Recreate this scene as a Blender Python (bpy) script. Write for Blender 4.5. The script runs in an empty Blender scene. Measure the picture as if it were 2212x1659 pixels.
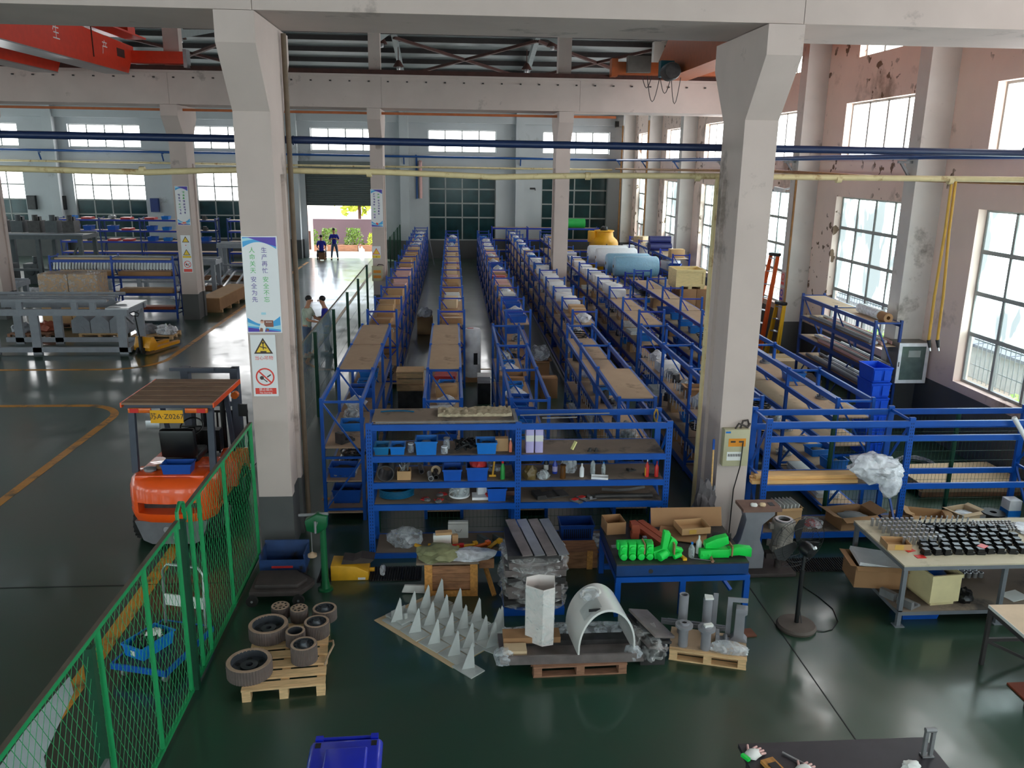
import bpy, bmesh, math, random
from mathutils import Vector, Matrix, Euler, noise
R = random.Random(7)
PI = math.pi
SC = bpy.context.scene
COL = SC.collection

# ---------------------------------------------------------------- camera, sky, sun, exposure
cam = bpy.data.cameras.new('camera'); cam_o = bpy.data.objects.new('camera', cam); COL.objects.link(cam_o)
cam.sensor_fit = 'HORIZONTAL'; cam.sensor_width = 36.0; cam.lens = 1801.72 / 2212 * 36.0; cam.clip_end = 400
cam_o.matrix_world = Matrix(((0.99752, 0.00499, -0.07017, 0), (-0.06902, 0.25746, -0.96382, 0), (0.01325, 0.96628, 0.25717, 5.5), (0, 0, 0, 1)))
SC.camera = cam_o

w = bpy.data.worlds.new('sky'); SC.world = w; w.use_nodes = True
nt = w.node_tree; bg = nt.nodes['Background']
bg.inputs[0].default_value = (0.80, 0.90, 1.0, 1); bg.inputs[1].default_value = 4.0

sun = bpy.data.lights.new('sun', 'SUN'); sun.energy = 9.0; sun.angle = 0.02; sun.color = (1, 0.93, 0.82)
sun_o = bpy.data.objects.new('sun', sun); COL.objects.link(sun_o); sun_o.rotation_euler = Euler((math.radians(-28), math.radians(-22), 0))

SC.view_settings.view_transform = 'Standard'; SC.view_settings.look = 'None'
SC.view_settings.exposure = 0.52; SC.view_settings.gamma = 1.0; SC.view_settings.use_curve_mapping = False
cy = SC.cycles
cy.use_denoising = True; cy.max_bounces = 6; cy.diffuse_bounces = 4; cy.glossy_bounces = 3
cy.transmission_bounces = 4; cy.transparent_max_bounces = 8
cy.sample_clamp_indirect = 6.0; cy.caustics_reflective = False; cy.caustics_refractive = False
PANE_LIGHT = 5.2

# ---------------------------------------------------------------- materials
MATS = {}
def lin(c):
    return tuple((v / 255 / 12.92) if v / 255 <= 0.04045 else ((v / 255 + 0.055) / 1.055) ** 2.4 for v in c)

def mat(name, rgb, rough=0.6, metal=0.0, var=0.12, scale=6.0, bump=0.0, spec=0.5, dirt=None, dirt_amt=0.0, alpha=1.0, coat=0.0):
    """procedural paint: base colour with noise variation, optional dirt patches and fine relief"""
    if name in MATS: return MATS[name]
    m = bpy.data.materials.new(name); m.use_nodes = True; MATS[name] = m
    t = m.node_tree; b = t.nodes['Principled BSDF']; L = t.links
    c = lin(rgb)
    b.inputs['Roughness'].default_value = rough; b.inputs['Metallic'].default_value = metal
    b.inputs['Specular IOR Level'].default_value = spec
    b.inputs['Coat Weight'].default_value = coat
    if alpha < 1: b.inputs['Alpha'].default_value = alpha
    tc = t.nodes.new('ShaderNodeTexCoord')
    n = t.nodes.new('ShaderNodeTexNoise'); n.inputs['Scale'].default_value = scale; n.inputs['Detail'].default_value = 4
    L.new(tc.outputs['Object'], n.inputs['Vector'])
    r = t.nodes.new('ShaderNodeValToRGB')
    r.color_ramp.elements[0].position = 0.3; r.color_ramp.elements[1].position = 0.7
    r.color_ramp.elements[0].color = tuple(v * (1 - var) for v in c) + (1,)
    r.color_ramp.elements[1].color = tuple(min(1, v * (1 + var)) for v in c) + (1,)
    L.new(n.outputs['Fac'], r.inputs['Fac'])
    out = r.outputs['Color']
    if dirt:
        n2 = t.nodes.new('ShaderNodeTexNoise'); n2.inputs['Scale'].default_value = scale * 0.6; n2.inputs['Detail'].default_value = 8; n2.inputs['Roughness'].default_value = 0.65
        L.new(tc.outputs['Object'], n2.inputs['Vector'])
        r2 = t.nodes.new('ShaderNodeValToRGB'); r2.color_ramp.elements[0].position = 1 - 0.5 * dirt_amt - 0.08; r2.color_ramp.elements[1].position = min(1, 1 - 0.5 * dirt_amt + 0.04)
        L.new(n2.outputs['Fac'], r2.inputs['Fac'])
        mx = t.nodes.new('ShaderNodeMixRGB'); L.new(r2.outputs['Color'], mx.inputs['Fac']); L.new(out, mx.inputs['Color1']); mx.inputs['Color2'].default_value = lin(dirt) + (1,)
        out = mx.outputs['Color']
    L.new(out, b.inputs['Base Color'])
    if bump:
        bp = t.nodes.new('ShaderNodeBump'); bp.inputs['Strength'].default_value = bump; bp.inputs['Distance'].default_value = 0.02
        L.new(n.outputs['Fac'], bp.inputs['Height']); L.new(bp.outputs['Normal'], b.inputs['Normal'])
    return m

def wood(name, rgb, rough=0.7, stretch=(1, 12, 12), var=0.28):
    if name in MATS: return MATS[name]
    m = mat(name, rgb, rough, var=var, scale=3.0)
    t = m.node_tree; n = [x for x in t.nodes if x.type == 'TEX_NOISE'][0]
    mp = t.nodes.new('ShaderNodeMapping'); mp.inputs['Scale'].default_value = stretch
    tc = [x for x in t.nodes if x.type == 'TEX_COORD'][0]
    t.links.new(tc.outputs['Object'], mp.inputs['Vector']); t.links.new(mp.outputs['Vector'], n.inputs['Vector'])
    return m

def emit(name, rgb, strength):
    if name in MATS: return MATS[name]
    m = bpy.data.materials.new(name); m.use_nodes = True; MATS[name] = m
    b = m.node_tree.nodes['Principled BSDF']; c = lin(rgb)
    b.inputs['Base Color'].default_value = (0.5, 0.5, 0.5, 1); b.inputs['Roughness'].default_value = 0.4
    b.inputs['Emission Color'].default_value = c + (1,); b.inputs['Emission Strength'].default_value = strength
    return m

def frosted(name, rgb, strength):
    """frosted pane glowing itself in place of skylight; noise patches dim it like yard shapes"""
    m = emit(name, rgb, strength); t = m.node_tree; b = t.nodes['Principled BSDF']; L = t.links
    tc = t.nodes.new('ShaderNodeTexCoord'); mp = t.nodes.new('ShaderNodeMapping'); mp.inputs['Scale'].default_value = (1.5, 1.5, 0.6); n = t.nodes.new('ShaderNodeTexNoise'); n.inputs['Scale'].default_value = 1.1; n.inputs['Detail'].default_value = 3
    L.new(tc.outputs['Object'], mp.inputs['Vector']); L.new(mp.outputs['Vector'], n.inputs['Vector'])
    r = t.nodes.new('ShaderNodeMapRange'); r.inputs['From Min'].default_value = 0.40; r.inputs['From Max'].default_value = 0.56; r.inputs['To Min'].default_value = 0.55; r.inputs['To Max'].default_value = strength
    L.new(n.outputs['Fac'], r.inputs['Value']); L.new(r.outputs['Result'], b.inputs['Emission Strength']); return m

def film(name, rgb, opacity=0.45, rough=0.15):
    """thin clear plastic: part see-through, part glossy milky sheet with creases"""
    if name in MATS: return MATS[name]
    m = bpy.data.materials.new(name); m.use_nodes = True; MATS[name] = m
    t = m.node_tree; b = t.nodes['Principled BSDF']; L = t.links
    b.inputs['Base Color'].default_value = lin(rgb) + (1,); b.inputs['Roughness'].default_value = rough
    tc = t.nodes.new('ShaderNodeTexCoord'); n = t.nodes.new('ShaderNodeTexNoise'); n.inputs['Scale'].default_value = 7; n.inputs['Detail'].default_value = 3; n.inputs['Distortion'].default_value = 1.2
    L.new(tc.outputs['Object'], n.inputs['Vector'])
    mr = t.nodes.new('ShaderNodeMapRange'); mr.inputs['From Min'].default_value = 0.35; mr.inputs['From Max'].default_value = 0.65
    mr.inputs['To Min'].default_value = max(0, opacity - 0.22); mr.inputs['To Max'].default_value = min(1, opacity + 0.22)
    L.new(n.outputs['Fac'], mr.inputs['Value']); L.new(mr.outputs['Result'], b.inputs['Alpha'])
    bp = t.nodes.new('ShaderNodeBump'); bp.inputs['Strength'].default_value = 0.35; bp.inputs['Distance'].default_value = 0.03
    L.new(n.outputs['Fac'], bp.inputs['Height']); L.new(bp.outputs['Normal'], b.inputs['Normal'])
    return m

def glass(name, rgb, alpha=0.2):
    if name in MATS: return MATS[name]
    m = bpy.data.materials.new(name); m.use_nodes = True; MATS[name] = m
    b = m.node_tree.nodes['Principled BSDF']
    b.inputs['Base Color'].default_value = lin(rgb) + (1,); b.inputs['Roughness'].default_value = 0.05; b.inputs['Alpha'].default_value = alpha
    return m

# ---------------------------------------------------------------- mesh building
class MB:
    def __init__(s): s.v = []; s.f = []; s.sm = []
    def add(s, vs, fs, smooth=False):
        o = len(s.v); s.v += [tuple(p) for p in vs]; s.f += [tuple(i + o for i in f) for f in fs]; s.sm += [smooth] * len(fs); return s
    def box(s, x0, x1, y0, y1, z0, z1):
        return s.add([(x0, y0, z0), (x1, y0, z0), (x1, y1, z0), (x0, y1, z0), (x0, y0, z1), (x1, y0, z1), (x1, y1, z1), (x0, y1, z1)],
                     [(3, 2, 1, 0), (4, 5, 6, 7), (0, 1, 5, 4), (1, 2, 6, 5), (2, 3, 7, 6), (3, 0, 4, 7)])
    def cbox(s, c, d, rz=0.0, rx=0.0, ry=0.0):
        m = Matrix.Translation(c) @ Euler((rx, ry, rz)).to_matrix().to_4x4()
        a, b, e = d[0] / 2, d[1] / 2, d[2] / 2
        vs = [m @ Vector(p) for p in [(-a, -b, -e), (a, -b, -e), (a, b, -e), (-a, b, -e), (-a, -b, e), (a, -b, e), (a, b, e), (-a, b, e)]]
        return s.add(vs, [(3, 2, 1, 0), (4, 5, 6, 7), (0, 1, 5, 4), (1, 2, 6, 5), (2, 3, 7, 6), (3, 0, 4, 7)])
    def frust(s, c, lo, hi, z0, z1, cap_top=True):
        """box whose lower and upper rectangles differ (lo, hi are half sizes)"""
        x, y = c
        vs = [(x - lo[0], y - lo[1], z0), (x + lo[0], y - lo[1], z0), (x + lo[0], y + lo[1], z0), (x - lo[0], y + lo[1], z0),
              (x - hi[0], y - hi[1], z1), (x + hi[0], y - hi[1], z1), (x + hi[0], y + hi[1], z1), (x - hi[0], y + hi[1], z1)]
        fs = [(3, 2, 1, 0), (0, 1, 5, 4), (1, 2, 6, 5), (2, 3, 7, 6), (3, 0, 4, 7)]
        if cap_top: fs.append((4, 5, 6, 7))
        return s.add(vs, fs)
    def cyl(s, p0, p1, r, n=10, r1=None, caps=True):
        p0, p1 = Vector(p0), Vector(p1); r1 = r if r1 is None else r1
        d = (p1 - p0).normalized(); a = d.orthogonal().normalized(); b = d.cross(a)
        vs = []
        for k in range(n):
            q = a * math.cos(2 * PI * k / n) + b * math.sin(2 * PI * k / n)
            vs.append(p0 + q * r); vs.append(p1 + q * r1)
        s.add(vs, [(2 * k, 2 * ((k + 1) % n), 2 * ((k + 1) % n) + 1, 2 * k + 1) for k in range(n)], n > 6)
        if caps:
            s.add([vs[2 * k] for k in range(n)][::-1], [tuple(range(n))]); s.add([vs[2 * k + 1] for k in range(n)], [tuple(range(n))])
        return s
    def bar(s, p0, p1, w, h, up=(0, 0, 1)):
        """rectangular bar from p0 to p1, w across, h along up"""
        p0, p1 = Vector(p0), Vector(p1); d = (p1 - p0).normalized(); u = Vector(up)
        a = d.cross(u)
        if a.length < 1e-4: a = d.orthogonal()
        a.normalize(); u = a.cross(d).normalized(); a *= w / 2; u *= h / 2
        vs = [p0 - a - u, p0 + a - u, p0 + a + u, p0 - a + u, p1 - a - u, p1 + a - u, p1 + a + u, p1 - a + u]
        return s.add(vs, [(0, 1, 2, 3), (7, 6, 5, 4), (0, 4, 5, 1), (1, 5, 6, 2), (2, 6, 7, 3), (3, 7, 4, 0)])
    def tube(s, pts, r, n=8, closed=False):
        pts = [Vector(p) for p in pts]; N = len(pts); vs = []; a = None
        for i, p in enumerate(pts):
            if closed: d = pts[(i + 1) % N] - pts[i - 1]
            else: d = pts[min(i + 1, N - 1)] - pts[max(i - 1, 0)]
            d.normalize()
            if a is None: a = d.orthogonal().normalized()
            else:
                a = a - d * a.dot(d)
                a = a.normalized() if a.length > 1e-5 else d.orthogonal().normalized()
            b = d.cross(a)
            vs += [p + (a * math.cos(2 * PI * k / n) + b * math.sin(2 * PI * k / n)) * r for k in range(n)]
        fs = []
        for i in range(N if closed else N - 1):
            j = (i + 1) % N
            fs += [(i * n + k, i * n + (k + 1) % n, j * n + (k + 1) % n, j * n + k) for k in range(n)]
        s.add(vs, fs, True)
        if not closed:
            s.add(vs[:n][::-1], [tuple(range(n))]); s.add(vs[-n:], [tuple(range(n))])
        return s
    def lathe(s, prof, c=(0, 0, 0), n=16, axis='z', smooth=True):
        vs = []
        for r, h in prof:
            for k in range(n):
                x, y = r * math.cos(2 * PI * k / n), r * math.sin(2 * PI * k / n)
                p = (x, y, h) if axis == 'z' else ((x, h, y) if axis == 'y' else (h, x, y))
                vs.append((p[0] + c[0], p[1] + c[1], p[2] + c[2]))
        fs = []
        for i in range(len(prof) - 1):
            fs += [(i * n + k, i * n + (k + 1) % n, (i + 1) * n + (k + 1) % n, (i + 1) * n + k) for k in range(n)]
        return s.add(vs, fs, smooth)
    def prism(s, poly, lo, hi, axis='z'):
        """2D polygon pushed from lo to hi along axis ('x': poly is (y,z); 'y': (x,z); 'z': (x,y))"""
        f = {'x': lambda p, h: (h, p[0], p[1]), 'y': lambda p, h: (p[0], h, p[1]), 'z': lambda p, h: (p[0], p[1], h)}[axis]
        n = len(poly); vs = [f(p, lo) for p in poly] + [f(p, hi) for p in poly]
        fs = [tuple(range(n))[::-1], tuple(range(n, 2 * n))] + [(k, (k + 1) % n, n + (k + 1) % n, n + k) for k in range(n)]
        return s.add(vs, fs)
    def open_box(s, x0, x1, y0, y1, z0, z1, t=0.006):
        """box without a lid, walls of thickness t"""
        s.box(x0, x1, y0, y1, z0, z0 + t)
        s.box(x0, x0 + t, y0, y1, z0 + t, z1); s.box(x1 - t, x1, y0, y1, z0 + t, z1)
        s.box(x0 + t, x1 - t, y0, y0 + t, z0 + t, z1); s.box(x0 + t, x1 - t, y1 - t, y1, z0 + t, z1); return s
    def blob(s, c, d, seed=0, amp=0.25, freq=2.5, sub=3, flat=True):
        """crumpled lump (bags, cloths, castings)"""
        bm = bmesh.new(); bmesh.ops.create_icosphere(bm, subdivisions=sub, radius=1.0)
        o = Vector((seed * 3.7, seed * 1.3, seed * 7.1)); vs = []
        for v in bm.verts:
            k = 1 + amp * (noise.noise(v.co * freq + o) + 0.6 * noise.noise(v.co * freq * 2.3 + o))
            p = v.co * k
            if flat: p.z = max(p.z, -0.46)
            vs.append((c[0] + p.x * d[0] / 2, c[1] + p.y * d[1] / 2, c[2] + (p.z + 0.47) * d[2] / 1.5 if flat else c[2] + p.z * d[2] / 2))
        fs = [tuple(v.index for v in f.verts) for f in bm.faces]; bm.free()
        return s.add(vs, fs, True)
    def xf(s, m):
        s.v = [tuple(m @ Vector(p)) for p in s.v]; return s
    def mesh(s, name, bevel=0.0, seg=2):
        me = bpy.data.meshes.new(name); me.from_pydata(s.v, [], s.f)
        me.polygons.foreach_set('use_smooth', s.sm); me.update()
        if bevel:
            bm = bmesh.new(); bm.from_mesh(me); bmesh.ops.remove_doubles(bm, verts=bm.verts, dist=1e-5)
            es = [e for e in bm.edges if len(e.link_faces) == 2 and e.calc_face_angle(0) > 0.5]
            bmesh.ops.bevel(bm, geom=es, offset=bevel, segments=seg, affect='EDGES', profile=0.5, clamp_overlap=True)
            for f in bm.faces: f.smooth = True
            bm.to_mesh(me); bm.free(); me.set_sharp_from_angle(angle=0.7)
        elif any(s.sm): me.set_sharp_from_angle(angle=0.8)
        return me

def obj(name, mb, m, parent=None, loc=None, rz=0.0, bevel=0.0, label=None):
    me = mb if isinstance(mb, bpy.types.Mesh) else mb.mesh(name, bevel)
    if m is not None and not me.materials: me.materials.append(m)
    o = bpy.data.objects.new(name, me); COL.objects.link(o)
    if parent is not None: o.parent = parent
    if loc is not None: o.location = loc
    if rz: o.rotation_euler = (0, 0, rz)
    if label: o['label'] = label
    return o
def tag(o, label, cat, group=None, kind=None):
    o['label'] = label; o['category'] = cat
    if group: o['group'] = group
    if kind: o['kind'] = kind
    return o
def thing(name, label, cat, loc=(0, 0, 0), rz=0.0, group=None):
    o = bpy.data.objects.new(name, None); COL.objects.link(o); o.empty_display_size = 0.1
    o.location = loc; o.rotation_euler = (0, 0, rz); return tag(o, label, cat, group)
def single(name, mb, m, label, cat, loc=(0, 0, 0), rz=0.0, group=None, bevel=0.0):
    return tag(obj(name, mb, m, None, loc, rz, bevel), label, cat, group)
def struct(name, mb, m, parent=None, **k):
    o = obj(name, mb, m, parent, **k)
    if parent is None: o['kind'] = 'structure'
    return o
def dup(o, loc=None, rz=None, label=None, parent=None, group=None):
    c = o.copy(); COL.objects.link(c)
    if parent is not None: c.parent = parent
    if loc is not None: c.location = loc
    if rz is not None: c.rotation_euler = (0, 0, rz)
    if label: c['label'] = label
    if group: c['group'] = group
    for ch in list(o.children): dup(ch, parent=c)
    return c
def text(name, body, size, m, parent, loc, rot, align='CENTER', shear=0.0, ext=0.001, label=None, vspace=None):
    c = bpy.data.curves.new(name, 'FONT'); c.body = body; c.size = size; c.align_x = align; c.align_y = 'CENTER'; c.extrude = ext; c.shear = shear; c.resolution_u = 3
    if vspace: c.space_line = vspace
    tmp = bpy.data.objects.new(name, c); COL.objects.link(tmp); bpy.context.view_layer.update()
    me = bpy.data.meshes.new_from_object(tmp); COL.objects.unlink(tmp); bpy.data.objects.remove(tmp)
    me.materials.clear(); me.materials.append(m)
    o = bpy.data.objects.new(name, me); COL.objects.link(o)
    if parent is not None: o.parent = parent
    o.location = loc; o.rotation_euler = rot
    if label: o['label'] = label
    return o

# ================================================================ the hall
XR, YB, XL, YF = 10.0, 49.2, -30.0, -8.0        # right gable wall, back wall, left wall, wall behind the camera
BAY = 6.5
m_conc = mat('painted_concrete', (198, 182, 175), 0.75, var=0.05, scale=1.5, bump=0.08, dirt=(120, 108, 100), dirt_amt=0.62)
m_wallr = mat('right_wall_paint', (238, 214, 200), 0.8, var=0.05, scale=0.9, bump=0.1, dirt=(170, 146, 130), dirt_amt=0.7)
m_wallb = mat('back_wall_paint', (186, 190, 192), 0.8, var=0.05, scale=0.8, dirt=(130, 128, 124), dirt_amt=0.6)
m_dado = mat('grey_dado_paint', (84, 84, 84), 0.6, var=0.08, scale=2)
m_roof = mat('roof_sheet', (138, 145, 145), 0.6, var=0.08, scale=1)
m_steeldk = mat('dark_steel', (52, 46, 46), 0.6, var=0.15)
m_rust = mat('rail_rust', (70, 40, 34), 0.8, var=0.25, scale=4)
m_frame = mat('window_frame_paint', (150, 154, 150), 0.5, var=0.06)
m_pane = frosted('frosted_pane_daylight', (222, 246, 248), PANE_LIGHT * 1.25)
m_panew = emit('upper_pane_daylight', (255, 255, 255), PANE_LIGHT * 1.2)
m_paned = mat('dark_outdoors_pane', (20, 52, 54), 0.15, var=0.3, scale=2, spec=0.3)  # opaque pane; the dark outdoors behind it is put into its colour
m_clear = glass('clear_glass', (210, 235, 235), 0.12)

# flaking plaster patches on the window wall
def flakes(m, rgb):
    t = m.node_tree; b = t.nodes['Principled BSDF']; L = t.links; src = b.inputs['Base Color'].links[0].from_socket
    tc = t.nodes.new('ShaderNodeTexCoord'); f = []
    for sc, de, p0, p1 in ((3.4, 9, 0.60, 0.62), (0.42, 2, 0.50, 0.56)):
        n = t.nodes.new('ShaderNodeTexNoise'); n.inputs['Scale'].default_value = sc; n.inputs['Detail'].default_value = de; L.new(tc.outputs['Object'], n.inputs['Vector'])
        r = t.nodes.new('ShaderNodeMapRange'); r.inputs['From Min'].default_value = p0; r.inputs['From Max'].default_value = p1; L.new(n.outputs['Fac'], r.inputs['Value']); f.append(r)
    mu = t.nodes.new('ShaderNodeMath'); mu.operation = 'MULTIPLY'; L.new(f[0].outputs['Result'], mu.inputs[0]); L.new(f[1].outputs['Result'], mu.inputs[1])
    mx = t.nodes.new('ShaderNodeMixRGB'); L.new(mu.outputs['Value'], mx.inputs['Fac']); L.new(src, mx.inputs['Color1']); mx.inputs['Color2'].default_value = lin(rgb) + (1,); L.new(mx.outputs['Color'], b.inputs['Base Color'])
flakes(m_wallr, (116, 92, 72))

# floor: glossy green epoxy, worn and scuffed
def floor_mat():
    m = bpy.data.materials.new('green_epoxy'); m.use_nodes = True; t = m.node_tree; b = t.nodes['Principled BSDF']; L = t.links
    tc = t.nodes.new('ShaderNodeTexCoord')
    def nz(scale, detail=5, rough=0.6, dist=0.0):
        n = t.nodes.new('ShaderNodeTexNoise'); n.inputs['Scale'].default_value = scale; n.inputs['Detail'].default_value = detail; n.inputs['Roughness'].default_value = rough; n.inputs['Distortion'].default_value = dist
        L.new(tc.outputs['Object'], n.inputs['Vector']); return n
    def ramp(n, p0, c0, p1, c1):
        r = t.nodes.new('ShaderNodeValToRGB'); r.color_ramp.elements[0].position = p0; r.color_ramp.elements[0].color = c0; r.color_ramp.elements[1].position = p1; r.color_ramp.elements[1].color = c1
        L.new(n.outputs['Fac'], r.inputs['Fac']); return r
    base = ramp(nz(0.5), 0.35, lin((22, 64, 48)) + (1,), 0.68, lin((42, 60, 46)) + (1,))
    sc = ramp(nz(3.2, 10, 0.75, 1.0), 0.71, (0, 0, 0, 1), 0.76, (1, 1, 1, 1))
    mx = t.nodes.new('ShaderNodeMixRGB'); L.new(sc.outputs['Color'], mx.inputs['Fac']); L.new(base.outputs['Color'], mx.inputs['Color1']); mx.inputs['Color2'].default_value = lin((112, 112, 100)) + (1,)
    L.new(mx.outputs['Color'], b.inputs['Base Color'])
    rg = ramp(nz(1.3, 6), 0.35, (0.08,) * 3 + (1,), 0.7, (0.24,) * 3 + (1,)); L.new(rg.outputs['Color'], b.inputs['Coat Roughness']); b.inputs['Coat Weight'].default_value = 0.75; b.inputs['Roughness'].default_value = 0.42
    b.inputs['Specular IOR Level'].default_value = 0.55
    bp = t.nodes.new('ShaderNodeBump'); bp.inputs['Strength'].default_value = 0.03; bp.inputs['Distance'].default_value = 0.02
    L.new(nz(7, 3).outputs['Fac'], bp.inputs['Height']); L.new(bp.outputs['Normal'], b.inputs['Normal'])
    return m
struct('floor', MB().box(XL, XR, YF, YB, -0.2, 0), floor_mat())

# painted floor lines
m_line = mat('yellow_floor_paint', (214, 146, 44), 0.45, var=0.1, scale=3, dirt=(90, 80, 50), dirt_amt=0.8)
m_linew = mat('white_floor_paint', (190, 205, 208), 0.4, var=0.06)
def ribbon(pts, wd, z0=0.001, z1=0.004):
    pts = [Vector((p[0], p[1], 0)) for p in pts]; b = MB(); N = len(pts); a = []
    for i, p in enumerate(pts):
        d = (pts[min(i + 1, N - 1)] - pts[max(i - 1, 0)]).normalized(); q = Vector((-d.y, d.x, 0)) * wd / 2; a.append((p - q, p + q))
    for i in range(N - 1):
        (l0, r0), (l1, r1) = a[i], a[i + 1]
        vs = [(*v[:2], z) for z in (z0, z1) for v in (l0, r0, r1, l1)]
        b.add(vs, [(3, 2, 1, 0), (4, 5, 6, 7), (0, 1, 5, 4), (1, 2, 6, 5), (2, 3, 7, 6), (3, 0, 4, 7)])
    return b
def arc(c, r, a0, a1, n=8): return [(c[0] + r * math.cos(math.radians(a0 + (a1 - a0) * k / n)), c[1] + r * math.sin(math.radians(a0 + (a1 - a0) * k / n))) for k in range(n + 1)]
struct('floor_line', ribbon([(-7.42, -4), (-7.42, 17.9)] + arc((-8.4, 17.9), 0.98, 0, 90) + [(-24, 18.9)], 0.17), m_line)
struct('floor_line', ribbon([(-24, 22.3), (-9.3, 22.3)] + arc((-9.3, 23.6), 1.3, -90, 0) + [(-8.0, 47)], 0.15), m_line)
struct('floor_line', ribbon([(-4.05, -4), (-4.05, 7.0), (-4.05, 12.2)], 0.19), m_line)
struct('floor_line', ribbon([(-4.1, 47), (-4.1, 23.3)] + arc((-3.0, 23.3), 1.1, 180, 270) + [(1.6, 22.2)], 0.12), m_line)
struct('floor_line', ribbon([(1.6, 13.2), (-2.2, 13.2)], 0.1), m_line)
m_seam = mat('floor_joint', (14, 22, 20), 0.6)
struct('floor_joint', ribbon([(3.97, -4), (3.97, 10.2)], 0.012), m_seam)
struct('floor_joint', ribbon([(-14, 10.3), (-2.9, 10.35)], 0.02), m_seam)
struct('floor_line', MB().prism([(-4.2, 8.3), (-4.03, 8.0), (-3.88, 7.0), (-3.7, 6.7), (-4.22, 6.7), (-4.24, 7.4)], 0.005, 0.008), m_linew)

# ---------------------------------------------------------------- walls with window openings
def wall_with_holes(axis, c0, c1, u0, u1, z0, z1, holes):
    """slab with rectangular openings; axis 'y': slab lies between y=c0..c1 and runs along x; 'x': the other way"""
    us = sorted({u0, u1} | {h[0] for h in holes} | {h[1] for h in holes}); zs = sorted({z0, z1} | {h[2] for h in holes} | {h[3] for h in holes})
    us = [u for u in us if u0 <= u <= u1]
    b = MB()
    for i in range(len(us) - 1):
        run = None
        for j in range(len(zs) - 1):
            uc, zc = (us[i] + us[i + 1]) / 2, (zs[j] + zs[j + 1]) / 2
            solid = not any(h[0] < uc < h[1] and h[2] < zc < h[3] for h in holes)
            if solid and run is None: run = zs[j]
            if run is not None and (not solid or j == len(zs) - 2):
                top = zs[j + 1] if solid else zs[j]
                if axis == 'y': b.box(us[i], us[i + 1], c0, c1, run, top)
                else: b.box(c0, c1, us[i], us[i + 1], run, top)
                run = None
    return b
WIN = [0]
M_bar = {}
def window(axis, c, u0, u1, z0, z1, nu, zsplit, mats, depth=0.06, fr=0.05, mid=None, grille=False):
    """window_n > window_frame, mullion bars and one pane per opening; mats gives the pane material of every row, bottom first"""
    WIN[0] += 1
    def bx(b, ua, ub, za, zb, d=depth, off=0.0):
        return b.box(ua, ub, c - d / 2 + off, c + d / 2 + off, za, zb) if axis == 'y' else b.box(c - d / 2 + off, c + d / 2 + off, ua, ub, za, zb)
    f = MB(); bx(f, u0, u1, z0, z0 + fr); bx(f, u0, u1, z1 - fr, z1); bx(f, u0, u0 + fr, z0 + fr, z1 - fr); bx(f, u1 - fr, u1, z0 + fr, z1 - fr)
    root = struct('window_%d' % WIN[0], f, m_frame)
    zs = [z0] + list(zsplit) + [z1]
    for z in zsplit: obj('transom', bx(MB(), u0 + fr, u1 - fr, z - 0.04, z + 0.04), m_frame, root)
    du = (u1 - u0) / nu
    for r in range(len(zs) - 1):
        for k in range(nu):
            ua, ub = u0 + k * du + 0.02, u0 + (k + 1) * du - 0.02
            obj('pane', bx(MB(), ua, ub, zs[r] + 0.02, zs[r + 1] - 0.02, 0.012), mats[r], root)
            if k: obj('mullion', bx(MB(), ua - 0.055, ua + 0.015, zs[r] + 0.03, zs[r + 1] - 0.03), m_frame, root)
    if grille:
        g = MB(); z_hi = zs[1]
        for k in range(int((u1 - u0) / 0.14)):
            u = u0 + 0.1 + k * 0.14; bx(g, u, u + 0.012, z0 + 0.05, z_hi, 0.012, 0.12)
        for z in (z0 + 0.35, z0 + 0.85, z_hi - 0.12): bx(g, u0, u1, z, z + 0.015, 0.012, 0.13)
        obj('window_bars', g, m_frame, root)['kind'] = 'stuff'
    return root

# right gable wall (x = 10): period 6.1 m, frosted lower windows over clear sliding panes, small upper windows
RW = [15.55 + 6.1 * k for k in range(-4, 6)]          # far jambs
RWW = 3.62
holes = []
for y in RW: holes += [(y - RWW, y, 1.37, 4.75), (y - RWW, y, 5.72, 7.05), (y - RWW + 0.5, y - 0.4, 8.1, 9.3)]
struct('wall_right', wall_with_holes('x', XR, XR + 0.3, YF, YB + 0.3, 0, 12, holes), m_wallr)
b = MB()
for y0, y1 in zip([YF] + RW, [y - RWW for y in RW] + [YB]): b.box(XR - 0.012, XR + 0.0, YF, YB, 0, 1.2) if y0 == YF else None
struct('trim_1', b, m_dado)
for y in RW:
    if y - RWW < YB - 0.2:
        window('x', XR + 0.2, y - RWW, y, 1.37, 4.75, 4, (2.35, 3.15, 3.95), (m_clear, m_pane, m_pane, m_pane), grille=True)
        window('x', XR + 0.2, y - RWW, y, 5.72, 7.05, 4, (), (m_panew,))
        window('x', XR + 0.2, y - RWW + 0.5, y - 0.4, 8.1, 9.3, 3, (), (m_panew,))
m_wc = mat('wall_column_paint', (212, 206, 200), 0.75, var=0.06, scale=1.6, dirt=(120, 112, 104), dirt_amt=0.66)
k = 0
for j in range(-4, 6):
    y = 16.85 + 6.03 * j
    if y > YB - 0.5: continue
    o = struct('pillar', MB().box(9.4, XR, y, y + 0.45, 0, 11), m_wc)
    obj('pillar_base', MB().box(9.392, XR, y - 0.008, y + 0.458, 0, 1.2), m_dado, o)

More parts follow.
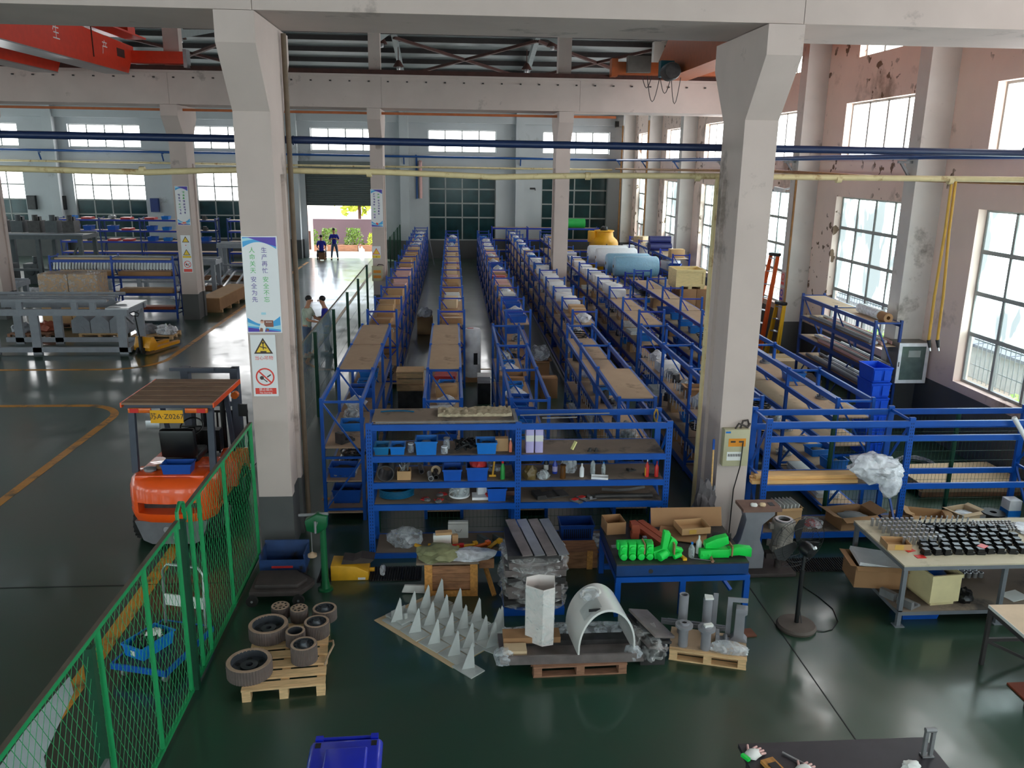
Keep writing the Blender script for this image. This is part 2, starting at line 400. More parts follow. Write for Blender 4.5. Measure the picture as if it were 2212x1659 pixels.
# back wall (y = 49.2)
BW = [-27.5, -21.0, -14.35, -7.9, -1.36, 5.15]
holes = []
for x in BW:
    holes.append((x, x + 3.85, 5.98, 7.2))
    if x != -7.9: holes.append((x, x + 3.85, 1.05, 4.75))
holes.append((-8.3, -4.1, 0.0, 4.75))
struct('wall_back', wall_with_holes('y', YB, YB + 0.3, XL, XR, 0, 12, holes), m_wallb)
struct('trim_2', MB().box(XL, -8.5, YB - 0.012, YB, 0, 1.05).box(-4.0, XR, YB - 0.012, YB, 0, 1.05), m_dado)
for x in BW:
    window('y', YB + 0.2, x, x + 3.85, 5.98, 7.2, 4, (6.6,), (m_panew, m_panew))
    if x == -7.9: continue
    dark = x > -5
    window('y', YB + 0.2, x, x + 3.85, 1.05, 4.75, 4, (2.35, 3.15, 3.95), (m_paned, m_paned, m_paned, m_paned) if dark else (m_paned, m_paned, m_panew, m_panew))
for x in [-28.6, -22.1, -15.6, -9.1, -2.95, 3.6]:
    o = struct('pillar', MB().box(x, x + 0.5, YB - 0.45, YB, 0, 11), m_wallb)
    obj('pillar_base', MB().box(x - 0.008, x + 0.508, YB - 0.458, YB, 0, 1.05), m_dado, o)
struct('trim_3', MB().box(XL, XR, YB - 0.3, YB, 7.55, 8.0), m_wallb)

# roller shutter door, half open
m_shut = mat('shutter_grey', (92, 100, 98), 0.5, var=0.05)
b = MB()
for k in range(16): b.prism([(YB + 0.1, 2.95 + k * 0.115), (YB + 0.14, 2.99 + k * 0.115), (YB + 0.14, 3.03 + k * 0.115), (YB + 0.1, 3.065 + k * 0.115), (YB + 0.16, 3.065 + k * 0.115), (YB + 0.16, 2.95 + k * 0.115)], -8.3, -4.1, 'x')
d1 = struct('door_1', b, m_shut)
obj('door_guide', MB().box(-8.4, -8.28, YB + 0.02, YB + 0.2, 0, 4.75), m_steeldk, d1); obj('door_guide', MB().box(-4.12, -4.0, YB + 0.02, YB + 0.2, 0, 4.75), m_steeldk, d1)
obj('shutter_box', MB().box(-8.6, -3.9, YB - 0.35, YB - 0.01, 4.75, 5.4), m_shut, d1)

# walls out of view: left gable, wall behind the camera (same windows go on around the hall)
LW = [15.55 + 6.1 * k for k in range(-3, 6)]
holes = []
for y in LW: holes += [(y - RWW, y, 1.37, 4.75), (y - RWW, y, 5.72, 7.05)]
struct('wall_left', wall_with_holes('x', XL - 0.3, XL, YF, YB + 0.3, 0, 12, holes), m_wallb)
for y in LW:
    if y < YB:
        window('x', XL - 0.2, y - RWW, y, 1.37, 4.75, 2, (), (m_pane,)); window('x', XL - 0.2, y - RWW, y, 5.72, 7.05, 2, (), (m_panew,))
holes = [(x, x + 3.85, 1.4, 4.75) for x in BW] + [(x, x + 3.85, 5.98, 7.2) for x in BW]
struct('wall_front', wall_with_holes('y', YF - 0.3, YF, XL, XR, 0, 12, holes), m_wallb)
for x in BW:
    window('y', YF - 0.2, x, x + 3.85, 1.4, 4.75, 2, (), (m_pane,)); window('y', YF - 0.2, x, x + 3.85, 5.98, 7.2, 2, (), (m_panew,))

# ---------------------------------------------------------------- columns with crane corbels
def column(xl, xr, yf, label_z=1.02):
    d = 0.9; c = 0.58
    prof = [(yf, 0), (yf + d, 0), (yf + d, 6.07), (yf + d + c, 6.8), (yf + d + c, 7.15), (yf, 7.15)]
    prof = [(yf, 0), (yf + d, 0), (yf + d, 6.07), (yf + d + c, 6.8), (yf + d + c, 7.15), (yf - c, 7.15), (yf - c, 6.8), (yf, 6.07)]
    b = MB().prism(prof, xl + 0.05, xr - 0.05, 'x')
    for x0, x1 in ((xl, xl + 0.05), (xr - 0.05, xr)):       # flanges either side of a recessed web
        b.box(x0, x1, yf, yf + 0.18, 0, 5.3); b.box(x0, x1, yf + d - 0.18, yf + d, 0, 5.3)
        b.prism([(yf, 5.3), (yf + d, 5.3), (yf + d, 6.07), (yf + d + c, 6.8), (yf + d + c, 7.15), (yf - c, 7.15), (yf - c, 6.8), (yf, 6.07)], x0, x1, 'x')
    b.box(xl + 0.02, xr - 0.02, yf + 0.25, yf + 0.65, 7.15, 10.2)
    o = struct('column', b, m_conc)
    if label_z: obj('column_base', MB().box(xl - 0.006, xr + 0.006, yf - 0.006, yf + 0.19, 0, 0.9).box(xl - 0.006, xr + 0.006, yf + d - 0.19, yf + d + 0.006, 0, 0.9).box(xl + 0.044, xr - 0.044, yf + 0.19, yf + d - 0.19, 0, 0.9), m_dado, o)
    return o
col_l = column(-2.735, -2.275, 11.15)
col_r = column(3.81, 4.26, 11.15, False)
for x in (-9.2, -15.7, -22.2): column(x - 0.23, x + 0.23, 11.15)
for x0, x1 in ((-22.4, -21.9), (-15.95, -15.4), (-9.41, -8.87), (-2.79, -2.36), (3.57, 4.06)): column(x0, x1, 29.6)
# crane beams carried on the corbels, with rails
def crane_beam(y0, name):
    for x0, x1 in zip([XL, -22.1, -15.6, -9.1, -2.3, 4.25], [-22.1, -15.6, -9.1, -2.3, 4.25, XR]):
        o = struct('beam', MB().box(x0 + 0.004, x1 - 0.004, y0, y0 + 1.62, 7.16, 8.12), m_conc)
    struct('beam_ledge', MB().box(XL, XR, y0 - 0.04, y0 + 0.3, 8.12, 8.2), m_conc)
    r = struct('crane_rail', MB().box(XL, XR, y0 - 0.02, y0 + 0.12, 8.2, 8.34), m_rust)
    b = MB()
    for k in range(60): b.cbox((XR - 0.3 - k * 0.62, y0 - 0.03, 7.98), (0.06, 0.05, 0.04))
    obj('rail_clip', b, m_steeldk, r)['kind'] = 'stuff'
crane_beam(10.6, 'near'); crane_beam(29.05, 'far')
struct('conductor_rail', MB().box(XL, 5.6, 29.6, 29.68, 6.98, 7.06), mat('conductor_orange', (176, 92, 40), 0.5))

# ---------------------------------------------------------------- roof: sheets, purlins, rafters, bracing
def roof(y0, y1, ze, zr):
    ym = (y0 + y1) / 2
    o = struct('roof', MB().prism([(y0, ze), (ym, zr), (y1, ze), (y1, ze + 0.15), (ym, zr + 0.15), (y0, ze + 0.15)], XL - 0.4, XR + 0.4, 'x'), m_roof)
    n = 6
    for s in (0, 1):
        for k in range(n):
            f = (k + 0.5) / n; y = y0 + (ym - y0) * f if s == 0 else y1 + (ym - y1) * f; z = ze + (zr - ze) * f
            obj('purlin', MB().box(XL, XR, y - 0.05, y + 0.05, z - 0.24, z - 0.02), m_steeldk, o)
    return o
m_raft = mat('rafter_grey', (132, 140, 140), 0.6, var=0.08)
rf = roof(30.0, YB + 0.5, 9.75, 11.6); roof(11.6, 30.0, 10.0, 11.6); roof(YF - 0.4, 11.6, 10.0, 11.6)
for x in (-22.1, -15.6, -9.1, -2.6, 3.9):
    obj('rafter', MB().bar((x, 30.2, 9.45), (x, 39.8, 11.2), 0.22, 0.34), m_raft, rf); obj('rafter', MB().bar((x, 39.8, 11.2), (x, 49.1, 9.45), 0.22, 0.34), m_raft, rf)
for x0 in (-15.6, -2.6, 3.9):
    for s in (0, 1):
        a, b_ = (x0, 46.6, 9.75), (x0 + 6.5, 40.6, 10.85)
        if s: a, b_ = (x0 + 6.5, 46.6, 9.75), (x0, 40.6, 10.85)
        obj('roof_brace', MB().bar(a, b_, 0.16, 0.12), m_rust, rf)
# lattice girder under the far eave
b = MB(); 
for x in [2.2 + 0.9 * k for k in range(9)]:
    b.bar((x, 47.6, 8.75), (x + 0.45, 47.6, 9.35), 0.06, 0.06, (0, 1, 0)); b.bar((x + 0.45, 47.6, 9.35), (x + 0.9, 47.6, 8.75), 0.06, 0.06, (0, 1, 0))
b.box(2.2, XR, 47.56, 47.64, 9.35, 9.43).box(2.2, XR, 47.56, 47.64, 8.67, 8.75)
obj('lattice_girder', b, m_steeldk, rf)['kind'] = 'stuff'

# ---------------------------------------------------------------- outside
m_out = mat('sunlit_concrete', (214, 204, 190), 0.8, var=0.06, scale=0.5)
struct('ground_outside', MB().box(-60, 70, 49.55, 110, -0.3, -0.06).box(10.35, 70, -30, 49.55, -0.3, -0.06), m_out)
struct('yard_wall', MB().box(-30, 20, 57, 57.3, -0.06, 1.68), mat('yard_wall_mauve', (84, 66, 74), 0.8, var=0.1, scale=0.6))
m_leafy = mat('shrub_leaf', (92, 120, 40), 0.7, var=0.5, scale=9)
m_leafy2 = mat('shrub_leaf_yellow', (170, 180, 60), 0.7, var=0.4, scale=9)
def shrub(loc, d, m, label, seed, n=420):
    rr = random.Random(seed); b = MB()
    for k in range(n):
        a = rr.uniform(0, 2 * PI); q = rr.random() ** 0.5; h = rr.random()
        p = Vector((math.cos(a) * q * d[0] / 2 * (1 - 0.4 * h), math.sin(a) * q * d[1] / 2 * (1 - 0.4 * h), h * d[2]))
        u = Vector((rr.uniform(-1, 1), rr.uniform(-1, 1), rr.uniform(0.1, 1.4))).normalized() * rr.uniform(0.12, 0.24) * (d[2] / 1.4); v = u.orthogonal().normalized() * u.length * 0.28
        b.add([p - v, p + u * 0.5 - v * 1.5, p + u, p + u * 0.5 + v * 1.5], [(0, 1, 2, 3)])
    t = thing('shrub', label, 'shrub', loc)
    o = obj('foliage', b, m, t); o['kind'] = 'stuff'
    obj('stem', MB().cyl((0, 0, -0.05), (0.05, 0, d[2] * 0.6), 0.04, 6), m_rust, t)
    return t

# ================================================================ blue shelving
m_blue = mat('rack_blue', (4, 78, 168), 0.4, var=0.08, scale=3)
m_bluedk = mat('rack_blue_royal', (8, 46, 160), 0.42, var=0.08, scale=3)
m_bslot = mat('slot_shadow_blue', (8, 34, 84), 0.6)
m_royal = mat('rack_royal_beam', (14, 26, 168), 0.42, var=0.06)
m_chip = mat('chipboard', (186, 158, 130), 0.8, var=0.07, scale=2.5, dirt=(120, 100, 80), dirt_amt=0.7)
m_chipdk = mat('chipboard_dusty', (128, 112, 98), 0.85, var=0.1, scale=2.5, dirt=(70, 64, 60), dirt_amt=0.75)
m_chipl = mat('chipboard_clean', (208, 182, 152), 0.8, var=0.05, scale=2.5)
m_dark = mat('black_plastic', (22, 22, 24), 0.5, var=0.2)
m_card = mat('cardboard', (186, 148, 106), 0.85, var=0.07, scale=3)
m_card2 = mat('cardboard_brown', (160, 120, 84), 0.85, var=0.08, scale=3)
m_card3 = mat('cardboard_pale', (206, 180, 146), 0.85, var=0.06, scale=3)
m_tape = mat('parcel_tape', (200, 160, 80), 0.3, var=0.05)
m_white = mat('white_paper', (226, 226, 222), 0.7, var=0.03)
m_binb = mat('tote_blue', (16, 116, 204), 0.42, var=0.06)
m_bind = mat('tote_dark_blue', (14, 82, 178), 0.42, var=0.06)
m_grey = mat('machined_grey', (132, 132, 134), 0.45, metal=0.3, var=0.15, scale=8)
m_greyd = mat('oily_dark_steel', (62, 60, 60), 0.5, metal=0.3, var=0.3, scale=8)
m_red = mat('red_pack', (186, 46, 48), 0.5, var=0.1)
m_pink = mat('pink_paper', (224, 178, 172), 0.7, var=0.05)
m_film = film('clear_bag', (220, 226, 232), 0.38); m_stretch = film('stretch_film', (226, 226, 226), 0.24)
m_filmw = film('milky_bag', (228, 230, 236), 0.8)
SHARE = {}
def shared(key, fn):
    if key not in SHARE:
        b = fn(); SHARE[key] = b.mesh(key[0] if isinstance(key, tuple) else key)
    return SHARE[key]
def box_mesh(nm, dx, dy, dz): return shared((nm, round(dx, 3), round(dy, 3), round(dz, 3)), lambda: MB().box(-dx / 2, dx / 2, -dy / 2, dy / 2, -dz / 2, dz / 2))

def rack(name, label, axis, stations, c0, c1, H, levels, boards, m=m_blue, top_beam=True, mb=m_chip, group=None, pw=0.06, bh=0.085, skip_beams=(), missing=()):
    """bolted shelving run: stations = frame positions along the run, c0/c1 = outer faces across it; every post, beam, board and brace is a part.
    boards: set of (bay, level index) that carry a board"""
    L = {'y': lambda u, c, z: (c, u, z), 'x': lambda u, c, z: (u, c, z)}[axis]
    u0 = stations[0]; cm = (c0 + c1) / 2
    base = Vector(L(u0, cm, 0)); t = thing(name, label, 'shelving', base, 0, group)
    def loc(u, c, z): return Vector(L(u, c, z)) - base
    def sz(du, dc, dz): return (dc, du, dz) if axis == 'y' else (du, dc, dz)
    for u in stations:
        for c in (c0 + 0.025, c1 - 0.025):
            obj('post', box_mesh('post', *sz(pw, 0.05, H)), m, t, loc(u, c, H / 2))
        b = MB(); q = (c1 - c0) - 0.08
        for z in (0.18, H * 0.52, H - 0.06): b.box(*( (-q / 2, q / 2, -0.015, 0.015) if axis == 'y' else (-0.015, 0.015, -q / 2, q / 2)), z - 0.018, z + 0.018)
        for z0, z1, s in ((0.2, H * 0.5, 1), (H * 0.54, H - 0.08, -1)):
            b.bar(L(0, -q / 2 * s, z0), L(0, q / 2 * s, z1), 0.025, 0.03, L(1, 0, 0))
        obj('frame_brace', b, m, t, loc(u, cm, 0))
    for i in range(len(stations) - 1):
        ua, ub = stations[i] + pw / 2, stations[i + 1] - pw / 2; du = ub - ua; um = (ua + ub) / 2
        lv = list(enumerate(levels)) + ([(99, H - 0.03)] if top_beam else [])
        for j, z in lv:
            if (i, j) in missing: continue
            for c in (c0 + 0.02, c1 - 0.02):
                obj('beam', box_mesh('beam', *sz(du, 0.04, bh)), m if (i, j) not in skip_beams else m_royal, t, loc(um, c, z - bh / 2))
            if (i, j) in boards:
                obj('shelf_board', box_mesh('shelf_board', *sz(du - 0.002, c1 - c0 - 0.082, 0.02)), boards[(i, j)] if isinstance(boards, dict) else mb, t, loc(um, cm, z - 0.01))
    return t

NEAR = [12.34, 14.3, 16.32, 18.4]
FAR = [20.25 + 2.03 * k for k in range(14)]
ROWN = ['rack row along the mesh fence', 'second rack row from the mesh fence', 'third rack row from the mesh fence', 'fourth rack row with long bare boards', 'fifth rack row near the window side', 'sixth rack row near the window side']
ROWS_NEAR = [(-2.03, -1.38), (-0.47, 0.15), (0.87, 1.5), (2.55, 3.17), (4.24, 4.88), (6.0, 6.62)]
ROWS_FAR = [(-2.1, -1.35), (-0.38, 0.3), (1.28, 1.93), (2.93, 3.57), (4.6, 5.28), (6.2, 6.84)]
NLV = [0.12, 0.65, 1.2, 1.66]
nb = lambda *p: {q: m_chip for q in p}
allb = lambda n, *lv: {(i, j): m_chip for i in range(n) for j in lv}
near_boards = [allb(3, 0, 1, 2) | nb((1, 99), (2, 99)), allb(3, 0, 1, 2) | nb((1, 99), (2, 99)), allb(3, 0, 1, 2), nb((0, 0), (0, 1), (0, 2), (0, 99), (1, 0), (1, 1), (1, 2), (1, 3), (2, 0), (2, 1), (2, 2), (2, 3)), allb(3, 0, 1, 2), allb(3, 0, 1, 2, 3)]
for r, (c0, c1) in enumerate(ROWS_NEAR):
    lv = list(NLV) if r in (3, 5) else NLV[:3]
    st = NEAR if r != 5 else [12.2, 14.2, 16.35, 18.5]
    rack('shelving_run', 'blue steel shelving run, front part of the ' + ROWN[r], 'y', st, c0, c1, 2.0, lv, near_boards[r], group='blue shelving runs')
FLV = [0.12, 0.6, 1.1, 1.62]
FAR_N = [14, 13, 13, 14, 13, 5]
for r, (c0, c1) in enumerate(ROWS_FAR):
    n = FAR_N[r]
    rack('shelving_run', 'blue steel shelving run, rear part of the ' + ROWN[r], 'y', FAR[:n], c0, c1, 2.0, FLV, allb(n - 1, 0, 1, 2, 3), m=m_bluedk, top_beam=False, group='blue shelving runs')
# hanging white label cards along the shelf edges
def cards(r, runs, stn, levels, nper, p):
    root = [o for o in COL.objects if o.name.startswith('shelving_run') and o['label'].endswith(('front part of the ' if runs is ROWS_NEAR else 'rear part of the ') + ROWN[r])][0]
    c0 = runs[r][0]
    for i in range(len(stn) - 1):
        for z in levels:
            for k in range(nper):
                if R.random() < p:
                    y = stn[i] + 0.15 + (stn[i + 1] - stn[i] - 0.3) * (k + R.uniform(-0.2, 0.2)) / (nper - 1)
                    obj('label_card', box_mesh('label_card', 0.004, 0.05, 0.17), m_white, root, Vector((c0 - 0.004, y, z - 0.13)) - root.location)
cards(3, ROWS_NEAR, NEAR, (0.65, 1.2), 9, 0.8); cards(4, ROWS_NEAR, NEAR, (0.65, 1.2, 1.55), 10, 0.85)
cards(2, ROWS_FAR, FAR[:6], (1.1,), 6, 0.4); cards(3, ROWS_FAR, FAR[:6], (1.1, 1.62), 8, 0.7); cards(4, ROWS_FAR, FAR[:5], (1.1, 1.62), 8, 0.8); cards(5, ROWS_FAR, FAR[:5], (1.1,), 8, 0.7)

# ---------------------------------------------------------------- kinds of stored goods (one of each kind, then copied)
def carton(w, d, h, m=m_card, tape=True, nm='carton'):
    b = MB().box(-w / 2, w / 2, -d / 2, d / 2, 0, h)
    o = obj(nm, b, m, bevel=0.006)
    if tape: obj('tape', MB().box(-w / 2 - 0.001, w / 2 + 0.001, -0.025, 0.025, h * 0.8, h + 0.002), m_tape, o)
    return o
def open_carton(w, d, h, m=m_card, fl=0.6, nm='open_carton', fill=None, t=0.006):
    o = obj(nm, MB().open_box(-w / 2, w / 2, -d / 2, d / 2, 0, h, t), m)
    if fl:
        for s in (-1, 1):
            obj('flap', MB().bar((s * w / 2, 0, h), (s * (w / 2 + w * 0.22 * fl), 0, h + w * 0.12 * (fl - 0.4)), d * 0.98, t), m, o)
            obj('flap', MB().bar((0, s * d / 2, h), (0, s * (d / 2 + d * 0.22 * fl), h - d * 0.08), w * 0.98, t), m, o)
    if fill is not None: obj('contents', MB().blob((0, 0, h * 0.35), (w * 0.9, d * 0.9, h * 0.5), 3, 0.2), fill, o)['kind'] = 'stuff'
    return o
def tote(w, d, h, m=m_binb, fill=m_greyd, nm='storage_bin', ribs=True):
    """tapered open bin: walls, rolled rim, contents"""
    b = MB(); t = 0.008; lo = (w / 2 * 0.9, d / 2 * 0.9); hi = (w / 2, d / 2)
    for (x, y), inner in (((0, 0), 0),):
        vs = [(-lo[0], -lo[1], 0), (lo[0], -lo[1], 0), (lo[0], lo[1], 0), (-lo[0], lo[1], 0), (-hi[0], -hi[1], h), (hi[0], -hi[1], h), (hi[0], hi[1], h), (-hi[0], hi[1], h)]
        vi = [(-lo[0] + t, -lo[1] + t, t), (lo[0] - t, -lo[1] + t, t), (lo[0] - t, lo[1] - t, t), (-lo[0] + t, lo[1] - t, t), (-hi[0] + t, -hi[1] + t, h), (hi[0] - t, -hi[1] + t, h), (hi[0] - t, hi[1] - t, h), (-hi[0] + t, hi[1] - t, h)]
        b.add(vs + vi, [(3, 2, 1, 0), (0, 1, 5, 4), (1, 2, 6, 5), (2, 3, 7, 6), (3, 0, 4, 7), (8, 9, 10, 11), (13, 9, 8, 12), (14, 10, 9, 13), (15, 11, 10, 14), (12, 8, 11, 15), (4, 5, 13, 12), (5, 6, 14, 13), (6, 7, 15, 14), (7, 4, 12, 15)])
    o = obj(nm, b, m)
    rim = MB().box(-hi[0] - 0.01, hi[0] + 0.01, -hi[1] - 0.01, -hi[1], h - 0.02, h).box(-hi[0] - 0.01, hi[0] + 0.01, hi[1], hi[1] + 0.01, h - 0.02, h).box(-hi[0] - 0.01, -hi[0], -hi[1], hi[1], h - 0.02, h).box(hi[0], hi[0] + 0.01, -hi[1], hi[1], h - 0.02, h)
    obj('rim', rim, m, o)
    if fill is not None: obj('contents', MB().blob((0, 0, h * 0.3), (w * 0.84, d * 0.84, h * 0.5), 5, 0.3, 4), fill, o)['kind'] = 'stuff'
    return o
def bag(w, d, h, m=m_filmw, seed=1, nm='plastic_bag', inner=None):
    o = obj(nm, MB().blob((0, 0, 0), (w, d, h), seed, 0.3, 2.2, 3), m)
    if inner is not None: obj('contents', MB().blob((0, 0, 0.01), (w * 0.75, d * 0.75, h * 0.7), seed + 3, 0.25, 3, 2), inner, o)
    return o
def stack(w, d, n, th, m=m_white, nm='sheet_stack', m2=None):
    o = None; rr = random.Random(n)
    b = MB()
    for k in range(n):
        b.cbox((rr.uniform(-.012, .012), rr.uniform(-.012, .012), th * (k + 0.5)), (w, d, th * 0.86), rr.uniform(-0.04, 0.04))
    return obj(nm, b, m)
def flange(r, h, m=m_grey, nm='flange_part'):
    o = obj(nm, MB().lathe([(r * 0.35, 0), (r, 0), (r, h * 0.3), (r * 0.6, h * 0.32), (r * 0.55, h), (r * 0.35, h), (r * 0.35, 0)], n=14), m)
    b = MB()
    for k in range(6): b.cyl((r * 0.8 * math.cos(k * PI / 3), r * 0.8 * math.sin(k * PI / 3), h * 0.3), (r * 0.8 * math.cos(k * PI / 3), r * 0.8 * math.sin(k * PI / 3), h * 0.42), r * 0.09, 6)
    obj('bolt', b, m_greyd, o)['kind'] = 'stuff'
    return o
def bracket(w, d, h, m=m_greyd, nm='steel_bracket'):
    b = MB().prism([(-w / 2, 0), (w / 2, 0), (w / 2, h * 0.25), (-w / 2 + w * 0.3, h * 0.3), (-w / 2 + w * 0.25, h), (-w / 2, h)], -d / 2, d / 2, 'y')
    b.cyl((w * 0.2, -d / 2 - 0.01, h * 0.35), (w * 0.2, d / 2 + 0.01, h * 0.35), h * 0.2, 8)
    return obj(nm, b, m)
protos = {}
def proto(key, fn):
    if key not in protos:
        o = fn(); COL_unlink(o); protos[key] = o
    return protos[key]
def COL_unlink(o):
    for ch in list(o.children): COL_unlink(ch)
    COL.objects.unlink(o)
def put(key, fn, label, cat, loc, rz=0.0, group=None, scale=None):
    o = dup(proto(key, fn), loc, rz); tag(o, label, cat, group)
    if scale: o.scale = scale
    return o
KINDS = {
    'carton': ('brown closed carton', 'carton', lambda: carton(0.42, 0.34, 0.24)),
    'cartonf': ('flat brown carton', 'carton', lambda: carton(0.48, 0.5, 0.1, m_card2)),
    'cartonp': ('pale closed carton', 'carton', lambda: carton(0.36, 0.4, 0.2, m_card3)),
    'opencarton': ('open brown carton', 'carton', lambda: open_carton(0.4, 0.34, 0.2, m_card2, 0.7, fill=m_greyd)),
    'bin': ('light blue storage bin', 'bin', lambda: tote(0.36, 0.3, 0.15)),
    'bind': ('deep blue storage bin', 'bin', lambda: tote(0.46, 0.34, 0.2, m_bind)),
    'bag': ('milky plastic bag of parts', 'bag', lambda: bag(0.36, 0.38, 0.2, m_filmw, 2, inner=m_grey)),
    'bag2': ('clear plastic bag of dark parts', 'bag', lambda: bag(0.32, 0.34, 0.2, m_film, 5, inner=m_greyd)),
    'boxw': ('white bagged box', 'box', lambda: carton(0.46, 0.42, 0.26, m_filmwhite, False, 'white_box')),
    'stackw': ('stack of white sheets', 'sheets', lambda: stack(0.42, 0.5, 7, 0.016)),
    'stackp': ('stack of pinkish card sheets', 'sheets', lambda: stack(0.46, 0.5, 6, 0.018, m_pink)),
    'red': ('flat red packet', 'packet', lambda: stack(0.46, 0.4, 3, 0.03, m_red, 'red_packet')),
    'flange': ('grey machined flange', 'machine part', lambda: flange(0.12, 0.14)),
    'bracket': ('dark steel bracket', 'machine part', lambda: bracket(0.3, 0.16, 0.2)),
    'coil': ('coil of dark hose', 'hose', lambda: obj('hose_coil', MB().tube([(0.13 * math.cos(a * 0.5) * (1 + 0.02 * a), 0.13 * math.sin(a * 0.5) * (1 + 0.02 * a), 0.02 + 0.004 * a) for a in range(50)], 0.014, 6), m_dark)),
}
m_filmwhite = mat('white_wrap', (222, 222, 224), 0.35, var=0.05, bump=0.3, scale=10)
ORD = ['first', 'second', 'third', 'fourth', 'fifth', 'sixth', 'seventh', 'eighth', 'ninth', 'tenth', 'eleventh', 'twelfth', 'thirteenth', 'last']
RSH = ['fence-side rack row', 'second rack row', 'third rack row', 'fourth rack row', 'fifth rack row', 'sixth rack row']
LEVN = {0: 'lowest', 1: 'second', 2: 'third', 3: 'fourth', 99: 'topmost'}
GRP = {}
def shelve(r, rear, bay, lev, z, kinds, half=None, dx=0.0):
    runs = ROWS_FAR if rear else ROWS_NEAR; st = FAR if rear else NEAR
    c0, c1 = runs[r]; cm = (c0 + c1) / 2; n = len(kinds)
    for k, kd in enumerate(kinds):
        if kd is None: continue
        adj, cat, fn = KINDS[kd]
        y = st[bay] + (st[bay + 1] - st[bay]) * (k + 0.5) / n + R.uniform(-0.05, 0.05)
        place = ['near end', 'far end'] if n == 2 else (['near end', 'middle', 'far end'] if n == 3 else (['middle'] if n == 1 else ['near end', 'near middle', 'far middle', 'far end']))
        lab = '%s, %s, %s shelf, %s %s bay, %s' % (adj, place[k], LEVN[lev], ORD[bay], 'rear' if rear else 'front', RSH[r])
        s = R.uniform(0.86, 1.04)
        put(kd, fn, lab, cat, (cm + R.uniform(-0.05, 0.05) + dx, y, z + 0.001), R.uniform(-0.12, 0.12) if kd not in ('bracket', 'flange') else R.uniform(-1, 1), 'goods on the %s' % RSH[r], (s, s, s * R.uniform(0.8, 1.2)))
pal_far = [
    ['carton', 'cartonf', 'stackp', 'cartonp', 'cartonf', 'carton', 'opencarton'],
    ['red', 'cartonf', 'stackp', 'stackw', 'cartonp', 'bag', 'cartonf', 'carton'],
    ['carton', 'cartonf', 'stackp', 'bag', 'stackw', 'bind', 'red'],
    ['boxw', 'bag', 'boxw', 'carton', 'bin', 'boxw', 'stackw'],
    ['boxw', 'carton', 'bag', 'bin', 'boxw', 'cartonp'],
    [None, 'carton', None, 'bag', 'flange']]
low = ['bag2', 'bracket', 'bin', 'flange', 'carton', 'bag', 'bind', 'opencarton', 'coil', 'stackw']
for r in range(6):
    for b_ in range(FAR_N[r] - 1):
        p = pal_far[r]
        if r == 5: top = [R.choice(p)] if b_ > 2 else []
        elif r == 4 and b_ < 2: top = []
        elif r == 4 and b_ < 5: top = ['boxw', 'boxw', 'boxw']
        elif r == 3 and b_ in (1, 2, 3): top = ['boxw', 'boxw', 'boxw']
        elif b_ >= 9 and r < 4: top = [R.choice(['bag', 'bag', 'bin', 'bag2']) for _ in range(3)]
        else: top = [R.choice(p), R.choice(p), R.choice(p)]
        if r < 2 and b_ < 9: top = [x if R.random() < 0.75 else 'cartonf' for x in top]
        shelve(r, True, b_, 3, FLV[3], top)
        if b_ < 9:
            shelve(r, True, b_, 2, FLV[2], [R.choice(low), R.choice(low)])
            shelve(r, True, b_, 1, FLV[1], [R.choice(low)] if b_ > 3 else [R.choice(low), R.choice(low)])
        if b_ < 4: shelve(r, True, b_, 0, FLV[0], [R.choice(low), R.choice(low)])
# front runs
NC = {0: [['bracket', 'bin', 'bag2'], ['bag', 'bind', 'bin'], ['bin', 'bracket', 'bag']], 1: [['bind', 'bag', 'stackw'], ['bag', 'carton', 'bin'], ['red', 'stackp', 'bag']],
      2: [['bin', 'bin', 'bind', 'bin'], ['bind', 'bag', 'bin', 'opencarton'], ['bin', 'bag', 'bin', 'bag2']], 3: [['bag2', 'bracket', 'flange'], ['bracket', 'bin', 'bag2'], ['bag', 'flange', 'bracket']],
      4: [['bag', 'bin', 'bag2', 'flange'], ['bag', 'opencarton', 'bag2', 'bracket'], ['bag2', 'boxw', 'flange', 'bag']], 5: [[None, 'flange', None], ['bin', None, 'flange'], ['bracket', 'bin', None]]}
for r in range(6):
    for b_ in range(3):
        shelve(r, False, b_, 2, NLV[2] if r != 5 else NLV[3], NC[r][b_])
        rr = [R.choice(low), R.choice(low), R.choice(low)]
        shelve(r, False, b_, 1, NLV[1], rr)
        shelve(r, False, b_, 0, NLV[0], [R.choice(low), R.choice(low)])

# ---------------------------------------------------------------- front cross racks beside the columns
ALV = [0.07, 0.82, 1.15, 1.54, 2.0]
rackA = rack('front_rack', 'blue two-bay parts rack between the two white columns, dusty boards on top', 'x', [-1.16, 0.9, 3.03], 10.97, 11.67, 2.02, ALV,
     {(0, 0): m_chipdk, (1, 0): m_chipdk, (0, 1): m_chipdk, (1, 1): m_chipdk, (0, 2): m_chipdk, (1, 2): m_chipdk, (0, 3): m_chipdk, (1, 3): m_chipl}, top_beam=False, pw=0.085, bh=0.085, skip_beams={(0, 2)})
rackB = rack('front_rack', 'blue parts rack in front of the window bay, long timber boards on it', 'x', [4.52, 6.64, 8.78], 11.1, 11.75, 2.0, [0.22, 0.98, 1.73, 1.95],
     {(0, 0): m_chipdk, (1, 0): m_chipdk, (0, 1): m_chip}, top_beam=False, pw=0.085, bh=0.085)

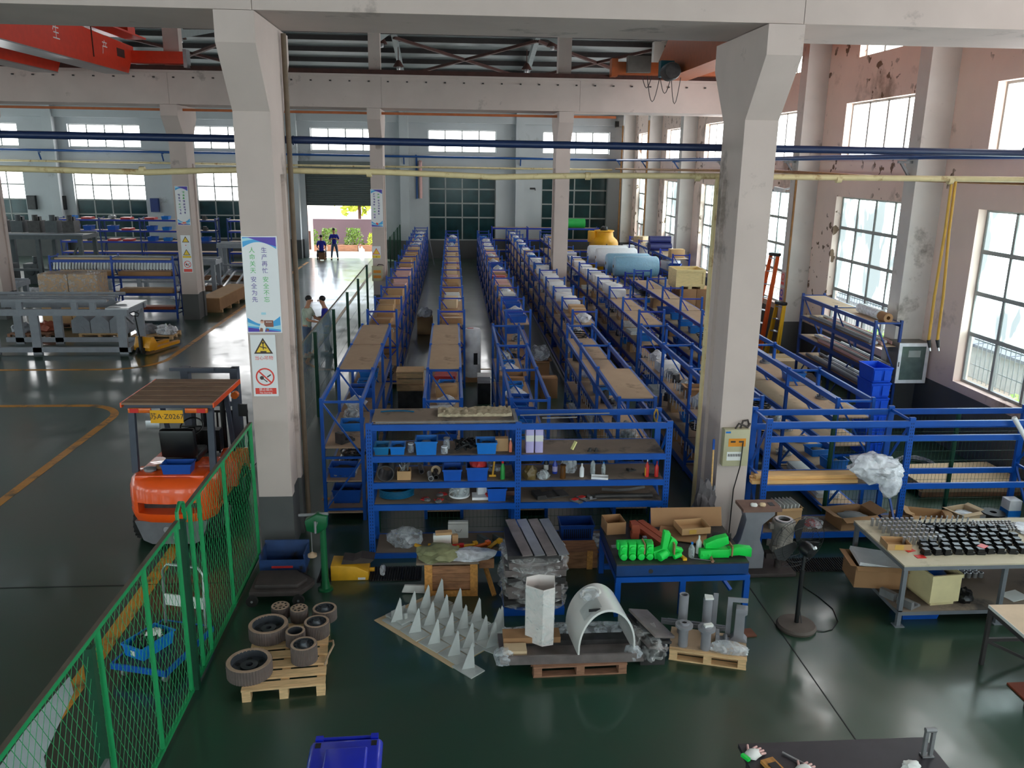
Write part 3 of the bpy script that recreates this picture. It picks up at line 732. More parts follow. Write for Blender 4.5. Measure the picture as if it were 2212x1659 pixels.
# punched slots down the front posts
for rk, xs in ((rackA, [-1.16, 0.9, 3.03]), (rackB, [4.52, 6.64, 8.78])):
    for pst in [c for c in rk.children if c.name.startswith('post')]:
        if pst.location.y < 0:
            b = MB()
            for k in range(38):
                for q in (-0.016, 0.016): b.box(q - 0.006, q + 0.006, -0.0258, -0.0252, -0.95 + k * 0.05, -0.925 + k * 0.05)
            obj('punched_slots', b, m_bslot, pst)['kind'] = 'stuff'

# ================================================================ front rack contents
def put1(o, label, cat, loc, rz=0.0, group=None):
    o.location = loc; o.rotation_euler = (0, 0, rz); return tag(o, label, cat, group)
def bottle(r, h, m, mc, nm='bottle', neck=0.35, ml=None):
    o = obj(nm, MB().lathe([(0, 0), (r, 0), (r, h * 0.62), (r * neck, h * 0.82), (r * neck, h * 0.88), (0, h * 0.88)], n=12), m)
    obj('cap', MB().lathe([(r * neck * 1.15, h * 0.88), (r * neck * 1.15, h), (0, h)], n=10), mc, o)
    if ml: obj('bottle_label', MB().lathe([(r * 1.02, h * 0.15), (r * 1.02, h * 0.5)], n=12), ml, o)
    return o
m_lilac = mat('lilac_tin', (190, 180, 226), 0.4, var=0.04); m_green = mat('spray_green', (40, 150, 66), 0.4); m_orange = mat('safety_orange', (238, 92, 30), 0.35, var=0.06)
m_pet = film('clear_pet', (214, 224, 228), 0.4); m_amber = mat('amber_glass', (92, 58, 24), 0.15); m_yel = mat('tool_yellow', (222, 166, 40), 0.45); m_hose = mat('blue_air_hose', (10, 84, 120), 0.35)
m_redb = mat('glue_red', (206, 40, 34), 0.4); m_cap = mat('white_cap', (232, 234, 236), 0.4); m_fleece = mat('beige_felt', (178, 164, 138), 0.95, var=0.2, scale=20, bump=0.4); m_alu = mat('bright_steel', (176, 176, 178), 0.3, metal=0.7, var=0.1)
AY = 11.16
S1, S2, S3, S0 = 1.541, 1.151, 0.821, 0.071
put1(tote(0.2, 0.26, 0.12, mat('tote_teal', (14, 108, 160), 0.42), m_hose), 'small teal bin in the corner of the rack A top row by its post', 'bin', (-1.0, AY, S1))
put1(tote(0.2, 0.26, 0.12), 'small blue bin of black parts beside the teal bin', 'bin', (-0.78, AY, S1))
put1(bottle(0.045, 0.13, m_film, m_cap, 'jar', 0.8), 'small clear jar between two blue bins on the top row', 'jar', (-0.6, AY, S1))
put1(tote(0.3, 0.3, 0.2, m_binb, m_filmw), 'blue bin filled with clear plastic bags', 'bin', (-0.38, AY, S1))
put1(bottle(0.05, 0.16, m_film, m_grey, 'jar', 0.8), 'clear jar with grey lid behind another jar', 'jar', (-0.1, 11.3, S1))
put1(bottle(0.05, 0.1, m_film, m_cap, 'jar', 0.8), 'low clear jar at the shelf edge beside the black cables', 'jar', (-0.13, 11.1, S1))
o = single('cable_pile', MB().tube([(0.22 * math.cos(a * 1.3) * math.sin(a * .31), 0.12 * math.sin(a * 1.7), 0.03 + 0.1 * abs(math.sin(a * .9))) for a in range(46)], 0.018, 6), m_dark, 'tangle of thick black cable on the upper shelf', 'cable', (0.2, 11.25, S1))
put1(tote(0.3, 0.28, 0.17, m_binb, m_dark), 'blue bin of black bits beside a small carton', 'bin', (0.4, AY, S1)) if False else put1(tote(0.28, 0.28, 0.17, m_binb, m_dark), 'blue bin of black bits between cable tangle and small carton', 'bin', (0.5 - 0.3 + 0.26, AY, S1))
put1(carton(0.18, 0.12, 0.19, m_card, False, 'small_carton'), 'small upright brown carton beside blue bin on upper shelf', 'carton', (0.68 - 0.0, 11.2, S1))
put1(bottle(0.022, 0.2, mat('orange_cap_tube', (236, 130, 100), 0.4), m_cap, 'glue_tube'), 'thin orange and white glue tube on the upper shelf', 'tube', (0.8, 11.12, S1))
# right bay, upper shelf
for x, l in ((1.07, 'lilac square tin next to the middle rack post'), (1.2, 'second lilac square tin, farther from the post')):
    o = obj('tin_can', MB().box(-0.055, 0.055, -0.1, 0.1, 0, 0.37), m_lilac, bevel=0.006); put1(o, l, 'tin', (x, AY, S1))
    obj('paper_band', MB().box(-0.056, 0.056, -0.101, 0.101, 0.17, 0.26), m_white, o); obj('spout', MB().cyl((0, -0.03, 0.37), (0, -0.03, 0.395), 0.018, 8), m_orange if x < 1.1 else m_grey, o)
single('plastic_scoop', MB().bar((0, 0, 0), (0.06, 0.03, 0.11), 0.05, 0.02), mat('pale_yellow', (226, 222, 150), 0.5), 'pale yellow plastic piece standing on bare shelf', 'scoop', (1.68, AY, S1 + 0.012))
for x, l in ((1.93, 'small dark gear on the bare shelf, nearer the tins'), (2.02, 'small dark gear on the bare shelf, farther from the tins')): put1(flange(0.035, 0.05, m_greyd, 'gear'), l, 'gear', (x, 11.1, S1))
# second shelf
o = single('pipe_section', MB().lathe([(0.105, 0), (0.105, 0.4), (0.12, 0.4), (0.12, 0), (0.105, 0)], axis='y', n=20), m_greyd, 'wide grey pipe section lying on the second shelf', 'pipe', (-0.95, 11.02, S2 + 0.121))
o = put1(open_carton(0.19, 0.16, 0.13, m_card, 0, 'small_carton'), 'small carton full of pale metal strips beside wide pipe', 'carton', (-0.7, AY, S2))
b = MB()
for k in range(16): b.bar((R.uniform(-.07, .07), R.uniform(-.05, .05), 0.1), (R.uniform(-.08, .08), R.uniform(-.06, .06), 0.22), 0.012, 0.012)
obj('metal_strips', b, m_alu, o)['kind'] = 'stuff'
for x, y, l in ((-0.46, 11.3, 'short dark tube at the back of the second shelf'), (-0.32, 11.02, 'short open steel tube poking over the shelf edge'), (-0.25, 11.06, 'dark tube end beside the open steel tube')):
    single('tube', MB().lathe([(0.03, 0), (0.03, 0.22), (0.038, 0.22), (0.038, 0), (0.03, 0)], axis='y', n=12), m_greyd if y > 11.03 else m_alu, l, 'tube', (x, y, S2 + 0.039), 0.12)
single('tape_roll', MB().lathe([(0.04, 0), (0.07, 0), (0.07, 0.04), (0.04, 0.04), (0.04, 0)], n=18).xf(Euler((0.9, 0.3, 0)).to_matrix().to_4x4()), m_card3, 'pale tape roll leaning on the tubes', 'tape roll', (-0.26, 11.28, S2 + 0.055))
put1(tote(0.26, 0.3, 0.17, m_bind), 'deep blue bin of steel bits, second shelf', 'bin', (-0.02, AY, S2))
o = put1(tote(0.3, 0.32, 0.2, m_bind, None), 'deep blue bin holding a red bag', 'bin', (0.33, AY, S2)); obj('red_bag', MB().blob((0.02, 0, 0.12), (0.24, 0.26, 0.2), 9, 0.3), m_red, o)
o = thing('hammer', 'hammer with yellow handle standing by blue bin', 'hammer', (0.55, AY, S2)); obj('handle', MB().cyl((0, 0, 0.012), (0.03, 0.04, 0.24), 0.014, 8), m_yel, o); obj('head', MB().cyl((-0.05, 0, 0.018), (0.05, 0, 0.018), 0.018, 8), m_yel, o)
put1(bottle(0.033, 0.27, m_green, m_redb, 'spray_can', 0.5, None), 'green spray can with white base on the second shelf', 'spray can', (0.69, 11.08, S2)); 
put1(bag(0.22, 0.16, 0.07, m_film, 4, inner=m_grey), 'small clear bag of fittings beside green spray can', 'bag', (0.5 + 0.08, 11.42, S2))
# right bay second shelf
put1(bag(0.2, 0.2, 0.2, mat('brown_poly', (96, 78, 40), 0.4), 6), 'brown paper bag crumpled against the middle post', 'bag', (1.08, 11.1, S2))
put1(bag(0.18, 0.16, 0.12, m_film, 8, inner=m_grey), 'clear bag of small parts beside the brown bag', 'bag', (1.27, 11.1, S2))
put1(bottle(0.035, 0.22, m_dark, m_cap, ml=m_white), 'dark bottle with a round white label', 'bottle', (1.34, 11.35, S2)); put1(bottle(0.038, 0.22, mat('bottle_blue', (30, 60, 170), 0.3), m_cap, ml=m_lilac), 'blue bottle with lilac label', 'bottle', (1.46, 11.28, S2))
put1(bottle(0.042, 0.2, m_amber, m_amber, neck=0.9), 'squat amber glass bottle at the shelf edge', 'bottle', (1.55, 11.08, S2)); put1(bag(0.24, 0.22, 0.24, m_film, 11), 'puffed clear plastic bag among the bottles', 'bag', (1.68, 11.36, S2))
put1(bottle(0.033, 0.2, m_cap, m_cap), 'milky white bottle in front of puffed bag', 'bottle', (1.83, 11.13, S2)); put1(bottle(0.036, 0.27, m_pet, m_pet), 'tall clear bottle beside the milky one', 'bottle', (2.0, 11.2, S2)); put1(bottle(0.032, 0.19, m_pet, m_binb), 'small clear bottle with pale blue cap', 'bottle', (2.16, 11.22, S2))
single('plastic_tray', MB().open_box(-0.12, 0.12, -0.06, 0.06, 0, 0.03, 0.006), m_cap, 'white plastic tray in front of the clear bottles', 'tray', (2.08, 11.06, S2), -0.2)
for x, y, l in ((2.6, 11.35, 'dark clamp lying near the middle of the shelf'), (2.85 - 0.05, 11.15, 'dark metal clips lying near the glue bottles')): put1(bracket(0.14, 0.07, 0.035, m_greyd, 'clamp'), l, 'clamp', (x, y, S2), 0.4)
for x, l, h in ((2.72 + 0.02, 'red and yellow glue bottle with long white nozzle', 0.26), (2.88 + 0.0, 'red glue bottle by the end post', 0.23)):
    o = put1(bottle(0.03, h, m_redb, m_cap if h > .25 else m_redb, 'glue_bottle', 0.25), l, 'bottle', (x + 0.03, 11.1, S2)); obj('side_label', MB().box(-0.031, -0.022, -0.026, 0.026, 0.02, 0.14), m_yel, o) if h > .25 else None
# third shelf
single('hose_coil', MB().tube([((0.24 + 0.02 * math.sin(a * .7)) * math.cos(a * .35), 0.17 * math.sin(a * .35), 0.02 + 0.0009 * a) for a in range(130)], 0.009, 6), m_hose, 'coil of blue air hose on the third shelf', 'hose', (-0.82, 11.28, S3))
for x, y, rz, l in ((-0.2, 11.3, 0.4, 'red and grey work glove farther back on the third shelf'), (-0.38, 11.12, 2.0, 'red tipped work glove lying by the hose coil'), (-0.22, 11.06, 1.2, 'red tipped work glove hanging at the shelf edge')):
    o = thing('work_glove', l, 'glove', (x, y, S3), rz); obj('palm', MB().blob((0, 0, 0), (0.12, 0.1, 0.03), 3, 0.15, 2, 2), m_grey, o)
    b = MB()
    for k in range(4): b.cyl((0.04, -0.035 + k * 0.023, 0.014), (0.11 - 0.01 * abs(k - 1.5), -0.042 + k * 0.028, 0.012), 0.011, 6, 0.008)
    b.cyl((0.0, 0.045, 0.014), (0.05, 0.085, 0.012), 0.011, 6, 0.008); obj('fingers', b, m_red, o)
o = single('face_shield', MB().lathe([(0.15, 0), (0.15, 0.16)], n=24), m_pet, 'clear face shield with white rim on third shelf', 'face shield', (0.08, 11.28, S3 + 0.02)); obj('rim', MB().lathe([(0.152, -0.012), (0.152, 0.012), (0.144, 0.012), (0.144, -0.012), (0.152, -0.012)], n=24), m_cap, o)
o = thing('caulking_gun', 'white box of fittings with red trigger tool on it', 'tool', (0.38, 11.2, S3)); obj('box', MB().box(-0.12, 0.12, -0.1, 0.1, 0.001, 0.04), m_cap, o); obj('block', MB().cbox((0.02, 0.05, 0.13), (0.13, 0.08, 0.17), 0.2), m_cap, o); obj('trigger', MB().bar((0.08, -0.02, 0.07), (0.14, -0.11, 0.04), 0.03, 0.03), m_redb, o)
put1(tote(0.3, 0.3, 0.2, m_bind, m_dark), 'deep blue bin of black screws, third shelf', 'bin', (0.7, AY + 0.02, S3)) if False else put1(tote(0.27, 0.3, 0.2, m_bind, m_dark), 'deep blue bin of black screws, third shelf of the A bay', 'bin', (0.5 + 0.11, AY + 0.02, S3))
put1(carton(0.16, 0.2, 0.07, mat('dark_brown', (84, 54, 44), 0.5), False, 'parts_box'), 'dark brown parts box wrapped in film by the middle post', 'box', (0.83 - 0.02, 11.35, S3))
# right bay third shelf
o = thing('work_gloves', 'pair of grey and red work gloves at the shelf edge', 'gloves', (1.75, 11.1, S3), -0.9)
for s in (-0.07, 0.07):
    b = MB().blob((0.05, s, 0), (0.18, 0.1, 0.035), 4, 0.15, 2, 2)
    for k in range(4): b.cyl((0.12, s - 0.03 + k * 0.02, 0.014), (0.18, s - 0.036 + k * 0.024, 0.01), 0.009, 6, 0.006)
    obj('glove', b, m_grey, o); obj('red_dip', MB().box(0.02, 0.09, s - 0.045, s + 0.045, 0.03, 0.036), m_redb, o)
put1(bracket(0.5, 0.24, 0.06, m_greyd, 'curved_plate'), 'dark curved steel plate lying on third shelf', 'machine part', (1.4, 11.25, S3), 0.3)
single('steel_bar', MB().cyl((-0.42, 0, 0.035), (0.42, 0, 0.035), 0.035, 10), m_greyd, 'thick dark steel bar lying along the third shelf', 'bar', (2.45, 11.1, S3)); single('steel_strip', MB().tube([(-0.32, 0, 0.03), (-0.1, -0.03, 0.02), (0.12, -0.02, 0.03), (0.32, 0.02, 0.05)], 0.022, 6), m_grey, 'bent grey steel strip behind the thick bar', 'strip', (2.5, 11.38, S3))
put1(bracket(0.14, 0.1, 0.05, m_grey, 'clamp'), 'small grey bracket between gloves and bar', 'machine part', (2.0, 11.12, S3), 0.3)
# lowest shelf
put1(bag(0.5, 0.4, 0.26, m_film, 13, inner=None), 'large crumpled clear bag on the lowest shelf', 'bag', (-0.72, 11.3, S0))
o = thing('paper_bag', 'white paper carrier bag standing on the lowest shelf', 'paper bag', (0.06, 11.5, S0)); obj('bag_body', MB().box(-0.15, 0.15, -0.05, 0.05, 0, 0.22), m_white, o); obj('handle', MB().tube([(-0.05, -0.053, 0.14), (-0.03, -0.056, 0.1), (0.03, -0.056, 0.1), (0.05, -0.053, 0.14)], 0.003, 5), m_greyd, o); obj('folded_rim', MB().box(-0.145, 0.15, -0.02, 0.04, 0.22, 0.25), m_white, o)
for x, l in ((0.47, 'grey faceted casting on lowest shelf, nearer the paper bag'), (0.7, 'grey faceted casting on lowest shelf by middle post')): put1(bracket(0.2, 0.2, 0.16, mat('casting_grey', (84, 92, 94), 0.5), 'casting'), l, 'casting', (x, 11.2, S0), 0.6)
put1(bag(0.22, 0.24, 0.18, m_film, 15, inner=m_greyd), 'clear bag of dark parts on the lowest shelf, B side bay', 'bag', (1.35, 11.2, S0)); put1(bracket(0.16, 0.2, 0.1, m_greyd, 'casting'), 'dark casting next to the middle post, lowest shelf', 'casting', (1.13, 11.15, S0))
o = put1(tote(0.5, 0.34, 0.26, mat('basket_blue', (12, 66, 150), 0.45), None, 'crate_basket'), 'blue slotted basket at the back of lowest shelf', 'basket', (1.82, 11.85 - 0.42, S0))
b = MB()
for k in range(14): b.box(-0.2 + k * 0.03, -0.188 + k * 0.03, -0.172, -0.165, 0.05, 0.2)
obj('slot', b, m_dark, o)['kind'] = 'stuff'
single('bottle_tray', MB().open_box(-0.2, 0.2, -0.2, 0.2, 0, 0.04, 0.006), m_film, 'clear plastic tray of small bottles on lowest shelf', 'tray', (2.25, 11.25, S0))
# on top of rack A
for k, (l, dx, m_) in enumerate((('lowest dusty sheet lying on the rack top', 0.0, m_chipdk), ('middle dusty sheet lying on the rack top', 0.03, m_grey), ('uppermost dusty sheet lying on the rack top', -0.02, m_chipdk))):
    single('dusty_sheet', MB().box(-0.98, 0.98, -0.3, 0.3, 0, 0.014), m_, l, 'sheet', (-0.12 + dx, 11.32, 2.0005 + 0.0145 * k), 0.004 * k)
o = single('strap', MB().tube([(-0.25, 0, 0.012), (-0.1, 0.03, 0.015), (0.08, 0.03, 0.015), (0.22, -0.01, 0.012)], 0.011, 6), m_hose, 'blue strap lying on the dusty sheets', 'strap', (-0.78, 11.42, 2.0445))
b = MB(); n = 40
for i in range(n):
    for j in range(8):
        b.v.append((-0.52 + 1.04 * i / (n - 1), -0.17 + 0.34 * j / 7 + 0.02 * noise.noise(Vector((i * .3, 0, j * 4))), 0.03 + 0.05 * abs(noise.noise(Vector((i * .25, j * .5, 1)))) + 0.02 * noise.noise(Vector((i * .9, j, 5)))))
for i in range(n - 1):
    for j in range(7): b.f.append((i * 8 + j, i * 8 + 8 + j, i * 8 + 9 + j, i * 8 + j + 1)); b.sm.append(True)
base = len(b.v); b.v += [(v[0], v[1], 0.0) for v in b.v[:]]
for i in range(n - 1):
    for j in range(7): b.f.append((base + i * 8 + j + 1, base + i * 8 + 9 + j, base + i * 8 + 8 + j, base + i * 8 + j)); b.sm.append(True)
for i in range(n - 1): b.f += [(i * 8, base + i * 8, base + i * 8 + 8, i * 8 + 8), (i * 8 + 15, base + i * 8 + 15, base + i * 8 + 7, i * 8 + 7)]; b.sm += [True, True]
single('felt_roll', b, m_fleece, 'crumpled beige felt lying on the rack top', 'felt', (0.3, 11.36, 2.0445))
for k, (y, l) in enumerate(((11.4, 'long thin grey strip across the empty rack top'), (11.24, 'short thin grey strip across the empty rack top'))):
    single('trim_strip', MB().box(-0.75 + 0.3 * k, 0.55 - 0.5 * k, -0.012, 0.012, 0, 0.012), m_grey, l, 'strip', (1.7, y, 2.001), 0.05)
single('cable_coil', MB().tube([(0.03 * math.sin(a * .9), 0.1 * math.cos(a * .45), -0.22 * abs(math.sin(a * .22))) for a in range(44)], 0.008, 6), mat('yellow_cable', (176, 140, 60), 0.5), 'yellow cable coil hung over the end of the rack', 'cable', (2.96, 11.45, 2.035))

# ================================================================ rack B contents
m_timber = wood('pale_timber', (224, 178, 116), 0.6, (1, 14, 14), 0.18)
for k in range(4):
    single('timber_board', MB().box(-0.8, 0.8, -0.055, 0.055, 0, 0.05), m_timber, ['long pale timber at the front edge of the shelf', 'long pale timber second from the shelf edge', 'long pale timber on top of the other boards', 'long pale timber at the back of the shelf'][k], 'timber', (5.16 + 0.04 * k, 11.22 + [0, 0.13, 0.06, 0.28][k], 0.981 + (0.051 if k == 2 else 0)))
b = MB().blob((0, 0, 0), (0.72, 0.5, 0.42), 21, 0.35, 2.0, 4, False); b.blob((0.2, -0.12, -0.22), (0.3, 0.25, 0.42), 22, 0.3, 2.0, 3, False)
single('plastic_bag', b, m_filmw, 'big milky plastic bag draped over the timber boards', 'bag', (6.1, 11.0, 1.29))
single('white_tube', MB().cyl((0, 0, 0), (0.3, -0.02, -0.42), 0.035, 10), m_cap, 'white tube leaning across the upper beams', 'tube', (8.1, 11.02, 2.02))
o = put1(open_carton(0.4, 0.36, 0.34, m_card, 0.3, 'open_carton'), 'brown carton packed with white sheets on rack B bottom shelf', 'carton', (4.98, 11.4, 0.221), 0.1)
for k in range(6): obj('sheet', MB().cbox((-0.12 + 0.05 * k, 0, 0.2), (0.012, 0.3, 0.38), 0, 0, 0.06 * k - 0.1), m_white, o)
put1(bag(0.36, 0.3, 0.14, m_film, 25, inner=m_red), 'clear bag with red pieces beside the packed carton', 'bag', (5.42, 11.35, 0.221)); put1(open_carton(0.6, 0.42, 0.2, m_card2, 1.2, 'open_carton', m_grey), 'wide open brown carton with raised flaps, lowest shelf', 'carton', (6.05, 11.4, 0.221), 0.15)
put1(open_carton(0.5, 0.36, 0.16, m_card, 0.9, 'open_carton'), 'shallow open carton beyond the middle post of the window rack', 'carton', (7.25, 11.4, 0.221), -0.3); put1(open_carton(0.4, 0.3, 0.18, m_card3, 0.8, 'open_carton', m_filmw), 'pale open carton with a white bag in it', 'carton', (7.85, 11.45, 0.221), 0.3)
put1(carton(0.3, 0.22, 0.12, m_card, True), 'taped carton tipped behind the shallow open carton', 'carton', (6.92, 11.52, 0.221), 0.3)
o = put1(obj('cable_reel', MB().lathe([(0.05, 0), (0.17, 0), (0.17, 0.02), (0.09, 0.03), (0.09, 0.13), (0.17, 0.14), (0.17, 0.16), (0.05, 0.16), (0.05, 0)], n=18), m_dark), 'reel of black wire at the far end of rack B', 'reel', (8.3, 11.38, 0.221))
o = put1(carton(0.2, 0.2, 0.36, m_filmwhite, False, 'white_drum'), 'white and blue drum at the end of the window rack', 'drum', (8.6, 11.42, 0.221)); obj('blue_band', MB().box(-0.101, 0.101, -0.101, 0.101, 0.1, 0.2), m_binb, o)

# ================================================================ green mesh fence along the near aisle
m_fg = mat('fence_green', (24, 142, 82), 0.45, var=0.1, scale=4); m_fgd = mat('fence_post_dark_green', (14, 66, 44), 0.45, var=0.1); m_dust = mat('dusty_rail', (96, 88, 76), 0.8, var=0.15)
FX = -2.76
def fence(name, label, y0, y1, z0, z1, posts, dark, hook=False):
    t = thing(name, label, 'fence', (FX, y0, 0)); L = y1 - y0
    obj('top_rail', MB().box(-0.022, 0.022, 0, L, z1 - 0.04, z1), m_fg, t); obj('rail_dust', MB().box(-0.02, 0.02, 0.01, L - 0.01, z1, z1 + 0.003), m_dust, t)
    obj('bottom_rail', MB().box(-0.02, 0.02, 0, L, z0, z0 + 0.04), m_fg, t)
    for y in posts: obj('post', MB().cyl((0, y - y0, z0), (0, y - y0, z1 - 0.04), 0.024, 10), m_fg, t)
    for y in dark: obj('dark_post', MB().box(-0.035, 0.035, y - y0 - 0.035, y - y0 + 0.035, 0, z1 - 0.08), m_fgd, t)
    b = MB(); h = z1 - 0.04 - z0 - 0.04; zb = z0 + 0.04; sp = 0.1; sl = 1.9
    for s in (1, -1):
        n = int((L + h / sl) / sp) + 2
        for k in range(n):
            ya = k * sp - h / sl if s == 1 else k * sp
            p = [(ya, zb), (ya + s * h / sl, zb + h)]
            (a0, za), (a1, z_) = p
            def clip(yv, q0, q1): return q0[1] + (q1[1] - q0[1]) * (yv - q0[0]) / (q1[0] - q0[0])
            q = [list(p[0]), list(p[1])]
            for e in (0, 1):
                if q[e][0] < 0: q[e] = [0, clip(0, p[0], p[1])]
                elif q[e][0] > L: q[e] = [L, clip(L, p[0], p[1])]
            if abs(q[0][0] - q[1][0]) < 0.02 or not (zb - 0.01 <= min(q[0][1], q[1][1])) or max(q[0][1], q[1][1]) > zb + h + 0.01: continue
            b.cyl((0.006 * s, q[0][0], q[0][1]), (0.006 * s, q[1][0], q[1][1]), 0.0022, 4, caps=False)
    obj('wire_mesh', b, m_fg, t)['kind'] = 'stuff'
    return t
f1 = fence('mesh_fence', 'green diamond mesh fence panel touching the white column', 8.12, 11.06, 0.06, 2.03, [8.3, 8.62, 9.62, 11.03], [8.02])
f2 = fence('mesh_gate', 'green diamond mesh gate at the bottom corner of the aisle', 3.2, 7.9, 0.06, 2.0, [5.95, 6.95, 7.86, 4.4], [5.78])
obj('gate_hook', MB().tube([(0, 4.72, 1.9), (0, 4.72, 2.08), (0.0, 4.82, 2.14), (0, 4.92, 2.1), (0, 4.95, 1.9)], 0.02, 8), m_fg, f2)
obj('latch', MB().box(0.03, 0.06, 2.45, 2.55, 0.7, 0.95), m_alu, f2)

# ================================================================ forklift behind the fence
m_fo = mat('forklift_orange', (255, 92, 22), 0.3, var=0.04, coat=0.4); m_fk = mat('forklift_steel', (66, 72, 86), 0.45, var=0.1); m_fgx = mat('forklift_grey', (112, 112, 116), 0.5, var=0.12, dirt=(70, 66, 60), dirt_amt=0.7)
m_tyre = mat('tyre_rubber', (30, 29, 28), 0.85, var=0.2, bump=0.3, scale=20); m_rooff = mat('roof_board', (142, 114, 92), 0.8, var=0.15, scale=4); m_blk = mat('seat_black', (14, 14, 16), 0.4, var=0.2); m_lampr = mat('lamp_red', (214, 40, 30), 0.25); m_lampo = mat('lamp_orange', (228, 110, 40), 0.25)
fk = thing('forklift', 'orange forklift parked behind the green mesh fence', 'forklift', (-4.08, 11.35, 0), -0.03)
prof = [(-0.6, 0.42), (-0.63, 0.75), (-0.6, 1.02), (-0.5, 1.13), (0.5, 1.13), (0.6, 1.02), (0.63, 0.75), (0.6, 0.42)]
def cw_ring(z, k, yb): return [(-0.62 * k, 0.62, z), (-0.62 * k, yb + 0.3, z), (-0.5 * k, yb + 0.1, z), (-0.28 * k, yb + 0.02, z), (0, yb, z), (0.28 * k, yb + 0.02, z), (0.5 * k, yb + 0.1, z), (0.62 * k, yb + 0.3, z), (0.62 * k, 0.62, z)]
def loft(rings, smooth=True):
    b = MB(); n = len(rings[0]); vs = [p for r in rings for p in r]; fs = []
    for i in range(len(rings) - 1): fs += [(i * n + k, i * n + (k + 1) % n, (i + 1) * n + (k + 1) % n, (i + 1) * n + k) for k in range(n)]
    fs += [tuple(range(n))[::-1], tuple(range((len(rings) - 1) * n, len(rings) * n))]
    return b.add(vs, fs, smooth)
obj('counterweight', loft([cw_ring(0.42, 0.97, 0.04), cw_ring(0.5, 1.0, 0.0), cw_ring(0.56, 1.01, 0.0)]), m_fo, fk)
b = loft([cw_ring(0.72, 1.01, 0.0), cw_ring(0.9, 1.0, 0.01), cw_ring(1.0, 0.97, 0.05), cw_ring(1.07, 0.9, 0.15)]); b.box(-0.62, -0.42, 0.3, 0.62, 0.56, 0.72).box(0.42, 0.62, 0.3, 0.62, 0.56, 0.72)
b.prism([(-0.62, 0.6), (-0.62, 0.3), (-0.5, 0.1), (-0.44, 0.08), (-0.42, 0.6)], 0.56, 0.72).prism([(0.62, 0.6), (0.62, 0.3), (0.5, 0.1), (0.44, 0.08), (0.42, 0.6)], 0.56, 0.72)
obj('counterweight', b, m_fo, fk); obj('tow_slot', MB().box(-0.42, 0.42, 0.25, 0.3, 0.56, 0.72), m_greyd, fk)
obj('rear_axle_shield', MB().prism([(-0.52, 0.42), (-0.42, 0.12), (-0.3, 0.06), (0.3, 0.06), (0.42, 0.12), (0.52, 0.42)], 0.1, 0.5, 'y'), m_fgx, fk)
o = obj('tow_hitch', MB().cyl((-0.06, 0.06, 0.3), (-0.06, 0.1, 0.3), 0.05, 12).cyl((0.1, 0.06, 0.32), (0.1, 0.1, 0.32), 0.05, 12).cyl((0.06, 0.06, 0.18), (0.06, 0.1, 0.18), 0.04, 10), m_alu, fk)
obj('hood', MB().box(-0.5, 0.5, 0.18, 1.0, 1.0, 1.09), m_fo, fk, bevel=0.03)
obj('chassis', MB().box(-0.5, 0.5, 0.6, 2.1, 0.25, 0.75), m_greyd, fk); obj('side_cover', MB().box(-0.52, -0.44, 0.6, 1.5, 0.4, 1.05), m_fo, fk); obj('side_cover', MB().box(0.44, 0.52, 0.6, 1.5, 0.4, 1.05), m_fo, fk)
obj('fender', MB().prism([(1.35, 0.45), (1.45, 0.85), (1.75, 0.95), (2.1, 0.85), (2.15, 0.45)], 0.3, 0.6, 'x'), m_fo, fk); obj('fender', MB().prism([(1.35, 0.45), (1.45, 0.85), (1.75, 0.95), (2.1, 0.85), (2.15, 0.45)], -0.6, -0.3, 'x'), m_fo, fk)
obj('floor_plate', MB().box(-0.44, 0.44, 1.0, 1.8, 0.72, 0.78), m_greyd, fk)
def wheel(x, y, r, wd):
    o = obj('wheel', MB().lathe([(r * 0.55, -wd / 2), (r * 0.92, -wd / 2), (r, -wd / 3), (r, wd / 3), (r * 0.92, wd / 2), (r * 0.55, wd / 2), (r * 0.55, -wd / 2)], (x, y, r), 22, 'x'), m_tyre, fk)
    obj('rim', MB().lathe([(0, -wd * 0.3), (r * 0.56, -wd * 0.34), (r * 0.56, wd * 0.34), (0, wd * 0.3)], (x, y, r), 16, 'x'), m_fgx, o)
    b = MB()
    for k in range(22): b.cbox((x, y + (r + 0.004) * math.cos(k * PI / 11), r + (r + 0.004) * math.sin(k * PI / 11)), (wd * 0.9, 0.03, 0.02), 0, k * PI / 11 + PI / 2)
    obj('tread', b, m_tyre, o)['kind'] = 'stuff'
for x in (-0.52, 0.52): wheel(x, 0.52, 0.27, 0.2)
for x in (-0.5, 0.5): wheel(x, 1.75, 0.33, 0.24)
obj('seat_cushion', MB().box(-0.25, 0.25, 0.72, 1.2, 1.09, 1.22), m_blk, fk, bevel=0.04); o = obj('seat_back', MB().cbox((0, 0.66, 1.42), (0.52, 0.13, 0.46), 0, 0.12), m_blk, fk, bevel=0.05)
obj('seat_label', MB().box(-0.06, 0.06, 0.588, 0.59, 1.5, 1.53), m_white, o, bevel=0); obj('round_badge', MB().cyl((-0.09, 0.588, 1.515), (-0.09, 0.592, 1.515), 0.022, 10), m_redb, o)
for x in (-0.6, 0.6):
    obj('guard_pillar', MB().bar((x * 0.93, 0.42, 1.05), (x * 0.93, 0.5, 2.06), 0.09, 0.07, (0, 1, 0)), m_fk, fk); obj('guard_pillar', MB().bar((x * 0.8, 1.75, 0.8), (x * 0.86, 1.4, 2.06), 0.06, 0.06, (0, 1, 0)), m_fk, fk)
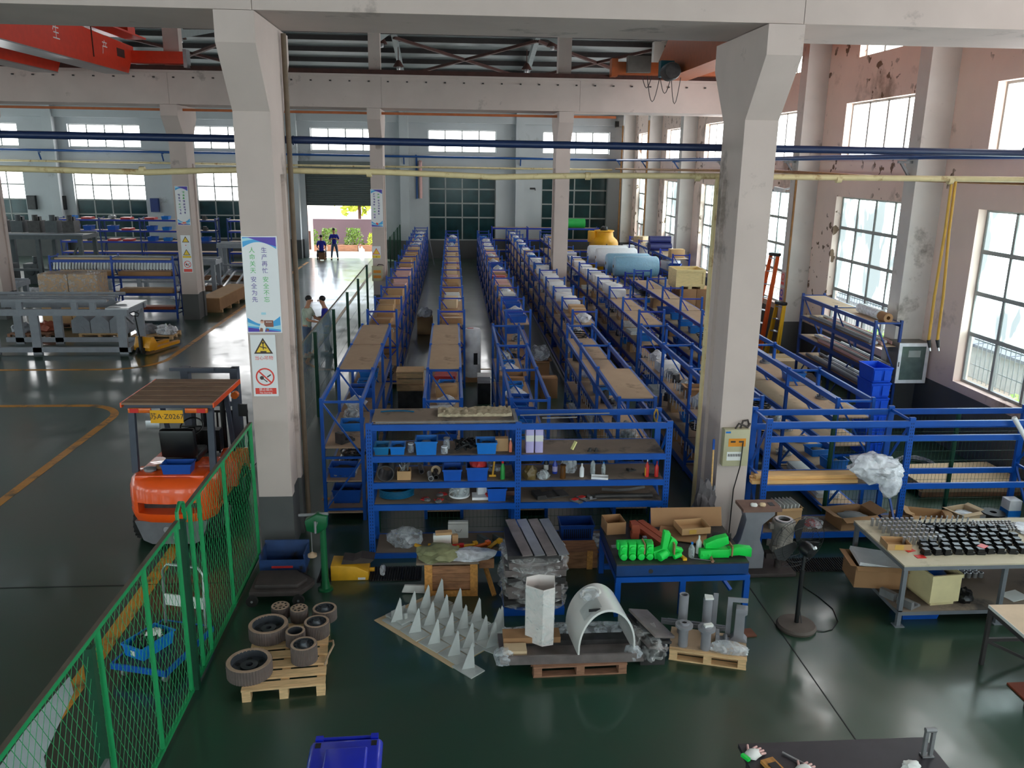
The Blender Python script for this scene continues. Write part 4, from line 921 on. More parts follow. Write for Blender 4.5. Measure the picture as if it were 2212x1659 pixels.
rf_ = obj('guard_roof', MB().box(-0.64, 0.64, 0.36, 1.72, 2.09, 2.12), m_rooff, fk); obj('roof_edge', MB().box(-0.66, -0.64, 0.36, 1.72, 2.05, 2.12).box(0.64, 0.66, 0.36, 1.72, 2.05, 2.12), m_fo, rf_); obj('roof_frame', MB().box(-0.62, 0.62, 0.4, 0.48, 2.03, 2.09).box(-0.62, 0.62, 1.6, 1.68, 2.03, 2.09), m_fk, rf_)
for k in range(5): obj('roof_fold', MB().box(-0.63, 0.63, 0.5 + k * 0.25, 0.512 + k * 0.25, 2.12, 2.128), m_rooff, rf_)
for s in (-1, 1): o = obj('tail_lamp', MB().box(s * 0.4 - 0.16, s * 0.4 + 0.16, 0.36, 0.4, 1.97, 2.04), m_lampo, fk, bevel=0.008); obj('red_lens', MB().box(s * 0.47 - 0.06, s * 0.47 + 0.06, 0.352, 0.36, 1.975, 2.035), m_lampr, o)
pl = obj('number_plate', MB().box(-0.24, 0.22, 0.33, 0.338, 1.83, 2.02), mat('plate_yellow', (244, 178, 24), 0.4, var=0.03), fk)
text('plate_lettering', '苏A·Z0267', 0.105, m_greyd, pl, (-0.01, 0.328, 1.925), (PI / 2, 0, 0))
obj('steering_column', MB().cyl((-0.05, 1.62, 0.95), (-0.05, 1.4, 1.42), 0.05, 10).box(-0.25, 0.3, 1.62, 1.8, 0.95, 1.3), m_blk, fk); obj('steering_wheel', MB().tube([(-0.05 + 0.17 * math.cos(a * PI / 10), 1.4 + 0.13 * math.sin(a * PI / 10), 1.44 + 0.1 * math.sin(a * PI / 10)) for a in range(20)], 0.014, 6, True).bar((-0.2, 1.4, 1.44), (0.1, 1.4, 1.44), 0.02, 0.02), m_blk, fk)
ms = obj('mast', MB().box(-0.46, -0.34, 2.25, 2.42, 0.1, 2.16).box(0.34, 0.46, 2.25, 2.42, 0.1, 2.16).box(-0.46, 0.46, 2.26, 2.34, 2.08, 2.16).box(-0.34, 0.34, 2.3, 2.36, 1.5, 1.58), m_fk, fk); obj('mast_top', MB().box(-0.62, 0.1, 2.22, 2.3, 2.12, 2.17), m_fk, ms)
for x in (-0.16, 0.16): obj('lift_cylinder', MB().cyl((x, 2.32, 0.2), (x, 2.32, 1.9), 0.045, 10), m_blk, ms)
b = MB()
for k in range(9): b.box(-0.5 + k * 0.125 - 0.012, -0.5 + k * 0.125 + 0.012, 2.5, 2.53, 0.5, 1.35)
b.box(-0.52, 0.52, 2.5, 2.53, 1.33, 1.37).box(-0.52, 0.52, 2.48, 2.54, 0.42, 0.52); obj('load_backrest', b, m_blk, fk)
for x in (-0.28, 0.28): obj('fork', MB().prism([(2.54, 0.5), (2.58, 0.5), (2.58, 0.1), (3.6, 0.07), (3.6, 0.05), (2.54, 0.05)], x - 0.06, x + 0.06, 'x'), m_blk, fk)
obj('mirror', MB().cbox((-0.25, 0.42, 1.78), (0.2, 0.03, 0.13)), m_alu, fk, bevel=0.01); obj('head_lamp', MB().cyl((0.55, 1.72, 1.85), (0.55, 1.8, 1.85), 0.06, 10), m_lampo, fk); obj('side_mirror', MB().cbox((0.66, 1.75, 1.6), (0.14, 0.03, 0.2)), m_blk, fk)
o = put1(tote(0.42, 0.24, 0.15, m_bind, None, 'blue_crate'), 'blue plastic box sitting on the forklift hood', 'box', (-3.98, 11.68, 1.091))
for x, y, l in ((-4.4, 11.72, 'grey glove lying on forklift hood beside the blue box'), (-4.27, 11.83, 'brown rag lying on the forklift hood')): single('rag', MB().blob((0, 0, 0), (0.18, 0.14, 0.07), int(x * -10), 0.3, 2.5, 2), m_grey if x < -4.3 else m_card2, l, 'rag', (x, y, 1.091))

# ================================================================ platform trolley behind the gate
tr = thing('platform_trolley', 'folding hand trolley with blue edge and pale handle behind the gate', 'trolley', (-3.27, 8.58, 0), -0.28)
obj('deck', MB().box(-0.32, 0.32, -0.45, 0.45, 0.16, 0.19), m_greyd, tr); obj('deck_edge', MB().box(-0.34, 0.34, -0.47, -0.45, 0.13, 0.2).box(-0.34, 0.34, 0.45, 0.47, 0.13, 0.2).box(-0.34, -0.32, -0.47, 0.47, 0.13, 0.2).box(0.32, 0.34, -0.47, 0.47, 0.13, 0.2), m_bind, tr)
obj('handle', MB().tube([(-0.26, 0.42, 0.19), (-0.26, 0.46, 0.85), (-0.2, 0.465, 0.93), (0.2, 0.465, 0.93), (0.26, 0.46, 0.85), (0.26, 0.42, 0.19)], 0.016, 8), m_alu, tr); obj('handle_plate', MB().box(-0.25, 0.25, 0.43, 0.45, 0.42, 0.56), m_white, tr)
for x in (-0.25, 0.25):
    for y in (-0.36, 0.36): o = obj('caster', MB().lathe([(0, -0.015), (0.05, -0.015), (0.05, 0.015), (0, 0.015)], (x, y, 0.05), 12, 'x'), m_grey, tr); obj('fork', MB().box(x - 0.025, x + 0.025, y - 0.02, y + 0.02, 0.09, 0.16), m_alu, o)
o = put1(tote(0.3, 0.46, 0.16, m_binb, None, 'blue_crate'), 'bright blue box of black tools on the hand trolley', 'box', (-3.4, 8.5, 0.191), -0.5); obj('tools', MB().blob((0, 0, 0.06), (0.24, 0.38, 0.14), 8, 0.4, 3), m_dark, o); obj('white_rag', MB().blob((0.02, 0.05, 0.12), (0.16, 0.2, 0.1), 9, 0.3), m_white, o); obj('paper_mark', MB().box(-0.03, 0.03, -0.225, -0.222, 0.04, 0.1), m_white, o)

# ================================================================ things on the open floor in front
m_pal = wood('pallet_pine', (222, 184, 136), 0.75, (2, 16, 16), 0.2); m_palo = wood('pallet_worn', (150, 108, 84), 0.8, (2, 16, 16), 0.3)
def pallet(label, loc, rz, w, d, h, m, planks, group='wooden pallets', under=True, rows=3):
    """planks run along x (w), on three bearers along y with blocks"""
    t = thing('pallet', label, 'pallet', loc, rz, group)
    n = planks; pw = d / n * 0.72
    for k in range(n): obj('plank', MB().box(-w / 2, w / 2, -pw / 2, pw / 2, h - 0.02, h), m, t, (0, -d / 2 + pw / 2 + (d - pw) * k / (n - 1), 0))
    for i in range(rows):
        x = -w / 2 + 0.05 + (w - 0.1) * i / (rows - 1)
        obj('bearer', MB().box(x - 0.045, x + 0.045, -d / 2, d / 2, h - 0.04, h - 0.0205), m, t)
        for j in range(3): obj('block', MB().box(x - 0.045, x + 0.045, -0.06, 0.06, 0.0185 if under else 0, h - 0.041), m, t, (0, -d / 2 + 0.06 + (d - 0.12) * j / 2, 0))
        if under:
            y = -d / 2 + 0.06 + (d - 0.12) * i / (rows - 1); obj('skid', MB().box(-w / 2, w / 2, y - 0.05, y + 0.05, 0, 0.018), m, t)
    return t
# --- pallet with grooved wheels
pallet('pale pine pallet holding eight grooved wheels', (-1.86, 8.42, 0), 0.1, 0.86, 1.28, 0.14, m_pal, 7, under=False)
m_rubber = mat('roller_tread', (104, 92, 88), 0.7, var=0.12, scale=12); m_tan = mat('roller_face', (168, 142, 122), 0.7, var=0.15, scale=8); m_hub = mat('roller_hub', (66, 70, 76), 0.4, metal=0.3, var=0.2, scale=8)
def roller(r, h, style):
    t = bpy.data.objects.new('wheel_roller', None); COL.objects.link(t); n = 48
    b = MB(); prof = []
    vs = []; 
    for z in (0, h):
        for k in range(n * 2):
            q = r if k % 2 else r - 0.007; vs.append((q * math.cos(PI * k / n), q * math.sin(PI * k / n), z))
    N = n * 2; b.add(vs, [(k, (k + 1) % N, N + (k + 1) % N, N + k) for k in range(N)] + [tuple(range(N))[::-1]])
    obj('tread', b, m_rubber, t)
    ri = {'big': 0.8, 'hub': 0.78, 'drum': 0.26, 'ring': 0.74}[style]
    obj('rim_face', MB().lathe([(r - 0.004, h - 0.001), (r - 0.006, h + 0.002), (r * ri, h + 0.002), (r * ri, h - 0.02)], n=32), m_tan, t)
    if style == 'big':
        obj('hub', MB().lathe([(r * 0.8, h), (r * 0.78, h * 0.55), (r * 0.4, h * 0.5), (r * 0.38, h * 0.68), (r * 0.16, h * 0.7), (r * 0.15, h * 0.4), (0, h * 0.4)], n=28), m_hub, t)
        b = MB()
        for k in range(6): b.cyl((r * 0.6 * math.cos(k * PI / 3), r * 0.6 * math.sin(k * PI / 3), h * 0.52), (r * 0.6 * math.cos(k * PI / 3), r * 0.6 * math.sin(k * PI / 3), h * 0.54), r * 0.12, 10)
        obj('lightening_hole', b, m_dark, t)['kind'] = 'stuff'
    elif style == 'hub':
        obj('hub', MB().lathe([(r * 0.78, h), (r * 0.76, h * 0.86), (r * 0.42, h * 0.84), (r * 0.3, h * 0.92), (r * 0.24, h * 1.12), (r * 0.1, h * 1.12), (0, h * 1.1)], n=24), m_hub, t)
        b = MB()
        for k in range(10): b.cyl((r * 0.6 * math.cos(k * PI / 5), r * 0.6 * math.sin(k * PI / 5), h * 0.84), (r * 0.6 * math.cos(k * PI / 5), r * 0.6 * math.sin(k * PI / 5), h * 0.95), r * 0.07, 8)
        obj('bolt', b, m_hub, t)['kind'] = 'stuff'
    elif style == 'drum':
        obj('bore', MB().lathe([(r * 0.27, h), (r * 0.26, h * 0.2), (0, h * 0.2)], n=16), m_dark, t)
        b = MB()
        for k in range(9): b.cyl((r * 0.64 * math.cos(k * 2 * PI / 9), r * 0.64 * math.sin(k * 2 * PI / 9), h), (r * 0.64 * math.cos(k * 2 * PI / 9), r * 0.64 * math.sin(k * 2 * PI / 9), h + 0.004), r * 0.13, 10)
        obj('bolt_hole', b, m_dark, t)['kind'] = 'stuff'
    else: obj('bore', MB().lathe([(r * 0.74, h), (r * 0.7, h * 0.35), (r * 0.3, h * 0.3), (r * 0.28, h * 0.1), (0, h * 0.1)], n=20), m_hub, t)
    return t
for (x, y, r, h, st, l) in [(-2.15, 8.78, 0.225, 0.16, 'big', 'large grooved wheel with dished hub, toward the back of the pallet'), (-2.2, 8.05, 0.24, 0.16, 'big', 'large grooved wheel with dished hub, on the front planks'),
        (-1.86, 9.12, 0.105, 0.16, 'drum', 'dark drum with a bolt circle, beside the pale drum'), (-2.1, 9.22, 0.11, 0.14, 'drum', 'pale drum with a bolt circle, rear corner of the pallet'),
        (-1.56, 9.14, 0.145, 0.14, 'hub', 'bolted wheel at the rear corner of the pallet'), (-1.6, 8.79, 0.145, 0.17, 'hub', 'bolted wheel in the middle of the pallet edge'),
        (-1.81, 8.6, 0.112, 0.17, 'ring', 'small grooved ring wheel between large and bolted wheels'), (-1.66, 8.28, 0.145, 0.2, 'hub', 'bolted wheel on bare planks near pallet front')]:
    put1(roller(r, h, st), l, 'wheel', (x, y, 0.143), x * 3)
single('rag', MB().blob((0, 0, 0), (0.16, 0.13, 0.07), 31, 0.35), m_filmw, 'crumpled white rag behind the small ring wheel', 'rag', (-1.83, 8.8, 0.31 - 0.165))
single('rag', MB().blob((0, 0, 0), (0.26, 0.24, 0.1), 33, 0.35), mat('old_film', (120, 108, 96), 0.6), 'grey crumpled rag on the floor by pallet edge', 'rag', (-2.42, 8.42, 0))
single('rope_loop', MB().tube([(0, -0.25, 0), (0.02, -0.1, 0.03), (0.05, 0.1, 0.03), (0.02, 0.25, -0.01), (-0.03, 0.3, -0.05)], 0.012, 6), m_chip, 'loop of pale rope over the pallet edge', 'rope', (-1.42, 8.4, 0.15))
# --- dark low carriage with the blue trough, green pillar crane
m_soot = mat('sooty_iron', (58, 50, 48), 0.7, var=0.25, scale=6, bump=0.2)
ct = thing('low_carriage', 'low sooty iron carriage on small wheels beside white column', 'carriage', (-2.28, 9.95, 0), 0.0)
obj('bed', MB().prism([(-0.32, -0.22), (0.32, -0.22), (0.44, 0.0), (0.46, 0.08), (0.25, 0.3), (-0.32, 0.3)], 0.12, 0.19), m_soot, ct, bevel=0.01); obj('bed_top', MB().prism([(-0.26, -0.15), (0.28, -0.15), (0.38, 0.03), (0.2, 0.26), (-0.28, 0.26)], 0.19, 0.25), m_soot, ct, bevel=0.015)
for x in (-0.28, 0.3):
    for y in (-0.24, 0.3): o = obj('wheel', MB().lathe([(0, -0.02), (0.075, -0.02), (0.075, 0.02), (0, 0.02)], (x, y, 0.075), 16, 'y'), m_tyre, ct); obj('hub', MB().cyl((x, y - 0.026, 0.075), (x, y + 0.026, 0.075), 0.016, 8), m_alu, o)
tb = thing('blue_trough', 'dirty blue metal trough behind the sooty carriage', 'trough', (-2.3, 10.55, 0)); m_trough = mat('trough_blue', (36, 62, 108), 0.5, var=0.2, dirt=(40, 36, 36), dirt_amt=0.8)
b = MB(); b.prism([(-0.18, 0.12), (-0.2, 0.32), (-0.19, 0.32), (-0.17, 0.13), (0.17, 0.13), (0.2, 0.42), (0.22, 0.42), (0.18, 0.12)], -0.3, 0.3, 'x').box(-0.3, -0.28, -0.17, 0.18, 0.13, 0.38).box(0.28, 0.3, -0.17, 0.18, 0.13, 0.38)
obj('trough_body', b, m_trough, tb); obj('red_marking', MB().box(-0.14, 0.14, -0.2, -0.195, 0.2, 0.23), m_red, tb); obj('foot', MB().box(-0.28, 0.28, -0.15, 0.15, 0, 0.12), m_soot, tb)
m_gp = mat('pillar_green', (14, 92, 52), 0.4, var=0.1)
gs = thing('pillar_crane', 'dark green little pillar crane with a hanging hook weight', 'crane', (-1.7, 10.12, 0))
obj('pillar', MB().lathe([(0, 0), (0.1, 0), (0.1, 0.02), (0.065, 0.03), (0.045, 0.16), (0.04, 0.92), (0, 0.92)], n=14), m_gp, gs); hd = obj('head', MB().prism([(-0.2, 0.86), (-0.06, 0.82), (0.06, 0.9), (0.07, 1.06), (-0.06, 1.1), (-0.22, 1.0)], -0.06, 0.06, 'y'), m_gp, gs, bevel=0.015)
obj('arm', MB().cyl((-0.3, 0, 1.06), (0.08, 0, 1.08), 0.022, 8), m_grey, gs); obj('handle', MB().cyl((-0.06, -0.06, 0.98), (-0.06, -0.2, 0.98), 0.012, 8).cyl((-0.06, -0.2, 0.9), (-0.06, -0.2, 1.06), 0.016, 8), m_alu, gs)
hk = obj('chain', MB().cyl((-0.15, 0, 0.52), (-0.15, 0, 0.86), 0.008, 6), m_alu, gs); obj('weight', MB().lathe([(0, 0.48), (0.06, 0.48), (0.06, 0.51), (0.02, 0.53), (0, 0.56)], (-0.15, 0, 0), 14), m_chip, hk)
# --- trench grates along the racks
m_grate = mat('trench_iron', (34, 33, 34), 0.6, var=0.2)
for x0, x1, l in ((-1.85, -1.66, 'short'), (-1.15, -0.45, 'long'), (4.5, 6.1, 'right')):
    o = struct('trench_grate', MB().box(x0, x1, 10.3, 10.7, 0.001, 0.006), m_grate); b = MB()
    n = int((x1 - x0) / 0.035)
    for k in range(n): b.bar((x0 + 0.02 + k * 0.035, 10.31, 0.016), (x0 + 0.03 + k * 0.035, 10.69, 0.016), 0.016, 0.02)
    obj('grate_bar', b, m_grate, o)['kind'] = 'stuff'
yb_ = thing('yellow_box', 'yellow steel box with dark scrap on it beside the trench', 'box', (-1.42, 10.5, 0)); obj('box_body', MB().prism([(-0.24, 0), (0.26, 0), (0.26, 0.12), (0.1, 0.2), (-0.24, 0.22)], -0.16, 0.16, 'y'), m_yel, yb_, bevel=0.008); obj('white_tag', MB().box(0.12, 0.22, -0.168, -0.162, 0.015, 0.045), m_white, yb_); obj('tow_pin', MB().cyl((0.26, 0, 0.08), (0.33, 0, 0.08), 0.03, 10), m_yel, yb_)
single('scrap_plate', MB().prism([(-0.16, 0), (0.22, 0.01), (0.28, 0.06), (0.1, 0.09), (0, 0.05), (-0.14, 0.07)], -0.12, 0.1, 'y'), m_soot, 'dark scrap plate lying over the yellow box', 'scrap', (-1.36, 10.5, 0.222))
single('rag', MB().blob((0, 0, 0), (0.08, 0.2, 0.1), 37, 0.4), m_filmw, 'twisted white rag lying on the trench grate', 'rag', (-0.98, 10.5, 0.028))
# --- crate table with bagged tools
m_crate = wood('crate_wood', (190, 132, 66), 0.75, (10, 2, 10), 0.25); m_crate2 = wood('crate_board', (150, 104, 72), 0.8, (2, 10, 10), 0.35)
cr = thing('wooden_crate', 'small wooden crate standing under the pile of tools', 'crate', (-0.04, 10.12, 0))
for k in range(3): obj('board', MB().box(-0.33, 0.33, -0.25, -0.235, 0.09 + k * 0.115, 0.2 + k * 0.115), m_crate2, cr)
obj('side', MB().box(-0.335, -0.32, -0.235, 0.25, 0.03, 0.45).box(0.32, 0.335, -0.235, 0.25, 0.03, 0.45).box(-0.32, 0.32, 0.235, 0.25, 0.03, 0.45), m_crate2, cr)
for x in (-0.345, 0.245): obj('frame_post', MB().box(x, x + 0.1, -0.275, -0.252, 0, 0.46), m_crate, cr)
obj('frame_rail', MB().box(-0.245, 0.245, -0.272, -0.252, 0, 0.085), m_crate, cr); obj('lid', MB().box(-0.45, 0.36, -0.28, 0.28, 0.461, 0.49), m_chipdk, cr); obj('lid_edge', MB().box(0.362, 0.56, -0.2, 0.28, 0.36, 0.49), m_crate2, cr); obj('crate_leg', MB().bar((0.42, 0.1, 0.36), (0.56, -0.3, 0.02), 0.05, 0.05), m_crate, cr)
m_pouch = mat('green_pouch', (132, 132, 96), 0.6, var=0.25, scale=8)
single('tool_pouch', MB().blob((0, 0, 0), (0.55, 0.42, 0.16), 41, 0.35), m_pouch, 'crumpled olive cloth on the wooden crate', 'cloth', (-0.2, 10.02, 0.4905)); single('tool_pouch', MB().blob((0, 0, 0), (0.6, 0.3, 0.12), 43, 0.35), m_filmw, 'milky plastic bag beside the olive cloth', 'bag', (0.22, 9.98, 0.4905))
for k in range(6): single('yellow_tool', MB().cyl((-0.12, 0, 0.025), (0.12, 0.03 * (k % 3 - 1), 0.025), 0.025, 8).cbox((0.14, 0, 0.03), (0.06, 0.06, 0.06)), [m_yel, m_yel, m_redb, m_yel, m_lampo, m_yel][k], ['yellow hand tool at the free end of the crate lid', 'yellow hand tool lying behind the olive cloth', 'red hand tool lying behind the olive cloth', 'yellow hand tool in the middle behind the milky bag', 'orange hand tool at the other lid end', 'yellow hand tool lying across the back edge'][k], 'tool', (-0.42 + 0.19 * k, 10.26 + 0.02 * (k % 2), 0.4905), 0.3 * (k - 2))
o = put1(carton(0.24, 0.08, 0.16, m_white, False, 'small_carton'), 'small white and tan carton standing behind the hand tools', 'carton', (-0.16, 10.36, 0.4915)); obj('tan_lid', MB().cbox((0.02, 0.0, 0.18), (0.22, 0.09, 0.035), 0.1), m_card, o); obj('tan_flap', MB().cbox((0.17, 0.0, 0.08), (0.08, 0.06, 0.14), 0.2), m_card, o)
wooden_box = thing('wooden_box', 'long brown wooden box on the floor before the parts rack', 'box', (1.55, 10.72, 0))
for y in (-0.18, 0.165): obj('side_board', MB().box(-0.45, 0.45, y, y + 0.015, 0.02, 0.24), m_crate2, wooden_box)
obj('lid_board', MB().box(-0.46, 0.46, -0.19, 0.19, 0.24, 0.26), m_crate2, wooden_box); obj('batten', MB().box(0.3, 0.38, -0.2, -0.181, 0, 0.28), m_crate, wooden_box); obj('floor_board', MB().box(-0.45, 0.45, -0.165, 0.165, 0, 0.02), m_crate2, wooden_box)
single('paper_sheet', MB().prism([(-0.14, 0), (0.16, -0.02), (0.16, 0.09), (-0.1, 0.1)], 0, 0.03, 'y'), m_white, 'white cardboard flap leaning beside the wooden crate', 'cardboard', (-0.55, 9.95, 0.02))
# --- gusset brackets laid out on cardboard
ca = math.radians(-47.5)
single('cardboard_sheet', MB().box(-0.72, 0.72, -0.47, 0.47, 0, 0.006), m_card3, 'flat cardboard sheet under the rows of pale gussets', 'cardboard', (-0.16, 9.09, 0.0), ca)
m_galv = mat('pale_primer', (186, 190, 188), 0.5, var=0.08)
def gusset():
    t = bpy.data.objects.new('gusset_bracket', None); COL.objects.link(t)
    obj('base_plate', MB().box(-0.16, 0.16, -0.104, 0.104, 0, 0.012), m_galv, t); o = obj('fin', MB().prism([(-0.075, 0.012), (0.075, 0.012), (0.06, 0.3), (0.045, 0.33)], -0.006, 0.006, 'y'), m_galv, t); o.rotation_euler = (0, 0, -ca + 0.25)
    return t
g0 = None; gi = 0
cx, sx_ = math.cos(ca), math.sin(ca)
for i in range(4):
    for j in range(4):
        u, v = -0.5 + i * 0.345, -0.34 + j * 0.228
        loc = (-0.12 + u * cx - v * sx_, 9.1 + u * sx_ + v * cx, 0.007 + 0.0005 * j)
        if g0 is None: g0 = gusset(); o = g0
        else: o = dup(g0)
        put1(o, 'pale gusset bracket, %s row from the stepped plate end, %s from the crate side' % (ORD[i], ORD[3 - j]), 'bracket', loc, ca + R.uniform(-0.05, 0.05), 'pale gusset brackets')
for (x, y, rz, l) in [(0.5, 8.98, ca, 'pale gusset bracket at the crate-side corner, off the cardboard'), (0.12, 8.2, ca, 'pale gusset bracket at the front corner, off the cardboard'), (0.4, 8.62, ca + 0.2, 'pale gusset bracket turned the other way, beside the cardboard')]:
    put1(dup(g0), l, 'bracket', (x + 0.03, y + 0.02, 0.002), rz, 'pale gusset brackets')
o = single('pale_plate', MB().box(-0.16, 0.16, -0.12, 0.12, 0, 0.03).box(-0.05, -0.04, -0.12, 0.1, 0.03, 0.12).box(0.08, 0.1, -0.02, 0.02, 0.03, 0.1), m_galv, 'pale stepped plate at the cardboard corner', 'machine part', (-0.66, 9.34, 0.007), ca)
# --- wrapped stack of steel profiles, sheets on top
ws = thing('steel_bundle', 'tall film wrapped bundle of steel profiles with bare sheets on top', 'bundle', (1.0, 9.75, 0)); rr = random.Random(3)
m_prof = mat('wrapped_profile', (128, 118, 116), 0.35, metal=0.3, var=0.25, scale=5)
for k in range(7):
    z0 = 0.1 + k * 0.105
    obj('profile', MB().cbox((rr.uniform(-.03, .03), 0, z0 + 0.05), (0.72 + rr.uniform(-.06, .06), 0.8 + rr.uniform(-.05, .05), 0.085)), m_prof if k % 3 else m_greyd, ws)
    b = MB(); obj('wrap', b.blob((rr.uniform(-.03, .03), -0.1, z0 - 0.01), (0.86, 0.9, 0.1), 50 + k, 0.14, 3, 3), m_stretch, ws)
for k in range(4): obj('steel_sheet', MB().bar((-0.26 + 0.15 * k, 0.42, 0.93), (-0.1 + 0.15 * k, -0.45, 0.84), 0.13, 0.015), m_alu if k % 2 else m_prof, ws)
obj('foot_board', MB().box(-0.38, 0.38, -0.42, 0.42, 0, 0.1), m_bind, ws)
for x, y, z in ((0.62, 9.02, 0.26), (0.64, 9.0, 0.16)): pass
# --- pallet with wrapped plates, bagged hexagon and the white arch
pallet('worn brown pallet under the film wrapped plates and white arch', (1.38, 8.3, 0), 0.03, 1.05, 0.55, 0.14, m_palo, 4)
bd = thing('wrapped_plates', 'wide low pile of film wrapped plates lying on worn pallet', 'plates', (1.4, 8.36, 0.1415))
obj('plate', MB().box(-0.9, 0.7, -0.3, 0.3, 0.0, 0.03), m_prof, bd); obj('plate', MB().box(-0.78, 0.68, 0.02, 0.3, 0.03, 0.09), m_greyd, bd); obj('plate', MB().box(-0.9, 0.62, -0.3, -0.27, 0.03, 0.1), m_prof, bd)
obj('spacer', MB().box(-0.85, -0.2, -0.02, 0.18, 0.09, 0.16), m_card2, bd); obj('spacer', MB().box(-0.85, -0.6, -0.22, -0.05, 0.03, 0.12), m_card3, bd)
b = MB().blob((-0.86, -0.22, 0.0), (0.22, 0.24, 0.16), 61, 0.3); b.blob((0.6, -0.2, 0.0), (0.2, 0.2, 0.14), 62, 0.3); b.blob((0.0, 0.26, 0.06), (1.5, 0.2, 0.1), 63, 0.3); obj('wrap', b, m_film, bd)
hb = thing('hexagon_sleeve', 'tall white bagged sleeve with a faceted open top', 'sleeve', (0.96, 8.42, 0.235)); hx = [(-0.16, -0.02), (0.02, -0.16), (0.15, -0.13), (0.17, 0.08), (0.0, 0.14), (-0.14, 0.12)]
b = MB(); n6 = len(hx); lo = [(x, y, 0.0) for x, y in hx]; hi = [(x * 1.02, y * 1.02, 0.72 + 0.12 * x + 0.14 * y) for x, y in hx]; li = [(x * 0.96, y * 0.96, 0.01) for x, y in hx]; hii = [(x * 0.97, y * 0.97, z) for (x, y, z) in hi]
b.add(lo + hi + li + hii, [(k, (k + 1) % n6, n6 + (k + 1) % n6, n6 + k) for k in range(n6)] + [(2 * n6 + (k + 1) % n6, 2 * n6 + k, 3 * n6 + k, 3 * n6 + (k + 1) % n6) for k in range(n6)] + [(n6 + k, n6 + (k + 1) % n6, 3 * n6 + (k + 1) % n6, 3 * n6 + k) for k in range(n6)] + [tuple(range(n6))[::-1], tuple(range(2 * n6, 3 * n6))])
obj('shell', b, mat('sleeve_white', (222, 214, 210), 0.5, var=0.05), hb); obj('film_sheet', MB().add([(p[0] * 1.03, p[1] * 1.03, p[2] * 0.98 if p[2] > .1 else 0.02) for p in lo + hi], [(k, (k + 1) % n6, n6 + (k + 1) % n6, n6 + k) for k in range(n6)]), film('sleeve_film', (230, 240, 240), 0.12), hb)
ar = thing('arch_shell', 'glossy white half round shell with a bagged opening', 'shell', (1.66, 8.36, 0.235), 0.1); m_shell = mat('shell_white', (226, 226, 222), 0.25, var=0.03, coat=0.4)
b = MB(); n = 24; vs = []
for y in (-0.26, 0.34):
    for r_ in (0.33, 0.31):
        for k in range(n + 1):
            a = PI * k / n; vs.append((r_ * math.cos(a), y, max(0, r_ * 1.45 * math.sin(a) + 0.06 - 0.06 * (k in (0, n)))))
q = n + 1; fs = []
for k in range(n): fs += [(k, k + 1, 2 * q + k + 1, 2 * q + k), (q + k + 1, q + k, 3 * q + k, 3 * q + k + 1), (k + 1, k, q + k, q + k + 1), (2 * q + k, 2 * q + k + 1, 3 * q + k + 1, 3 * q + k)]
b.add(vs, fs, True); obj('shell', b, m_shell, ar)
obj('port_ring', MB().lathe([(0.1, 0), (0.12, 0.05), (0.1, 0.06), (0.08, 0.05), (0.08, 0)], n=20).xf(Matrix.Translation((-0.08, 0.16, 0.475)) @ Euler((0.2, -0.25, 0)).to_matrix().to_4x4()), m_shell, ar); obj('port_film', MB().blob((-0.1, 0.12, 0.5), (0.24, 0.24, 0.06), 66, 0.3), m_film, ar)
b = MB(); vs = []
for k in range(8):
    a = math.radians(100 + k * 5.5)
    for y in (-0.2, 0.02): vs.append((0.338 * math.cos(a), y, 0.338 * 1.45 * math.sin(a) + 0.06))
b.add(vs, [(2 * k, 2 * k + 1, 2 * k + 3, 2 * k + 2) for k in range(7)], True); obj('hatch_panel', b, m_galv, ar); obj('hatch_slot', MB().box(-0.21, -0.08, -0.215, -0.205, 0.5, 0.53), m_dark, ar)
wf = thing('film_bundle', 'shiny film wrapped flat bundle beside the white arch', 'bundle', (2.22, 8.5, 0.0), 0.0); 
for k in range(3): obj('plate', MB().cbox((0.0 + 0.03 * k, 0.02, 0.2 + 0.07 * k), (0.26, 0.62, 0.03), 0.3, 0, 0.25), m_prof if k != 1 else m_greyd, wf)
obj('wrap', MB().blob((0.02, -0.06, 0.1), (0.4, 0.72, 0.26), 71, 0.2, 3, 4), m_stretch, wf); obj('base', MB().box(-0.12, 0.16, -0.3, 0.3, 0, 0.16), m_greyd, wf)
# --- pallet of grey castings and tubes
pallet('pale pallet carrying grey flanged tubes and steel parts', (2.92, 8.36, 0), -0.3, 0.86, 0.42, 0.14, m_pal, 3)
single('plywood_sheet', MB().box(-0.43, 0.43, -0.22, 0.22, 0, 0.006), m_chip, 'thin plywood sheet laid on the pallet of grey parts', 'plywood', (2.94, 8.42, 0.1405), -0.3)
m_gp2 = mat('primer_grey', (136, 136, 142), 0.5, var=0.08, scale=6)
def flange_tube(): 
    o = obj('flanged_tube', MB().lathe([(0.03, 0.3), (0.03, 0.02), (0.055, 0), (0.055, 0.24), (0.1, 0.245), (0.1, 0.275), (0.06, 0.28), (0.055, 0.3), (0.03, 0.3)], n=20), m_gp2); obj('bore', MB().cyl((0, 0, 0.2), (0, 0, 0.288), 0.034, 14), m_dark, o); return o
put1(flange_tube(), 'short grey tube with open flange on top', 'tube', (2.62, 8.35, 0.1475)); o = put1(flange_tube(), 'short grey tube with a paper note in the flange', 'tube', (2.86, 8.27, 0.1475)); obj('paper_note', MB().cbox((0.01, -0.02, 0.31), (0.1, 0.05, 0.03), 0.2), m_white, o)
